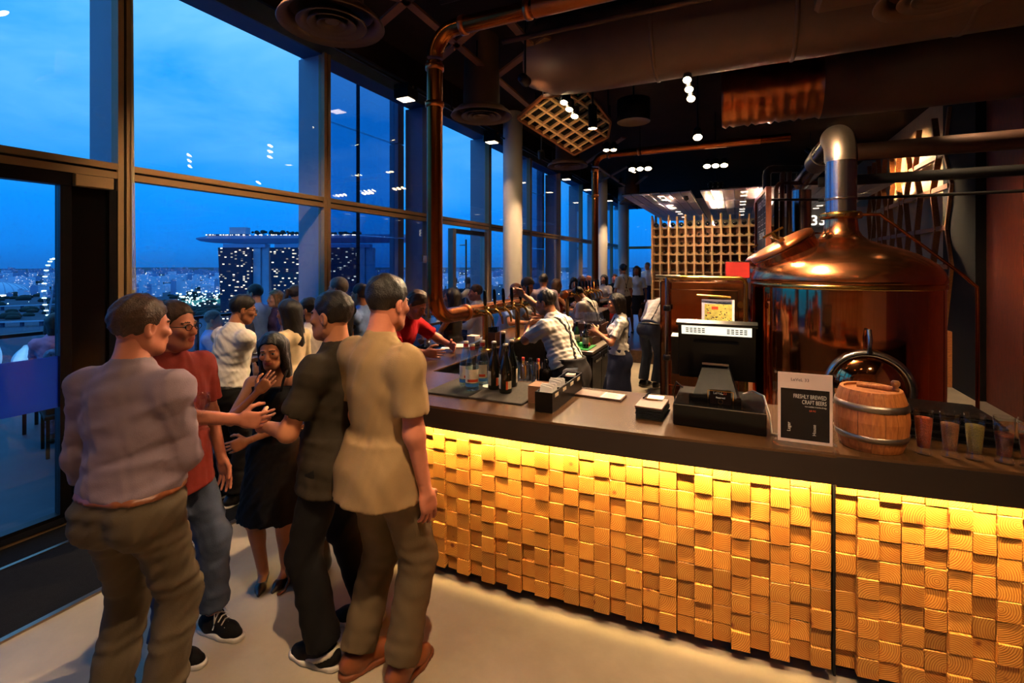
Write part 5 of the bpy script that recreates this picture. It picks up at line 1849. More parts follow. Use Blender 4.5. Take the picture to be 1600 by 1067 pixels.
def water_bottle(s, t, label, rz=0.0):
    o = thing('water_bottle', label, 'bottle', on(s, t, ZM), RZ + rz, 'glass water bottles on the rubber mat')
    pf = [(0, 0), (.040, 0), (.045, .008), (.046, .03), (.046, .165), (.042, .195), (.03, .235), (.019, .275), (.0165, .295)]
    MB().lathe(pf, 28).build('glass_body', 'water_glass', o)
    MB().lathe([(0, .004), (.0425, .004), (.0425, .16), (0, .161)], 24).build('water', 'water_tint_clear', o)
    MB().lathe([(.0465, .055), (.0468, .056), (.0468, .145), (.0465, .146)], 28, a0=PI * 1.1, a1=PI * 2.05).build('label', 'label_cream', o)
    MB().lathe([(.0471, .062), (.0471, .08)], 28, a0=PI * 1.42, a1=PI * 1.95).build('label_stripe', 'ink_red', o)
    MB().lathe([(.0471, .03), (.0471, .05)], 28, a0=PI * 1.1, a1=PI * 2.05).build('label_foot', 'label_blue', o)
    MB().lathe([(.0175, .272), (.018, .274), (.0178, .297)], 20).build('neck_seal', 'cap_red', o)
    MB().lathe([(.0165, .296), (.0185, .298), (.0185, .31), (.0165, .313), (0, .313)], 20).build('bottle_cap', 'label_cream', o)
    return o


glass_mat('water_tint_clear', (.93, .98, .98, 1), gain=.6)


def st_at(px, py, z=ZC):
    Y = (2 - z) * 755 / (py - 412)
    w = at(px, py, Y) - W0
    return w.x * N_.x + w.y * N_.y, w.x * D_.x + w.y * D_.y


q = [st_at(x, y, ZC + ZM) for x, y in ((738, 609), (728, 602), (754, 600))]
water_bottle(*q[0], 'clear water bottle with red-striped label standing nearest of the three')
water_bottle(*q[1], 'clear water bottle half hidden behind the nearest water bottle', .5)
water_bottle(*q[2], 'clear water bottle beside the dark beer bottles', -.5)


def dark_bottle(s, t, label, rz=0.0, tall=False, z=ZM, foil=False):
    o = thing('beer_bottle', label, 'bottle', on(s, t, z), RZ + rz, 'dark bottles on the rubber mat')
    k = 1.12 if tall else 1.0
    pf = [(0, 0), (.040, 0), (.043, .01), (.043, .135), (.040, .165), (.03, .205), (.018, .245), (.0155, .27), (.0155, .308), (.0175, .31), (.0175, .322), (0, .322)]
    MB().lathe([(r, h * k) for r, h in pf], 28).build('glass_body', 'bottle_dark', o)
    MB().lathe([(.0432, .03), (.0436, .031), (.0436, .125), (.0432, .126)], 20, a0=PI * 1.15, a1=PI * 1.38).build('side_label', 'label_cream', o)
    MB().lathe([(.0437, .028), (.0437, .082)], 20, a0=PI * 1.66, a1=PI * 1.76).build('front_label', 'label_orange', o)
    MB().lathe([(.0437, .032), (.0437, .082)], 20, a0=PI * 1.76, a1=PI * 1.98).build('picture_label', 'label_cream', o)
    MB().lathe([(.0163, .312 * k), (.018, .313 * k), (.018, .323 * k), (.014, .326 * k), (0, .326 * k)], 18).build('bottle_cap', 'steel_satin' if foil else 'label_cream', o)
    if foil: MB().lathe([(.0165, .235 * k), (.019, .236 * k), (.0172, .311 * k)], 18).build('foil_sleeve', 'label_blue' if foil == 2 else 'black_gloss', o)
    return o


q = [st_at(x, y, ZC + ZM) for x, y in ((790, 613), (772, 607), (799, 603), (786, 596))]
dark_bottle(*q[0], 'black beer bottle with orange label, nearest the napkin stack')
dark_bottle(*q[1], 'black beer bottle with pale side label beside the water bottles', .3)
dark_bottle(*q[2], 'plain black bottle tucked behind the orange-labelled one', 2.4)
dark_bottle(*q[3], 'taller black bottle with a foil neck behind the others', 1.0, True, foil=1)

o = MB().cyl((0, 0, .0005), (0, 0, .004), .05, n=24).build('coaster', 'paper', None, on(*st_at(812, 607)), RZ)
tag(o, 'white paper coaster lying behind the dark bottles', 'coaster')
o = MB().cyl((0, 0, .0005), (0, 0, .003), .045, n=24).build('coaster', 'paper', None, on(*st_at(764, 606), ZM), RZ)
tag(o, 'white paper coaster on the mat between water and beer bottles', 'coaster')

# napkin stack, straws, caddy
nap = thing('napkin_stack', 'stack of folded brown paper napkins beside the black caddy', 'napkins', on(3.555, 2.86), RZ)
for i in range(22):
    MB().box(-.05 + .002 * math.sin(i * 2.3), .05 + .002 * math.sin(i * 2.3), -.065, .065 + .002 * math.cos(i), .0005 + i * .0048, .0044 + i * .0048).build('napkin', 'napkin_brown', nap)
cad = thing('condiment_caddy', 'long black caddy with compartments of napkins and sachets', 'caddy', on(3.67, 2.93), RZ)
MB().box(-.055, .055, -.29, .30, .0005, .008).build('base', 'black_plastic', cad)
for x in (-.055, .049):
    MB().box(x, x + .006, -.29, .30, .008, .118).build('long_side', 'black_plastic', cad)
for i in range(5):
    y = -.29 + i * .146
    MB().box(-.049, .049, y, y + .006, .008, .118).build('divider', 'black_plastic', cad)
for i in range(4):
    MB().box(.055, .057, -.25 + i * .146, -.19 + i * .146, .085, .105).build('name_tag', 'label_cream', cad)
for i, y in enumerate((-.21, -.06)):
    for k in range(5):
        a = -.6 + k * .3
        MB().obox((.0 + math.sin(a) * .02, y + .012 * (k - 2), .095 + .01 * (k % 2)), (.036, 0, .012 * math.sin(a)), (0, .0015, .001), (-.01 * math.sin(a), .004, .045)).build('paper_napkin', 'paper', cad)
for k in range(6):
    MB().obox((-.02 + .008 * k, .22, .085), (.003, 0, 0), (0, .03, 0), (.002 * (k - 3), 0, .035)).build('sachet', 'paper_warm', cad)
sh_ = thing('straw_holder', 'wooden holder packed with black drinking straws behind the caddy', 'straw holder', on(3.50, 3.10), RZ)
MB().box(-.055, .055, -.05, .05, .0005, .01).build('base', 'caddy_wood', sh_)
for a in ((-.055, .055, -.05, -.042), (-.055, .055, .042, .05), (-.055, -.047, -.042, .042), (.047, .055, -.042, .042)):
    MB().box(*a, .01, .075).build('side_board', 'caddy_wood', sh_)
m = MB()
rs = random.Random(5)
for i in range(64):
    x = -.04 + (i % 8) * .0114; y = -.036 + (i // 8) * .0103
    m.cyl((x, y, .012), (x + rs.uniform(-.006, .006), y + rs.uniform(-.006, .006), .14 + rs.uniform(-.006, .006)), .0034, n=6)
o = m.build('straws', 'black_gloss', sh_); o['kind'] = 'stuff'
np2 = thing('napkin_holder', 'white napkins fanned upright beside the black straws', 'napkins', on(3.61, 3.30), RZ)
MB().box(-.05, .05, -.03, .03, .0005, .03).build('tray', 'caddy_wood', np2)
for k in range(7):
    MB().obox((.0, -.024 + .008 * k, .075), (.045, 0, .006), (0, .0012, 0), (.01, .006 * (k - 3) * .5, .045)).build('paper_napkin', 'paper', np2)

# brown folder with clear clip
fo = thing('bill_folder', 'flat brown leather bill folder with a printed receipt clipped to it', 'folder', on(3.90, 3.12), RZ - .06)
MB().cbox(-.17, .14, -.075, .075, .0005, .008, .003).build('cover', 'leather_brown', fo)
MB().cbox(-.17, .14, -.073, .073, .0085, .014, .002).build('cover', 'leather_brown', fo)
MB().box(.0, .13, -.065, .06, .0142, .0152).build('receipt', 'paper', fo)
m = MB()
for i in range(6): m.box(.015, .11 - .012 * (i % 3), -.05 + i * .016, -.046 + i * .016, .0152, .0156)
m.build('receipt_print', 'ink_dark', fo)
MB().box(-.01, .14, -.07, .065, .0158, .0168).build('clear_cover', 'acrylic', fo)
# stack of bill folders
st = thing('folder_stack', 'stack of dark leather bill folders beside the register', 'folders', on(4.255, 2.87), RZ - .05)
for i in range(6):
    MB().cbox(-.075 + rs.uniform(-.006, .006), .075 + rs.uniform(-.006, .006), -.115, .115 + rs.uniform(-.01, .006), .0005 + i * .012, .011 + i * .012, .003).build('bill_cover', 'leather_brown' if i > 4 else 'soft_black', st)
MB().cyl((-.06, .03, .082), (-.05, .17, .082), .006, n=10).build('pen', 'black_gloss', st)
MB().obox((.0, .085, .078), (.045, .004, 0), (-.002, .04, .0), (0, 0, .003)).build('receipt', 'paper', st)
MB().box(-.05, .02, .035, .045, .073, .078).build('metal_clip', 'brass', st)

# point-of-sale terminal seen from behind
ps = thing('cash_register', 'black sales terminal seen from behind on its cash drawer', 'cash register', on(4.605, 2.95), RZ)
MB().cbox(-.225, .225, -.215, .20, .0005, .118, .006).build('cash_drawer', 'black_gloss', ps)
MB().box(-.224, .224, -.2165, -.214, .112, .115).build('drawer_trim', 'steel', ps)
MB().add([(-.14, -.10, .118), (.10, -.10, .118), (.10, .12, .118), (-.14, .12, .118), (-.085, .02, .30), (.045, .02, .30), (.045, .10, .30), (-.085, .10, .30)],
         [(3, 2, 1, 0), (4, 5, 6, 7), (0, 1, 5, 4), (1, 2, 6, 5), (2, 3, 7, 6), (3, 0, 4, 7)]).build('stand_neck', 'black_plastic', ps)
MB().box(-.15, .11, -.125, -.09, .118, .150).build('stand_foot', 'black_gloss', ps)
MB().bar((-.09, .0, .305), (.05, .0, .305), .018, .012).build('hinge_bar', 'steel', ps)
ux_, uy_, uz_ = Vector((1, 0, 0)), Vector((0, .97, .24)), Vector((0, -.24, .97))
c0 = Vector((-.02, .10, .36))
MB().obox(c0, ux_ * .205, uy_ * .022, uz_ * .165).build('monitor_shell', 'black_plastic', ps)
MB().obox(c0 - uy_ * .03 - uz_ * .03, ux_ * .12, uy_ * .02, uz_ * .10).build('rear_hump', 'black_plastic', ps)
MB().obox(c0 + uz_ * .172, ux_ * .215, uy_ * .03, uz_ * .008).build('top_edge', 'black_gloss', ps)
MB().obox(c0 - uy_ * .0235 + uz_ * .135, ux_ * .185, uy_ * .0015, uz_ * .026).build('vent_panel', 'vent_glow', ps)  # vent panel made to glow, it is neither lamp nor screen
m = MB()
for sgx in (-1, 1):
    for i in range(3):
        for j in range(5):
            m.obox(c0 - uy_ * .0255 + uz_ * (.124 + .011 * i) + ux_ * (sgx * .11 + (j - 2) * .022), ux_ * .008, uy_ * .001, uz_ * .0028)
m.build('vent_slots', 'black_plastic', ps)
MB().obox(c0 - ux_ * .225 - uz_ * .03, ux_ * .02, uy_ * .03, uz_ * .12).build('card_reader', 'black_plastic', ps)
sgn = MB().obox((.01, -.135, .155), (.052, 0, 0), (0, .004, .001), (0, -.004, .04)).build('name_plate', 'sign_dark', ps)
m = MB()
for a, b in (((-.052, -.141, .118), (-.052, -.147, .19)), ((.072, -.141, .118), (.072, -.147, .19))):
    m.bar(a, b, .003, .003)
m.bar((-.052, -.147, .19), (.072, -.147, .19), .003, .003)
m.v = [(x - .0, y, z) for x, y, z in m.v]
m.build('plate_border', 'brass', ps)
text_obj('plate_lettering', 'LeVeL', .019, 'ink_white', sgn, (-.026, -.1415, .172), (PI / 2, 0, 0), 'LEFT')
text_obj('plate_lettering', '33', .019, 'ink_red', sgn, (.022, -.1415, .172), (PI / 2, 0, 0), 'LEFT')
text_obj('plate_lettering', 'Reserved', .012, 'ink_white', sgn, (.01, -.1415, .150), (PI / 2, 0, 0), 'CENTER')
MB().tube([tuple(Vector((.01 + .012 * math.cos(a), -.1422, .133 + .012 * math.sin(a)))) for a in [2 * PI * i / 18 for i in range(18)]], .0012, 5, closed=True).build('plate_emblem', 'brass', sgn)
cbl = MB().tube([(.12, .05, .14), (.17, .02, .17), (.22, -.03, .16), (.245, -.12, .08), (.25, -.16, .006), (.30, -.17, .006)], .005, 8)
cbl.build('cable', 'rubber_white', ps)
MB().tube([(-.2, .06, .14), (-.24, .1, .16), (-.26, .12, .10), (-.25, .16, .01)], .004, 6).build('cable', 'black_plastic', ps)

# acrylic menu stand
ms = thing('menu_stand', 'clear acrylic stand with a printed craft beer menu beside the barrel', 'menu stand', on(4.985, 2.665), RZ + .03)
MB().box(-.132, .132, -.012, -.009, .012, .365).build('front_sheet', 'acrylic', ms)
MB().box(-.132, .132, -.002, .001, .012, .365).build('rear_sheet', 'acrylic', ms)
MB().box(-.132, .132, -.05, .06, .0005, .008).build('foot', 'acrylic', ms)
for sx in (-1, 1):
    for z in (.03, .35):
        MB().cyl((sx * .122, -.018, z), (sx * .122, .004, z), .006, n=10).build('stud', 'steel', ms)
    MB().box(sx * .131 - .003, sx * .131 + .003, -.013, .002, .01, .366).build('edge', 'acrylic', ms)
pg = MB().box(-.112, .112, -.0075, -.0035, .02, .35).build('menu_sheet', 'paper_warm', ms)
MB().box(-.1, .1, -.0083, -.0076, .035, .275).build('menu_panel', 'sign_dark', pg)
text_obj('menu_lettering', 'LeVeL 33', .020, 'ink_dark', pg, (-.02, -.0085, .312), (PI / 2, 0, 0), 'CENTER', .0003)
text_obj('menu_lettering', 'FRESHLY BREWED', .027, 'ink_white', pg, (.088, -.0088, .232), (PI / 2, 0, 0), 'RIGHT', .0003, .62)
text_obj('menu_lettering', 'CRAFT BEERS', .027, 'ink_white', pg, (.088, -.0088, .206), (PI / 2, 0, 0), 'RIGHT', .0003, .62)
text_obj('menu_lettering', 'now available in bottles & kegs', .0098, 'ink_white', pg, (.088, -.0088, .192), (PI / 2, 0, 0), 'RIGHT', .0002, .72)
text_obj('menu_lettering', '$8.90', .012, 'ink_red', pg, (.045, -.0088, .172), (PI / 2, 0, 0), 'RIGHT', .0002)
text_obj('menu_lettering', 'Lager', .020, 'ink_white', pg, (-.06, -.0088, .07), (PI / 2, -PI / 2, 0), 'LEFT', .0002)
text_obj('menu_lettering', 'House', .020, 'ink_white', pg, (.045, -.0088, .06), (PI / 2, -PI / 2, 0), 'LEFT', .0002)

# oak barrel
ba = thing('oak_barrel', 'small upright oak barrel with two steel hoops and a wooden tap', 'barrel', on(5.27, 2.80, .007), RZ)
Hh = .275


def br_r(z):
    x = (z / Hh - .5) * 2
    return .122 + .028 * (1 - x * x)


nst = 18
for i in range(nst):
    a0, a1 = 2 * PI * i / nst + .006, 2 * PI * (i + 1) / nst - .006
    m = MB()
    zs = [0, .02, .07, .1375, .205, .255, Hh]
    v = []
    for z in zs:
        for a in (a0, (a0 + a1) / 2, a1):
            v.append((br_r(z) * math.cos(a), br_r(z) * math.sin(a), z))
        for a in (a1, a0):
            v.append(((br_r(z) - .014) * math.cos(a), (br_r(z) - .014) * math.sin(a), z))
    f = []
    for j in range(len(zs) - 1):
        for k in range(5):
            f.append((j * 5 + k, j * 5 + (k + 1) % 5, j * 5 + 5 + (k + 1) % 5, j * 5 + 5 + k))
    f.append((4, 3, 2, 1, 0)); e = (len(zs) - 1) * 5; f.append((e, e + 1, e + 2, e + 3, e + 4))
    m.add(v, f).build('stave', 'barrel_oak', ba)
for z in (.065, .205):
    MB().lathe([(br_r(z - .014) + .0005, z - .014), (br_r(z - .014) + .003, z - .014), (br_r(z + .014) + .003, z + .014), (br_r(z + .014) + .0005, z + .014)], 48).build('hoop', 'steel_satin', ba)
MB().cyl((0, 0, Hh - .022), (0, 0, Hh - .012), br_r(Hh) - .014, n=40).build('head_board', 'barrel_oak', ba)
MB().cyl((0, 0, .004), (0, 0, .014), br_r(0) - .014, n=40).build('bottom_board', 'barrel_oak', ba)
tp = thing('barrel_tap', 'turned wooden barrel tap lying on top of the oak barrel', 'tap', on(5.27, 2.80, .007 + Hh - .012), RZ)
MB().tube([(-.05, .02, .016), (.0, .0, .018), (.06, -.03, .020), (.085, -.045, .022)], [.010, .012, .013, .011], 12).build('spout', 'barrel_oak', tp)
MB().lathe([(0, 0), (.014, 0.002), (.016, .012), (.010, .02), (.017, .03), (.018, .042), (.012, .05), (0, .052)], 16, (.085, -.045, .012)).build('turning_key', 'lattice_wood', tp)

# beer glasses filled with grain
for i, (px, py, g, fill, lab) in enumerate(((1443, 709, 'grain_red', .165, 'tall beer glass full of red-brown malt, beside the barrel'), (1484, 714, 'grain_brown', .150, 'tall beer glass of pale brown malt between the red and the hop ones'),
                                            (1523, 718, 'grain_tan', .152, 'tall beer glass of greenish tan grain, third from the barrel'), (1569, 723, 'grain_chestnut', .115, 'half-filled beer glass of chestnut malt, fourth from the barrel'),
                                            (1608, 728, 'grain_red', .12, 'beer glass of dark malt at the far end from the barrel'))):
    s, t = st_at(px, py, ZC + .007)
    o = thing('grain_glass', lab, 'glass', on(s, t, .0065), RZ, 'beer glasses filled with grain')
    pf = [(0, .0), (.031, .0), (.034, .008), (.031, .018), (.026, .03), (.0275, .06), (.033, .13), (.0365, .2), (.035, .2), (.0315, .13), (.026, .06), (.0235, .032), (0, .026)]
    MB().lathe(pf, 28).build('glass_wall', 'clear_glass', o)
    gr = MB().lathe([(0, .028), (.0225, .033), (.0248, .06), (.0302, .13), (.0305 + (fill - .13) * .05, fill), (.015, fill + .004), (0, fill + .006)], 24).build('grain', g, o)
    gr['kind'] = 'stuff'

# stack of black menus and a sheet of paper behind the glasses
mk = thing('menu_pile', 'slanting pile of black menus behind the grain glasses', 'menus', on(5.70, 3.14, .0065), RZ)
for i in range(11):
    MB().obox((.006 * math.sin(i * 1.9) - i * .012, .0 + .004 * math.cos(i), .006 + i * .0125), (.22, .0, -.004), (0, .14, 0), (.0, 0, .0045)).build('menu', 'black_gloss' if i % 3 else 'soft_black', mk)
o = MB().obox((0, 0, .003), (.11, .02, 0), (-.02, .15, 0), (0, 0, .002)).build('paper_sheet', 'paper', None, on(6.12, 3.05, .0065), RZ)
tag(o, 'white paper sheet lying beyond the pile of black menus', 'paper')
kb = thing('steel_knob', 'round steel knob on a flat base beyond the menu pile', 'knob', on(6.05, 3.32, .0065), RZ)
MB().lathe([(0, 0), (.05, 0), (.05, .006), (.012, .01), (.012, .045)], 24).build('stem_base', 'steel_satin', kb)
MB().lathe([(.012, .045), (.024, .05), (.026, .075), (.02, .085), (0, .087)], 24).build('knob_cap', 'steel', kb)

# ------------------------------------------------------------------ things on the window-side run of the bar
def tumbler(loc, label, group, r=.034, h=.11, inv=False):
    pf = [(0, 0), (r * .82, 0), (r, h), (r * .94, h), (r * .78, .008), (0, .008)]
    if inv: pf = [(a, h - b) for a, b in pf]
    o = MB().lathe(pf, 18).build('tumbler', 'clear_glass', None, loc, RZ)
    return tag(o, label, 'glass', group)


for i in range(3):
    tumbler(on(*st_at(668 + i * 9.5, 541 - i * 3)), 'clear upside-down tumbler by the red-shirted man, %s from the beige polo shirt' % ORD[i], 'tumblers by the red shirt', inv=True)
bk = thing('open_menu', 'open printed menu book lying by the first tap row', 'menu', on(*st_at(735, 541)), RZ + .5)
MB().cbox(-.16, .0, -.11, .11, .0005, .008, .002).cbox(.002, .16, -.11, .11, .0005, .008, .002).build('cover', 'leather_brown', bk)
MB().obox((.07, .02, .055), (.075, 0, .035), (0, .1, 0), (-.001, 0, .0018)).build('page', 'paper', bk)
MB().obox((-.08, 0, .0105), (.075, 0, 0), (0, .1, 0), (0, 0, .0018)).build('page', 'paper_warm', bk)
ns = thing('napkin_stack', 'stack of napkins by the wooden straw box under the taps', 'napkins', on(2.14, 4.52), RZ)
for i in range(16):
    MB().box(-.05, .05, -.055, .055, .0005 + i * .0065, .006 + i * .0065).build('napkin', 'paper_warm', ns)
sb = thing('straw_box', 'wooden box of black straws on the bar below the taps', 'straw holder', on(2.30, 4.66), RZ)
MB().box(-.06, .06, -.06, .06, .0005, .13).build('box', 'caddy_wood', sb)
m = MB()
for i in range(40):
    x = -.045 + (i % 8) * .0128; y = -.04 + (i // 8) * .02
    m.cyl((x, y, .12), (x + rs.uniform(-.008, .008), y, .185 + rs.uniform(-.005, .008)), .004, n=5)
o = m.build('straws', 'soft_black', sb); o['kind'] = 'stuff'
o = MB().box(-.05, .05, -.035, .035, .0005, .003).build('coaster', 'paper', None, on(*st_at(697, 544)), RZ + .3)
tag(o, 'square white coaster on the bar near the red-shirted man', 'coaster')

# low shelf of glasses inside the bar behind the front counter
shf = thing('glass_shelf', 'low dark shelf inside the bar behind the front counter', 'shelf', P(0, 0, 0), RZ)
MB().cbox(2.48, 2.76, 3.36, 4.30, .89, .93, .006).build('shelf_board', 'dark_metal', shf)
MB().cbox(2.765, 3.32, 3.80, 4.26, .89, .93, .006).build('shelf_board', 'dark_metal', shf)
for a, b in ((2.5, 3.38), (2.5, 4.24), (2.7, 3.38), (3.27, 3.82), (3.27, 4.2)):
    MB().box(a, a + .04, b, b + .04, 0, .89).build('leg', 'dark_metal', shf)
for i in range(20):
    s = 2.53 + (i // 10) * .09; t = 3.42 + (i % 10) * .088
    tumbler(P(s, t, .9305), 'upturned clear tumbler on low shelf behind the bar mats, %s along the %s rank' % (ORD[i % 10], ('front', 'back')[i // 10]), 'tumblers on the low shelf', inv=True, h=.13)
for i in range(8):
    s = 2.86 + (i % 4) * .085; t = 3.86 + (i // 4) * .10
    tumbler(P(s, t, .9305), 'tall clear tumbler behind the black caddy, %s along the %s rank' % (ORD[i % 4], ('front', 'back')[i // 4]), 'tall tumblers on the low shelf', inv=False, h=.20, r=.036)
for i in range(5):
    o = thing('spirit_bottle', ('squat green bottle', 'amber bottle', 'brown bottle', 'small orange bottle', 'clear bottle')[i] + ' on low shelf beside the tall tumblers', 'bottle', P(2.82 + i * .075, 4.12, .9305), RZ, 'small bottles on the low shelf')
    MB().lathe([(0, 0), (.026, 0), (.028, .01), (.028, .11), (.012, .15), (.012, .19), (0, .19)], 14).build('glass_body', ('bottle_green', 'beer', 'bottle_dark', 'food', 'water_tint_clear')[i], o)
    MB().lathe([(.0125, .17), (.014, .172), (.014, .2), (0, .2)], 12).build('bottle_cap', 'cap_red' if i % 2 else 'black_plastic', o)

# ------------------------------------------------------------------ working station along the inside of the window-side bar
wk = thing('bar_station', 'dark steel working station with drawers inside the bar', 'counter', P(0, 0, 0), RZ)
MB().cbox(2.47, 3.06, 5.80, 7.15, .08, .88, .01).build('cabinet', 'soft_black', wk)
MB().cbox(2.47, 3.10, 5.78, 7.15, .88, .92, .006).build('worktop', 'steel_satin', wk)
for i in range(3):
    t = 5.82 + i * .44
    d = MB().cbox(3.055, 3.085, t + .01, t + .43, .14, .84, .005).build('drawer', 'black_plastic', wk)
    MB().bar((3.10, t + .08, .78), (3.10, t + .36, .78), .018, .03).build('handle', 'steel', d)
def rack_(s, t, z, lab):
    o = thing('glass_rack', lab, 'rack', P(s, t, z), RZ, 'glass racks on the bar station')
    for a in ((-.22, .22, -.22, -.21), (-.22, .22, .21, .22), (-.22, -.21, -.21, .21), (.21, .22, -.21, .21)):
        MB().box(*a, .0, .11).build('rack_side', 'caddy_wood', o)
    MB().box(-.21, .21, -.21, .21, .0, .008).build('rack_base', 'caddy_wood', o)
rack_(2.76, 6.88, .9205, 'wooden crate of upturned glasses, lower one on the bar station')
rack_(2.76, 6.88, 1.035, 'wooden crate of upturned glasses stacked on another crate')
rack_(2.76, 6.40, .9205, 'wooden crate of glasses behind the stacked pair')
gi = 0
for gi_, (t0, z) in enumerate(((6.88, 1.046), (6.40, .9315))):
    for i in range(5):
        for j in range(5):
            tumbler(P(2.60 + i * .08, t0 - .16 + j * .08, z), 'upturned glass in the %s, %s across in the %s rank back' % ('upper of the stacked crates' if gi_ == 0 else 'single crate nearer the taps', ORD[i], ORD[j]), 'glasses in the station crates', inv=True, h=.14, r=.033)
for i in range(4):
    for j in range(4):
        tumbler(P(2.63 + i * .085, 6.76 + j * .085, 1.19), 'upturned glass piled on the upper crate, %s across in the %s rank back' % (ORD[i], ORD[j]), 'glasses stacked on the upper crate', inv=True, h=.1, r=.033)
for i, (px, py, Y, mt, lab) in enumerate(((901, 505, 6.35, 'bottle_green', 'slim green-tinted wine bottle standing on the bar station'), (915, 507, 6.1, 'bottle_dark', 'dark spirit bottle standing beside the green one on the station'))):
    p = at(px, py, Y); 
    o = thing('wine_bottle', lab, 'bottle', (p.x, p.y, .9205), RZ)
    MB().lathe([(r, h * 1.0) for r, h in bprof], 18).build('glass_body', mt, o)
    MB().lathe([(.039, .07), (.0393, .071), (.0393, .15), (.039, .151)], 18).build('label', 'label_cream', o)
    MB().lathe([(.0155, .26), (.0172, .262), (.0175, .317), (0, .318)], 14).build('capsule', 'black_gloss', o)
p = P(2.62, 5.90, .9205)
o = thing('squeeze_bottle', 'yellow-white squeeze bottle on the bar station near the bartender', 'bottle', p, RZ)
MB().lathe([(0, 0), (.035, 0), (.037, .01), (.037, .15), (.03, .17), (.014, .18)], 18).build('bottle_body', 'label_cream', o)
MB().lathe([(.03, .168), (.03, .185), (.008, .2), (.004, .25), (0, .25)], 14).build('nozzle', 'rubber_white', o)
o = MB().cbox(-.13, .13, -.2, .2, .0005, .015, .004).build('cutting_board', 'green_plastic', None, P(2.90, 6.02, .92), RZ)
tag(o, 'green plastic cutting board on the bar station', 'cutting board')
for i in range(4):
    o = MB().ball((0, 0, .03), .03, 12).build('lime' if i < 3 else 'tomato', 'green_plastic' if i < 3 else 'cap_red', None, P(2.83 + .05 * i, 5.96 + .05 * (i % 2), .9355), RZ)
    tag(o, ('lime at the front edge of green board', 'lime in the middle of green board', 'lime at back of the green board', 'red tomato on the green cutting board')[i], 'fruit')
# floor drain pipe in the aisle
fp = thing('red_standpipe', 'dull red standpipe rising from the aisle floor behind the bartenders', 'pipe', P(3.95, 7.2, 0), RZ)
MB().cyl((0, 0, .03), (0, 0, 1.0), .06, n=18).build('riser', 'red_paint', fp)
MB().lathe([(.14, 0), (.14, .02), (.06, .035)], 20).build('floor_flange', 'steel', fp)
MB().lathe([(.07, 1.0), (.07, 1.03), (0, 1.03)], 18).build('cap', 'brass', fp)

# ------------------------------------------------------------------ window ledge, stools, plates and candles
lg = thing('window_ledge', 'dark wooden drinking ledge along the tall windows', 'ledge', P(0, 0, 0), RZ)
MB().cbox(.09, .52, 2.75, 7.1, 1.06, 1.10, .006).build('ledge_board', 'ledge_wood', lg)
for t in (2.9, 4.4, 5.7, 7.0):
    MB().box(.12, .17, t - .025, t + .025, .0, 1.06).box(.42, .47, t - .025, t + .025, 0, 1.06).build('leg', 'dark_metal', lg)
    lg2 = None


def stool(loc, rz, label):
    o = thing('bar_stool', label, 'stool', loc, rz, 'wooden bar stools')
    MB().cbox(-.19, .19, -.18, .18, .72, .755, .012).build('seat', 'caddy_wood', o)
    for a in (-1, 1):
        for b in (-1, 1):
            MB().bar((a * .15, b * .14, .72), (a * .19, b * .18, 0), .03, .03, (0, 1, 0)).build('leg', 'lattice_wood', o)
    for a in (-1, 1):
        MB().bar((a * .175, -.165, .3), (a * .175, .165, .3), .022, .022).build('stretcher', 'lattice_wood', o)
        MB().bar((-.175, a * .165, .36), (.175, a * .165, .36), .022, .022).build('stretcher', 'lattice_wood', o)
    return o


def plate(loc, label, food=True):
    o = thing('dinner_plate', label, 'plate', loc, RZ)
    MB().lathe([(0, .004), (.08, .004), (.12, .014), (.125, .018), (.12, .02), (.08, .01), (0, .01)], 28).build('dish', 'plate_white', o)
    if food:
        m = MB()
        rf = random.Random(3)
        for i in range(14):
            m.ball((rf.uniform(-.06, .06), rf.uniform(-.06, .06), .022), rf.uniform(.012, .022), 8)
        f = m.build('food', 'food', o); f['kind'] = 'stuff'


plate(P(.34, 3.35, 1.1005), 'white plate of fried food on the ledge by the white-shirted man')
plate(P(.30, 3.72, 1.1005), 'empty white plate on the ledge behind the plate of food', False)
for i, (s, t, r, h, lab) in enumerate(((.36, 3.98, .04, .19, 'tall clear pitcher glass on the window ledge'), (.2, 3.85, .035, .16, 'glass of orange drink on the window ledge'))):
    o = thing('drink_glass', lab, 'glass', P(s, t, 1.1005), RZ)
    MB().lathe([(0, 0), (r * .85, 0), (r, h), (r * .95, h), (r * .8, .01), (0, .01)], 20).build('glass_wall', 'clear_glass', o)
    MB().lathe([(0, .011), (r * .78, .011), (r * .9, h * .75), (0, h * .75)], 18).build('drink', 'beer' if i else 'water_tint_clear', o)
for i, (s, t, lab) in enumerate(((.36, 5.25, 'lit candle in a small glass on the window ledge'), (.3, 6.6, 'lit candle far along the window ledge'))):
    o = thing('candle_glass', lab, 'candle', P(s, t, 1.1005), RZ)
    MB().lathe([(0, 0), (.032, 0), (.036, .075), (.033, .075), (.029, .006), (0, .006)], 20).build('glass_cup', 'clear_glass', o)
    MB().cyl((0, 0, .0065), (0, 0, .035), .027, n=16).build('wax', 'label_cream', o)
    MB().ball((0, 0, .05), .011, 10, sc=(1, 1, 1.7)).build('flame', 'flame', o)
# wine bottle and glasses on the ledge near the taller guests
o = thing('wine_bottle', 'green wine bottle on the window ledge between two guests', 'bottle', P(.33, 6.0, 1.1005), RZ)
MB().lathe(bprof, 16).build('glass_body', 'bottle_green', o)
MB().lathe([(.039, .07), (.0393, .071), (.0393, .15), (.039, .151)], 16).build('label', 'label_cream', o)


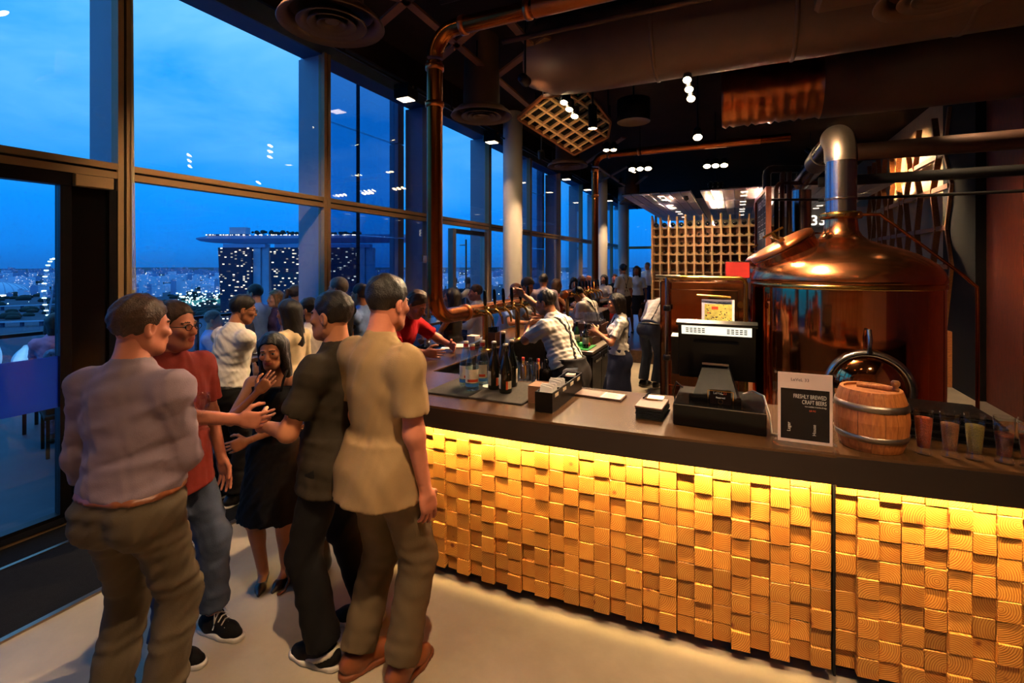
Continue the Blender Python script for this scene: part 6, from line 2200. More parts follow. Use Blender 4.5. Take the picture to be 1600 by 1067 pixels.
def wine_glass(loc, label, group=None, drink='beer', rot_=None):
    o = thing('wine_glass', label, 'glass', loc, RZ, group)
    MB().lathe([(0, 0), (.032, 0), (.03, .004), (.004, .01), (.0035, .075), (.012, .085), (.03, .105), (.036, .135), (.031, .175), (.0295, .175), (.0345, .135), (.0285, .107), (0, .088)], 20).build('bowl', 'clear_glass', o)
    if drink: MB().lathe([(0, .09), (.027, .107), (.033, .132), (0, .132)], 18).build('drink', drink, o)
    return o


wine_glass(P(.36, 6.15, 1.1005), 'wine glass of white wine beside the green bottle')
wine_glass(P(.40, 6.3, 1.1005), 'second wine glass beside the green bottle on the ledge')

# roller-blind cords hanging on the first thick mullion
cd = thing('blind_cord', 'loose pale blind cord looped down the first window mullion', 'cord', P(.09, TK[3] + .035, 0), RZ)
for i, (dx, zb) in enumerate(((0, 1.30), (.012, 1.22), (.024, 1.15))):
    MB().tube([(0, dx * .3, 4.5), (.004, dx * .6, 3.0), (.008, dx, 1.9), (.012, dx * 1.5, 1.5), (.014, dx * 1.2, zb), (.014, dx - .014, zb - .012), (.012, dx - .03, zb + .05), (.008, dx * .5, 1.75)], .0035, 5).build('cord_strand', 'rope', cd)
MB().cyl((.008, .01, 1.72), (.008, .01, 1.78), .012, n=8).build('cord_toggle', 'rope', cd)
sp = thing('wall_spotlight', 'small white spotlight on the grey panel beside the first copper pipe', 'spotlight', P(.1, 6.55, 2.05), RZ)
MB().box(-.09, -.05, -.03, .03, -.02, .1).build('bracket', 'steel_satin', sp)
MB().lathe([(.0, .08), (.035, .08), (.045, -.04), (.04, -.04), (0, .0)], 18, (-.0, 0, .0)).build('lamp_shade', 'white_paint', sp)
MB().cyl((-.06, 0, .05), (0, 0, .05), .012, n=8).build('arm', 'steel_satin', sp)

# ------------------------------------------------------------------ far dining tables and red chairs
def table(s, t, label, z=.25, h=.74, w=.7):
    o = thing('dining_table', label, 'table', P(s, t, z), RZ)
    MB().cbox(-w / 2, w / 2, -.4, .4, h - .035, h, .006).build('tabletop', 'ledge_wood', o)
    MB().cyl((0, 0, .03), (0, 0, h - .035), .04, n=14).build('pedestal', 'dark_metal', o)
    MB().lathe([(.26, 0), (.26, .02), (.04, .05)], 24).build('foot', 'dark_metal', o)
    return o


def red_chair(s, t, rz, label, z=0.25):
    o = thing('dining_chair', label, 'chair', P(s, t, z), RZ + rz, 'red upholstered chairs')
    MB().cbox(-.23, .23, -.23, .23, .40, .48, .03).build('seat', 'red_fabric', o)
    bmv = MB()
    for i in range(9):
        a = PI * (i / 8) ; 
    MB().lathe([(.23, .45), (.25, .50), (.25, .80), (.235, .83), (.215, .80), (.205, .50)], 20, a0=PI * .95, a1=PI * 2.05).build('backrest', 'red_fabric', o)
    for a in (-1, 1):
        for b in (-1, 1):
            MB().bar((a * .18, b * .18, .4), (a * .2, b * .2, 0), .03, .03, (0, 1, 0)).build('leg', 'dark_metal', o)


table(1.25, 10.9, 'dark dining table nearest on the far platform')
table(1.15, 12.9, 'dark dining table in the middle of the far platform')
table(2.6, 13.5, 'dark table by the wine rack on the far platform')
red_chair(2.25, 10.6, PI, 'red tub chair on the platform edge behind the tap bartender')
red_chair(3.0, 13.0, PI * .9, 'red tub chair beside the table before the wine rack')
o = thing('water_bottle', 'green glass bottle on the middle far table', 'bottle', P(1.3, 12.7, .9905), RZ)
MB().lathe(bprof, 14).build('glass_body', 'bottle_green', o)
MB().lathe([(.039, .07), (.0393, .071), (.0393, .15), (.039, .151)], 14).build('label', 'label_blue', o)
for i in range(4):
    wine_glass(P(1.1 + .12 * i, 10.7 + .1 * (i % 2), .9905), 'wine glass on the nearest far platform table, %s from the windows' % ORD[i], 'glasses on the far table')
for i in range(3):
    plate(P(1.0 + .22 * i, 13.0 - .2 * (i % 2), .9905), ('white plate at window side of the middle far table', 'white plate beside the green bottle on far table', 'white plate at aisle edge of the middle far table')[i], i == 0)

# ------------------------------------------------------------------ people
def pxl(px, Y, z=0.0):
    return Vector(((px - 800) / 755 * Y, Y, z))


def w2l(world, loc, yaw, H):
    v = Matrix.Rotation(-yaw, 3, 'Z') @ (Vector(world) - Vector(loc))
    return tuple(v * (1.75 / H))


def man(label, loc, face, H, hands_w=None, **kw):
    yaw = yaw_to(*face)
    if hands_w:
        kw['hands'] = tuple(None if h is None else w2l(h, loc, yaw, H) for h in hands_w)
    return person(label, loc, yaw, H, **kw)


mat('cloth_floral', lin(120, 124, 150), .8, var=.95, vscale=26)
SIT = dict(feet=((.12, .34, .42), (-.12, .34, .42)), knees=((.05, 1, .6), (-.05, 1, .6)))
CHAIR = dict(feet=((.12, .42, .085), (-.12, .40, .085)), knees=((.05, 1, .6), (-.05, 1, .6)), pz=.56)
CRUX = [((1, 0, .30), (0, 0, .30)), ((1, 0, -.30), (0, 0, .30))]

# the group standing in front of the bar
L = pxl(208, 2.05)
man('big man in a pale lilac shirt and khaki trousers, back turned, holding a glass', L, (.12, 1), 1.85, ((-1.55, 2.28, 1.26), None), fat=1.06,
    elbows=((.7, -.7, -.6), (-.5, -.8, -.1)), curl=(.95, .35), head=(-18, 4, 0), top=('shirt', 'cloth_lilac', 'long'), bottom=('trousers', 'cloth_khaki'), belt='leather_tan',
    shoes='leather_tan', skin_='red', hair=('short', 'hair_brown'), seed=3, wr=1.2)
L = pxl(266, 2.54)
yw = yaw_to(.95, -.25)
man('man with glasses in a maroon shirt, rolled jeans and black sneakers with white laces', L, (.95, -.25), 1.79, ((-1.37, 2.42, 1.22), None), elbows=((.4, -1, -.4), (-.5, -1, -.3)),
    curl=(.95, .4), head=(10, 2, 0), top=('tee', 'cloth_maroon', 'short'), bottom=('trousers', 'cloth_denim', .86), laces=True, shoes='cloth_black', glasses=True, skin_='red',
    hair=('short', 'hair_brown'), feet=tuple(w2l((x, y, .087), L, yw, 1.79) for x, y in ((-1.73, 2.42), (-1.63, 2.63))), toe=(10, -4), seed=8, tuck=False)
wine_glass(Vector((-1.52, 2.37, 1.19)), 'wine glass in the hand of the big man in lilac', None, None)
L = pxl(430, 3.06)
man('woman in a black dress and black pumps facing the room, one hand at her mouth', L, (.06, -1), 1.555, None, sex='f',
    hands=((.03, .205, 1.39), (.10, .19, 1.06)), elbows=((.8, .2, -1), (-1, .1, -.6)), curl=(.85, .5), palm=((0, -1, .2), (0, -1, 0)), head=(4, 6, 4), top=('dress', 'cloth_black', 'none'), bottom=('none', ''),
    legs_bare=True, hair=('long', 'hair_black'), skin_='tan', shoes='leather_black', feet=((.075, .02, .085), (-.075, -.01, .085)), toe=(14, -10), seed=11)
L = pxl(524, 2.56)
yw = yaw_to(-.96, .22)
man('tall man in a dark olive shirt and black trousers facing the woman in black', L, (-.96, .22), 1.84, (None, (-1.28, 2.50, 1.16)), elbows=((.5, -1, -.3), (-.6, -.9, -.2)),
    curl=(.4, .6), top=('shirt', 'cloth_olive', 'short'), bottom=('trousers', 'cloth_black'), shoes='soft_black', stripe='rubber_white', skin_='tan', hair=('short', 'hair_black'),
    feet=tuple(w2l((x, y, .09), L, yw, 1.84) for x, y in ((-.80, 2.72), (-.93, 2.41))), toe=(20, -6), seed=14, tuck=False)
L = pxl(597, 2.36)
man('very tall man in a beige polo shirt and tan trousers, back turned, arms hanging', L, (.62, .78), 1.93, None, elbows=((.4, -1, 0), (-.4, -1, 0)),
    hands=((.235, .06, .78), (-.24, .07, .80)), curl=(.5, .55), head=(10, 6, 0), top=('shirt', 'cloth_beige', 'short'), bottom=('trousers', 'cloth_tan_trousers'), shoes='leather_tan', sole='leather_tan',
    skin_='red', hair=('short', 'hair_black'), seed=17, tuck=False, feet=((.10, .02, .085), (-.10, -.06, .085)), fat=1.02)

# guests by the window ledge
L = pxl(352, 4.05)
man('man in a white shirt and glasses leaning to the window ledge, back turned', L, (.5, .86), 1.73, (pxl(402, 4.65, 1.16), pxl(362, 4.75, 1.16)), q=1, lean=10, head=(-20, 8, 0),
    top=('shirt', 'cloth_white', 'long'), bottom=('trousers', 'cloth_black'), belt='leather_black', glasses=True, skin_='tan', hair=('short', 'hair_black'), seed=20, fat=1.08, wr=1.0)
L = pxl(455, 4.45)
man('woman with long dark hair in a cream top beside the window ledge', L, (-.95, .25), 1.66, (None, pxl(415, 4.5, 1.14)), q=2, sex='f', head=(8, 6, 0), top=('top', 'cloth_cream', 'long'),
    bottom=('trousers', 'cloth_black'), skin_='tan', hair=('long', 'hair_black'), seed=22)
L = pxl(486, 4.95)
stool((L.x, L.y, 0), RZ, 'wooden bar stool under the bearded man')
man('bearded man in a pale shirt sitting on a stool behind the long-haired woman', L, (-.9, .1), 1.72, None, q=2, pz=.85, hands=((.16, .38, 1.02), (-.14, .36, 1.0)), **SIT, beard=True, head=(0, 4, 0),
    top=('shirt', 'cloth_pale', 'long'), bottom=('trousers', 'cloth_charcoal'), skin_='tan', seed=24)
L = pxl(531, 5.42)
man('grey-haired man in a black t-shirt standing by the tall dark window panel', L, (-1, .1), 1.83, None, q=2, head=(0, 0, 0), top=('tee', 'cloth_black', 'short'), bottom=('trousers', 'cloth_black'),
    skin_='light', hair=('short', 'hair_grey'), seed=26, tuck=False)
L = pxl(565, 5.85)
stool((L.x, L.y, 0), RZ, 'wooden bar stool under the blue-shirted man')
man('man in a light blue shirt sitting at the candle-lit ledge', L, (-.9, .2), 1.82, None, q=2, pz=.86, hands=((.14, .4, 1.08), (-.14, .4, 1.08)), **SIT, top=('shirt', 'cloth_blue', 'long'), bottom=('trousers', 'cloth_navy'),
    skin_='tan', hair=('short', 'hair_black'), seed=28)

# guests along the bar
L = P(1.50, 3.90)
man('man in a red shirt leaning over the bar beside the first copper pipe', L, (N_.x, N_.y), 1.80, (P(2.12, 3.66, 1.19), P(2.10, 4.12, 1.19)), q=1, lean=26, head=(6, 20, 0), elbows=((.9, .1, -.6), (-.9, .1, -.6)),
    top=('tee', 'cloth_red', 'short'), bottom=('trousers', 'cloth_denim'), skin_='red', hair=('thick', 'hair_brown'), seed=30, tuck=False)
L = pxl(708, 6.4)
stool((L.x, L.y, 0), RZ, 'wooden bar stool under the dark-haired woman in black')
man('woman with long dark hair in a black sleeveless top seated behind the taps', L, (-.95, .2), 1.74, None, q=2, sex='f', pz=.86, hands=((.12, .36, 1.0), (-.12, .36, 1.0)), **SIT, top=('top', 'cloth_black', 'none'),
    bottom=('trousers', 'cloth_black'), skin_='tan', hair=('long', 'hair_black'), seed=32)
L = pxl(745, 7.45)
stool((L.x, L.y, 0), RZ, 'wooden bar stool under the man resting his brow')
man('man in a white shirt seated by the glazed door with a hand at his brow', L, (-.95, -.1), 1.74, None, q=2, pz=.86, hands=((.05, .25, 1.50), (-.14, .36, 1.05)), **SIT, top=('shirt', 'cloth_white', 'long'),
    bottom=('trousers', 'cloth_navy'), skin_='red', hair=('short', 'hair_brown'), seed=34)
L = P(1.60, 6.35)
man('bald man in a pale blue shirt leaning on the bar behind the taps', L, (N_.x, N_.y + .2), 1.74, (P(2.1, 6.15, 1.19), P(2.1, 6.6, 1.19)), q=2, lean=14, head=(0, 12, 0), top=('shirt', 'cloth_blue', 'short'),
    bottom=('trousers', 'cloth_charcoal'), skin_='tan', hair=('bald', 'hair_grey'), seed=36)
L = P(1.56, 6.95)
man('brown-haired man in a white shirt facing the bartender over the bar', L, (N_.x, N_.y - .2), 1.78, (P(2.1, 6.78, 1.19), P(2.1, 7.2, 1.19)), q=2, lean=12, head=(0, 14, 0), top=('shirt', 'cloth_white', 'rolled'),
    bottom=('trousers', 'cloth_navy'), skin_='red', hair=('thick', 'hair_brown'), seed=38)
L = pxl(849, 9.1)
man('man in a lilac-white shirt standing beyond the first column, back turned', L, (.1, 1), 1.80, None, q=3, top=('shirt', 'cloth_lilac', 'long'), bottom=('trousers', 'cloth_navy'), skin_='tan', seed=40)
L = pxl(869, 9.7)
stool((L.x, L.y, 0), RZ, 'wooden bar stool under the woman in the red-brown dress')
man('woman with long brown hair in a red-brown dress seated at the far bar', L, (.8, .4), 1.76, None, q=3, sex='f', pz=.86, hands=((.14, .36, 1.05), (-.14, .36, 1.05)), **SIT, top=('top', 'cloth_redbrown', 'none'),
    bottom=('trousers', 'cloth_redbrown'), skin_='tan', hair=('long', 'hair_brown'), seed=42)

# bartenders
L = Vector((.57, 4.72, 0))
man('bartender in glasses, white shirt and dark braces pulling a beer tap', L, (-.78, .62), 1.78, (P(2.60, 4.80, 1.66), P(2.70, 4.70, 1.33)), q=1, lean=24, head=(6, 2, 0), elbows=((.5, .2, -1), (-.9, 0, -.8)),
    palm=((-1, .3, 0), None), curl=(1.15, .7), top=('shirt', 'cloth_white', 'short'), bottom=('trousers', 'cloth_charcoal'), straps=CRUX, glasses=True, skin_='tan', hair=('short', 'hair_black'), seed=44, fat=1.1, wr=1.5,
    apron='cloth_charcoal', feet=((.16, .12, .085), (-.13, -.10, .085)))
tumbler(P(2.645, 4.80, 1.27), 'beer glass held under the tap by the bartender in glasses', None, h=.15)
L = pxl(967, 5.8)
man('woman bartender with a dark bob, white shirt and navy apron in profile', L, (-.97, .1), 1.63, None, q=1, sex='f', hands=((.12, .30, 1.22), (-.10, .28, 1.28)), head=(0, 8, 0), top=('shirt', 'cloth_white', 'short'),
    bottom=('trousers', 'cloth_navy'), straps=CRUX, apron='cloth_navy', skin_='tan', hair=('bob', 'hair_black'), seed=46)
L = P(3.42, 8.05)
man('bartender in a white shirt bending forward beside the copper cabinet', L, (.75, .65), 1.78, None, q=2, lean=42, hands=((.2, .55, 1.0), (-.2, .55, 1.0)), head=(0, 20, 0), top=('shirt', 'cloth_white', 'long'), bottom=('trousers', 'cloth_denim'),
    straps=[((1, 0, 0), (.06, 0, .3))], skin_='tan', seed=48, belt='leather_black')
L = P(2.66, 7.62)
man('bartender with crossed braces working with his back turned at second tap rail', L, (-.75, .66), 1.70, (P(2.30, 8.25, 1.2), P(2.28, 7.7, 1.2)), q=2, lean=26, head=(0, 32, 0), top=('shirt', 'cloth_white', 'short'), bottom=('trousers', 'cloth_black'),
    straps=CRUX, skin_='tan', seed=50)

# far platform
for px, Y, lab, face, kw in (
        (895, 11.2, 'person in black with black hair looking down at the far bar tables', (.2, -1), dict(sex='f', top=('top', 'cloth_black', 'long'), bottom=('trousers', 'cloth_black'), hair=('bob', 'hair_black'), head=(0, 26, 0))),
        (909, 11.75, 'woman with auburn hair seated between the far tables', (-.3, .9), dict(sex='f', top=('top', 'cloth_redbrown', 'long'), bottom=('trousers', 'cloth_black'), hair=('long', 'hair_auburn'))),
        (920, 12.6, 'balding man in a grey shirt seated behind the auburn-haired woman', (-.6, -.8), dict(top=('shirt', 'cloth_grey', 'long'), bottom=('trousers', 'cloth_navy'), hair=('bald', 'hair_grey'), skin_='red')),
        (944, 13.3, 'smiling woman with long black hair and pale top beyond the second copper pipe', (-.6, -.7), dict(sex='f', top=('top', 'cloth_pale', 'short'), bottom=('trousers', 'cloth_black'), hair=('long', 'hair_black'))),
        (960, 13.9, 'brown-haired man in black seated beside the pale-topped woman', (-.2, -1), dict(top=('shirt', 'cloth_black', 'long'), bottom=('trousers', 'cloth_black'), hair=('short', 'hair_brown'), skin_='red'))):
    L = pxl(px, Y, .25)
    kk = dict(CHAIR); kk['pz'] = .60
    o = thing('dining_chair', 'dark wooden chair under the ' + ' '.join(lab.split()[:5]), 'chair', L, yaw_to(*face), 'dark chairs on the platform')
    MB().cbox(-.22, .22, -.22, .22, .42, .47, .01).build('seat', 'ledge_wood', o)
    MB().cbox(-.2, .2, -.24, -.21, .5, .85, .008).build('backrest', 'ledge_wood', o)
    for a in (-1, 1):
        for b in (-1, 1):
            MB().box(a * .19 - .018, a * .19 + .018, b * .19 - .018, b * .19 + .018, 0, .42).build('leg', 'ledge_wood', o)
    man(lab, L, face, 1.78, None, q=4, hands=((.15, .35, .82), (-.15, .35, .82)), seed=int(px), **kk, **kw)
man('waitress with tied-up hair, white blouse and dark braces on the far platform', pxl(974, 11.4, .25), (-.4, .9), 1.73, None, q=3, sex='f', top=('shirt', 'cloth_white', 'short'), bottom=('skirt', 'cloth_charcoal'), straps=CRUX,
    skin_='tan', hair=('bun', 'hair_black'), seed=60)
man('second waitress with long hair and a white blouse facing the dark-braced one', pxl(995, 12.2, .25), (-.5, -.8), 1.68, None, q=3, sex='f', top=('shirt', 'cloth_white', 'short'), bottom=('skirt', 'cloth_charcoal'), skin_='brown',
    hair=('long', 'hair_black'), seed=62)
man('man in a pale shirt standing at the far end by the last window', pxl(1012, 16.2, .25), (-.7, -.6), 1.78, None, q=4, top=('shirt', 'cloth_white', 'long'), bottom=('trousers', 'cloth_navy'), hair=('short', 'hair_grey'), seed=64)

# terrace outside the glass
def terrace_chair(L, face, lab):
    o = thing('terrace_chair', lab, 'chair', L, yaw_to(*face), 'dark terrace chairs')
    MB().cbox(-.24, .24, -.24, .24, .40, .44, .008).build('seat', 'soft_black', o)
    MB().cbox(-.23, .23, -.26, -.23, .46, .86, .01).build('backrest', 'soft_black', o)
    for a in (-1, 1):
        for b in (-1, 1):
            MB().box(a * .21 - .015, a * .21 + .015, b * .21 - .015, b * .21 + .015, 0, .40).build('leg', 'soft_black', o)


for px, Y, lab, face, clab, kw in (
        (84, 6.0, 'dark-haired woman in a pink top seated out on the terrace', (-.5, .85), 'dark terrace chair under the woman in pink', dict(sex='f', top=('top', 'cloth_pink', 'long'), bottom=('trousers', 'cloth_floral'), hair=('bob', 'hair_black'), wr=1.5)),
        (112, 5.3, 'person in a floral wrap seated behind the dark door jamb', (-.7, .6), 'dark terrace chair under the floral wrap', dict(sex='f', top=('top', 'cloth_floral', 'long'), bottom=('trousers', 'cloth_floral'), hair=('bob', 'hair_black'))),
        (196, 5.6, 'dark-haired person in grey seated outside behind the big man', (.3, .9), 'dark terrace chair behind the big man', dict(top=('tee', 'cloth_grey', 'short'), bottom=('trousers', 'cloth_navy'), hair=('short', 'hair_black'))),
        (331, 6.4, 'person in a bright blue shirt seated outside beyond the white-shirted man', (.8, .3), 'dark terrace chair under the bright blue shirt', dict(top=('shirt', 'cloth_blue', 'short'), bottom=('trousers', 'cloth_navy'), hair=('short', 'hair_grey')))):
    L = pxl(px, Y, -.02)
    terrace_chair(L, face, clab)
    kk = dict(CHAIR); kk['pz'] = .58
    man(lab, L, face, 1.74, None, q=2 if px < 120 else 3, hands=((.14, .36, .72), (-.14, .36, .72)), seed=int(px), **kk, **kw)
for px, Y, lab, face, H, kw in (
        (400, 6.5, 'man in dark glasses and a light blue shirt standing on the terrace', (-1, .1), 1.73, dict(q=2, top=('shirt', 'cloth_blue', 'long'), bottom=('trousers', 'cloth_navy'), hair=('short', 'hair_black'), glasses=True)),
        (432, 6.75, 'fair-haired woman in a purple dress standing on the terrace', (-.6, -.7), 1.64, dict(q=2, sex='f', top=('top', 'cloth_purple', 'short'), bottom=('skirt', 'cloth_purple'), hair=('bob', 'hair_fair'))),
        (461, 6.5, 'woman with a brown ponytail in a dark dress out on the terrace', (.4, .9), 1.72, dict(q=2, sex='f', top=('top', 'cloth_charcoal', 'none'), bottom=('skirt', 'cloth_charcoal'), hair=('pony', 'hair_brown'))),
        (381, 5.95, 'dark-haired man in a grey shirt outside the glass beyond the plates', (.6, .6), 1.60, dict(q=3, top=('shirt', 'cloth_grey', 'long'), bottom=('trousers', 'cloth_navy'), hair=('short', 'hair_black'))),
        (709, 11.0, 'shadowy person outside the glazed door, nearer its handle', (-.3, .9), 1.72, dict(q=4, top=('tee', 'cloth_navy', 'short'), bottom=('trousers', 'cloth_navy'))),
        (731, 11.0, 'shadowy person outside the glazed door, nearer its far stile', (.3, .9), 1.70, dict(q=4, top=('tee', 'cloth_charcoal', 'short'), bottom=('trousers', 'cloth_navy')))):
    man(lab, pxl(px, Y, -.02), face, H, None, seed=int(px), **kw)

# bag on the floor behind the tall dark man
bg = thing('backpack', 'black leather backpack with tan straps standing on floor by the bar corner', 'bag', pxl(482, 3.10), .3)
F_ = Field((-.18, -.13, -.02), (.18, .13, .32), .010)
F_.ell((0, 0, .13), (.13, .08, .14), None, .02); F_.cap((-.06, 0, .06), (.06, 0, .06), .075, .075, .04); F_.plane((0, 0, -1), (0, 0, 0.0)); F_.wrinkle(.004, 3, 40)
v, f = F_.mesh(); o = bpy.data.objects.new('bag_body', np_mesh('bag_body', v, f, ['leather_black'])); COL.objects.link(o); o.parent = bg
for y, x in ((-.07, -.07), (-.07, .05)):
    MB().tube([(x, y, .22), (x - .02, y - .03, .15), (x - .03, y - .04, .06), (x - .05, y - .06, .012), (x - .09, y - .08, .006)], .008, 6).build('strap', 'leather_tan', bg)
MB().tube(arc((0, 0, .25), .045, 0, PI, (1, 0, 0), (0, 0, 1), 8), .008, 6).build('handle', 'leather_tan', bg)
MB().box(-.05, .03, -.088, -.08, .10, .13).build('buckle_strap', 'leather_tan', bg)

# ------------------------------------------------------------------ the city far below, at true distance
GZ = -160.0
mat('city_ground', lin(44, 62, 84), .9, var=.5, vscale=.004)
mat('city_wall', lin(150, 165, 190), .8, var=.1, vscale=.05)
mat('city_wall_dark', lin(60, 74, 104), .8, var=.15, vscale=.05)
mat('city_tree', lin(24, 42, 40), .9, var=.4, vscale=.03)
mat('city_light', lin(255, 240, 210), .4, emit=2.2, ecol=(1.0, 0.93, 0.78, 1))
mat('city_light_cool', lin(200, 255, 240), .4, emit=2.0, ecol=(0.7, 1.0, 0.95, 1))
mat('city_grass', lin(90, 150, 110), .9, var=.3, vscale=.02)
mat('deck_hull', lin(150, 160, 200), .5, var=.08, vscale=.02)
mat('dome_white', lin(170, 200, 225), .5)
mat('petal_white', lin(235, 245, 250), .5, var=.03, vscale=.02)
window_lights_mat('facade_lights', lin(22, 34, 66), (1.0, .86, .62, 1), .15, 4.2, 3.6, 2.4)
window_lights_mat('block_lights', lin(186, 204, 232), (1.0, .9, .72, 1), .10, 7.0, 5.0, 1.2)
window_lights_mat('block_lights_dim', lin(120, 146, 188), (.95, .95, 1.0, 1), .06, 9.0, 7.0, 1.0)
g = struct('trim_7', MB().box(-16000, 9000, 300, 21000, GZ - 5, GZ), 'city_ground', None, (0, 0, 0), 0)
rc = random.Random(99)


def city(px, y0, D):
    return Vector(((px - 800) / 755 * D, D, 2 + (412 - y0) / 755 * D))


def block(px0, px1, ytop, D, depth=None, m='block_lights', label='', group=None):
    a, b = city(px0, ytop, D), city(px1, ytop, D)
    w = (b.x - a.x) / 2; h = a.z - GZ
    o = thing('apartment_tower', label, 'building', ((a.x + b.x) / 2, D, GZ), -a.x / D * .5, group)
    dp = depth or w
    MB().box(-w, w, -dp, dp, 0, h).build('tower_body', m, o)
    MB().box(-w * .5, w * .4, -dp * .5, dp * .5, h, h + 5).build('roof_block', 'city_wall', o)
    MB().box(-w - .6, w + .6, -dp - .6, dp + .6, h - 2, h - .5).build('parapet', 'city_wall', o)
    return o


xs = [(183, 190, 452), (191, 198, 447), (201, 206, 444), (207, 211, 441), (212, 216, 445), (217, 221, 440), (225, 230, 446), (231, 236, 444), (237, 243, 447), (244, 252, 445),
      (276, 283, 434), (284, 290, 438), (268, 274, 437), (30, 36, 452), (38, 45, 455), (50, 57, 446), (58, 64, 449), (65, 72, 447), (73, 78, 455), (86, 94, 450), (12, 18, 458), (336, 341, 436), (342, 346, 433)]
grp_ = sorted(xs)
for i, (a, b, y) in enumerate(grp_):
    where = 'seen through the door glass, %s from the stadium dome' if a < 100 else ('beyond the first mullion, %s counting toward the hotel towers' if a < 260 else 'behind the lit sports field, %s counting toward the hotel towers')
    k = i - sum(1 for q in grp_ if q[0] < (0 if a < 100 else 100 if a < 260 else 260))
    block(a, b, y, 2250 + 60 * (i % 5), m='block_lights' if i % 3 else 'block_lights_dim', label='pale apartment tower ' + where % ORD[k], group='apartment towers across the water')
# lower far city, beyond telling apart
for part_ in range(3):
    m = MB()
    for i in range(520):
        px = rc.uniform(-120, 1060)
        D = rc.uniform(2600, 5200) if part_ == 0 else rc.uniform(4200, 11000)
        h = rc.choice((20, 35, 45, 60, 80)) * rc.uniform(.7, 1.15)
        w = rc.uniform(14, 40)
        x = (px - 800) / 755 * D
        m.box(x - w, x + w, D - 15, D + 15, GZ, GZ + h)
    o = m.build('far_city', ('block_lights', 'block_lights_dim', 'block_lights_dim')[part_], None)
    tag(o, ('low pale town blocks spreading to the horizon beyond the apartment towers', 'dim blue town blocks farther out below the horizon', 'faintest town blocks along the horizon')[part_], 'city', None, 'stuff')
m = MB(); m2 = MB()
for i in range(800):
    px = rc.uniform(-60, 1040); yy = 420 + abs(rc.gauss(0, 1)) * 26
    D = 162 * 755 / (yy - 412)
    if D > 11000 or D < 900: continue
    p = city(px, yy, D)
    r = D / 755 * rc.choice((.28, .35, .45, .6))
    (m if rc.random() < .6 else m2).box(p.x - r, p.x + r, D - r, D + r, GZ + 4, GZ + 4 + 2 * r)
for i in range(80):
    px = rc.uniform(274, 350); yy = rc.uniform(463, 486); D = 162 * 755 / (yy - 412)
    p = city(px, yy, D); r = D / 755 * rc.choice((.5, .7, 1.0))
    (m2 if rc.random() < .7 else m).box(p.x - r, p.x + r, D - r, D + r, GZ + 14, GZ + 14 + 2 * r)
tag(m.build('street_lights', 'city_light', None), 'warm street lights sprinkled over the town below', 'lights', None, 'stuff')
tag(m2.build('street_lights', 'city_light_cool', None), 'cool white street lights sprinkled over the town below', 'lights', None, 'stuff')
# floodlit field
fl = thing('sports_field', 'floodlit green field across the water beside the hotel towers', 'field', (0, 0, GZ))
a, b, c, d = [city(x, y, 162 * 755 / (y - 412)) for x, y in ((268, 478), (352, 474), (346, 466), (282, 469))]
MB().prism([(p.x, p.y) for p in (a, b, c, d)], .2, 1.2).build('lawn', 'city_grass', fl)
for px, y in ((282, 476), (296, 474), (310, 472), (322, 470), (338, 470), (300, 468), (345, 474)):
    D = 162 * 755 / (y - 412); p = city(px, y, D)
    k = MB().cyl((p.x, D, 1), (p.x, D, 40), .8, n=6).build('light_mast', 'city_wall', fl)
    MB().box(p.x - 3.5, p.x + 3.5, D - 2, D + 2, 39, 45).build('lamp_head', 'city_light_cool', k)
# trees
m = MB()
for i in range(420):
    px = rc.uniform(-40, 560); yy = rc.choice((rc.uniform(458, 470), rc.uniform(470, 500), rc.uniform(440, 452)))
    D = 162 * 755 / (yy - 412); p = city(px, yy, D); r = rc.uniform(12, 26)
    m.ball((p.x, D, GZ + r * .25), r, 6, sc=(1.6, 1, .6))
tag(m.build('park_trees', 'city_tree', None), 'dark belts of trees along the shore below', 'trees', None, 'stuff')

# hotel towers under a boat-shaped roof deck
DT = 1000.0
ht = thing('hotel_towers', 'dark hotel towers with lit windows joined by a boat-shaped roof deck', 'building', (0, 0, 0))
for i, (lt, lb, r, e) in enumerate(((346, 352.5, 398, 421), (426, 432, 480, 503), (508, 514, 560, 583))):
    q = [city(lt, 387, DT), city(r, 387, DT), city(r, 536, DT), city(lb, 536, DT)]
    v = [(p.x, DT - 12, p.z) for p in q] + [(p.x, DT + 16, p.z) for p in q]
    t_ = MB().add(v, [(3, 2, 1, 0), (4, 5, 6, 7), (0, 1, 5, 4), (1, 2, 6, 5), (2, 3, 7, 6), (3, 0, 4, 7)]).build('tower_slab', 'facade_lights', ht)
    a, b = city(r, 387, DT), city(e, 387, DT)
    MB().box(a.x, (a.x + b.x) / 2 - .7, DT - 6, DT + 16, -163, a.z).box((a.x + b.x) / 2 + .7, b.x, DT - 2, DT + 16, -163, b.z).build('end_wall', 'city_wall', ht)
    MB().box((a.x + b.x) / 2 - .7, (a.x + b.x) / 2 + .7, DT, DT + 14, -163, b.z - 3).build('end_slot', 'city_wall_dark', ht)
    c0, c1 = city(lt + 6, 387, DT), city(e - 4, 382, DT)
    MB().box(c0.x, c1.x, DT - 8, DT + 14, c0.z, c1.z + 1).build('crown_floor', 'deck_hull', ht)
    m = MB()
    for k in range(3):
        xx = a.x + (k - 1) * 12
        m.bar((xx - 6, DT - 8, a.z), (xx, DT - 8, a.z + 8), 1.4, 1.4, (0, 1, 0)).bar((xx + 6, DT - 8, a.z), (xx, DT - 8, a.z + 8), 1.4, 1.4, (0, 1, 0))
    m.build('strut', 'city_wall', ht)
top = [(307, 372.0), (315, 371.0), (335, 369.5), (365, 368.8), (420, 368.2), (480, 367.6), (560, 367), (640, 367)]
bot = [(307, 374.0), (315, 377.0), (335, 379.6), (365, 380.6), (420, 380.8), (480, 380.2), (560, 379.6), (640, 379)]
v, f = [], []
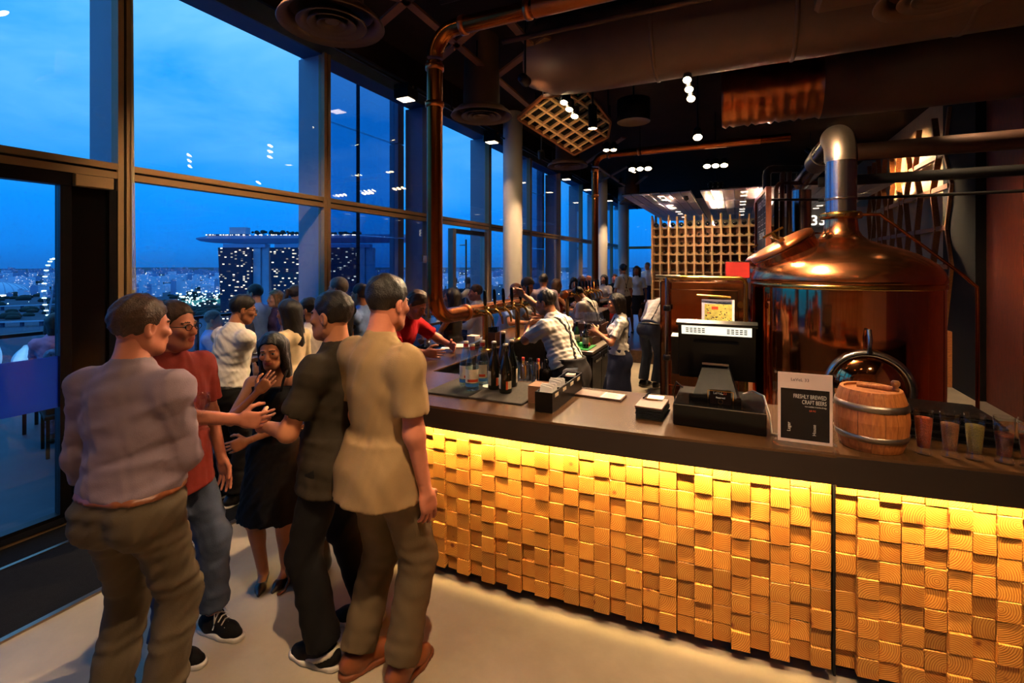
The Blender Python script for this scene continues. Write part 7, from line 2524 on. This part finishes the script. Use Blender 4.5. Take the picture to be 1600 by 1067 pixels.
for i in range(len(top)):
    hw = (2, 8, 15, 18, 19, 19, 19, 19)[i]
    pt, pb = city(*top[i], DT), city(*bot[i], DT)
    zm = (pt.z * .6 + pb.z * .4)
    v += [(pt.x, DT - hw, pt.z), (pt.x, DT + hw, pt.z), (pt.x, DT + hw * .95, zm), (pt.x, DT + hw * .5, pb.z), (pt.x, DT - hw * .5, pb.z), (pt.x, DT - hw * .95, zm)]
for i in range(len(top) - 1):
    for k in range(6):
        f.append((i * 6 + k, i * 6 + (k + 1) % 6, i * 6 + 6 + (k + 1) % 6, i * 6 + 6 + k))
f += [(5, 4, 3, 2, 1, 0), tuple(len(v) - 6 + k for k in range(6))]
MB().add(v, f).build('deck_hull', 'deck_hull', ht)
a, b = city(330, 366.3, DT), city(388, 369.2, DT)
MB().box(a.x, b.x, DT - 12, DT + 12, b.z, a.z).build('deck_terrace', 'city_wall_dark', ht)
a, b = city(362, 355.5, DT), city(387, 367, DT)
MB().box(a.x, b.x, DT - 8, DT + 10, b.z, a.z).build('lift_block', 'city_wall', ht)
m = MB(); ml = MB()
for i in range(70):
    px = rc.uniform(396, 560); p = city(px, 368 - 1.5, DT); r = rc.uniform(2.2, 5.2)
    hgt = rc.uniform(3, 11) if px < 450 else rc.uniform(2, 6)
    m.ball((p.x, DT + rc.uniform(-10, 10), p.z + hgt * .6), r, 6, sc=(1.1, 1, .8)).cyl((p.x, DT, p.z - 2), (p.x, DT, p.z + hgt * .5), .5, n=5)
for i in range(90):
    p = city(rc.uniform(330, 560), 368.4, DT); r = rc.choice((.4, .6, .8))
    ml.box(p.x - r, p.x + r, DT - 20, DT - 19, p.z, p.z + 2 * r)
o = m.build('deck_trees', 'city_tree', ht); o['kind'] = 'stuff'
o = ml.build('deck_lights', 'city_light', ht); o['kind'] = 'stuff'

# observation wheel seen nearly edge-on
DW = 1500.0
wh = thing('observation_wheel', 'giant observation wheel seen edge-on with pale capsules beyond the door', 'wheel', city(85, 452, DW))
Rw = 92.0
ring = []
tilt = Vector((-.50, .87, 0)).normalized()
for i in range(64):
    a = 2 * PI * i / 64
    ring.append(tilt * (Rw * math.cos(a)) + Vector((0, 0, Rw * math.sin(a))))
for dx in (-2.5, 2.5):
    MB().tube([p + Vector((dx, 0, 0)) for p in ring], .9, 5, closed=True).build('rim', 'city_wall', wh)
for i in range(28):
    a = 2 * PI * i / 28
    p = tilt * (Rw * math.cos(a) * 1.04) + Vector((0, 0, Rw * 1.04 * math.sin(a)))
    MB().tube([p + Vector((-7, 0, 0)), p + Vector((-6, 0, 0)), p + Vector((6, 0, 0)), p + Vector((7, 0, 0))], [.6, 1.8, 1.8, .6], 8).build('capsule', 'city_light_cool', wh)
    MB().bar((0, 0, 0), p, .5, .5).build('spoke', 'city_wall_dark', wh)
hb_ = GZ - wh.location.z
for dx in (-18, 18):
    MB().bar((dx * .2, 0, 0), (dx, 0, hb_), 3, 3).build('support_leg', 'city_wall', wh)
# stadium dome
DS = 2450.0
sdm = thing('stadium_dome', 'ribbed pale stadium dome far beyond the door glass', 'stadium', city(2, 462, DS))
sdm.location.z = GZ
Rd = 108.0
MB().lathe([(Rd * math.cos(a), 70 * math.sin(a)) for a in [PI / 2 * i / 10 for i in range(11)]], 40).build('shell', 'dome_white', sdm)
for i in range(10):
    a = PI * i / 10
    MB().tube([(Rd * 1.01 * math.cos(q) * math.cos(a), Rd * 1.01 * math.cos(q) * math.sin(a), 70.7 * math.sin(q)) for q in [PI * j / 14 for j in range(15)]], 1.2, 4).build('rib', 'city_wall', sdm)
MB().lathe([(Rd * 1.02, 0), (Rd * 1.02, 8), (Rd * .98, 8)], 40).build('podium', 'city_light', sdm)
# lotus-shaped hall: three pale petals
DP = 700.0
lo_ = thing('petal_hall', 'white petal-shaped hall glowing cyan below the terrace', 'building', (0, 0, 0))
for k, (cx, cy, w, h, lean_) in enumerate(((-6, 552, 20, 46, -.1), (28, 558, 26, 40, .45), (62, 566, 24, 34, .8))):
    b0 = city(cx, cy + h * .5, DP)
    sc_ = DP / 755
    v, f = [], []
    nn = 12
    for i in range(nn + 1):
        t_ = i / nn
        ww = w * .5 * math.sin(PI * min(1, .12 + t_ * .88)) ** .7 + .6
        xx = lean_ * h * t_ * t_
        for sx, dy in ((-1, 0), (0, -8), (1, 0), (0, 6)):
            v.append((b0.x + (xx + sx * ww) * sc_, DP + dy, b0.z + h * t_ * sc_))
    for i in range(nn):
        for j in range(4):
            f.append((i * 4 + j, i * 4 + (j + 1) % 4, i * 4 + 4 + (j + 1) % 4, i * 4 + 4 + j))
    MB().add(v, f, 0, True).build('petal', 'petal_white', lo_)
MB().cyl((city(25, 580, DP).x, DP, GZ), (city(25, 580, DP).x, DP, city(25, 575, DP).z), 22, n=20).build('podium', 'city_wall_dark', lo_)
# long bridge and expressway lines
for y, lab in ((481, 'long lit bridge deck crossing the water beyond the terrace'), (506, 'second pale road deck nearer than the lit bridge')):
    D = 150 * 755 / (y - 412)
    a, b = city(-60, y, D), city(178, y - 9, D * 1.1)
    o = thing('bridge', lab, 'bridge', (0, 0, 0))
    MB().bar(a, b, 16, 2.2).build('deck', 'city_wall', o)
    MB().bar(a + Vector((0, -8, 2)), b + Vector((0, -8, 2)), 1, 1.2).build('light_line', 'dome_white', o)
    for i in range(9):
        p = a.lerp(b, i / 8)
        MB().box(p.x - 3, p.x + 3, p.y - 3, p.y + 3, GZ, p.z - 1).build('pier', 'city_wall_dark', o)

for px in (-8, 40):
    a = city(px, 600, DP - 70)
    k = MB().cyl((a.x, a.y, GZ), (a.x, a.y, a.z), 1.0, n=8).build('flood_mast', 'city_wall_dark', lo_)
    MB().box(a.x - 2, a.x + 2, a.y - 2, a.y + 2, a.z, a.z + 2).build('flood_lamp', 'city_light_cool', k)
    spot(lo_, a + Vector((0, 4, 3)), city(px + 6, 552, DP), 70000, 70, .7, (.45, .85, 1.0), .5)
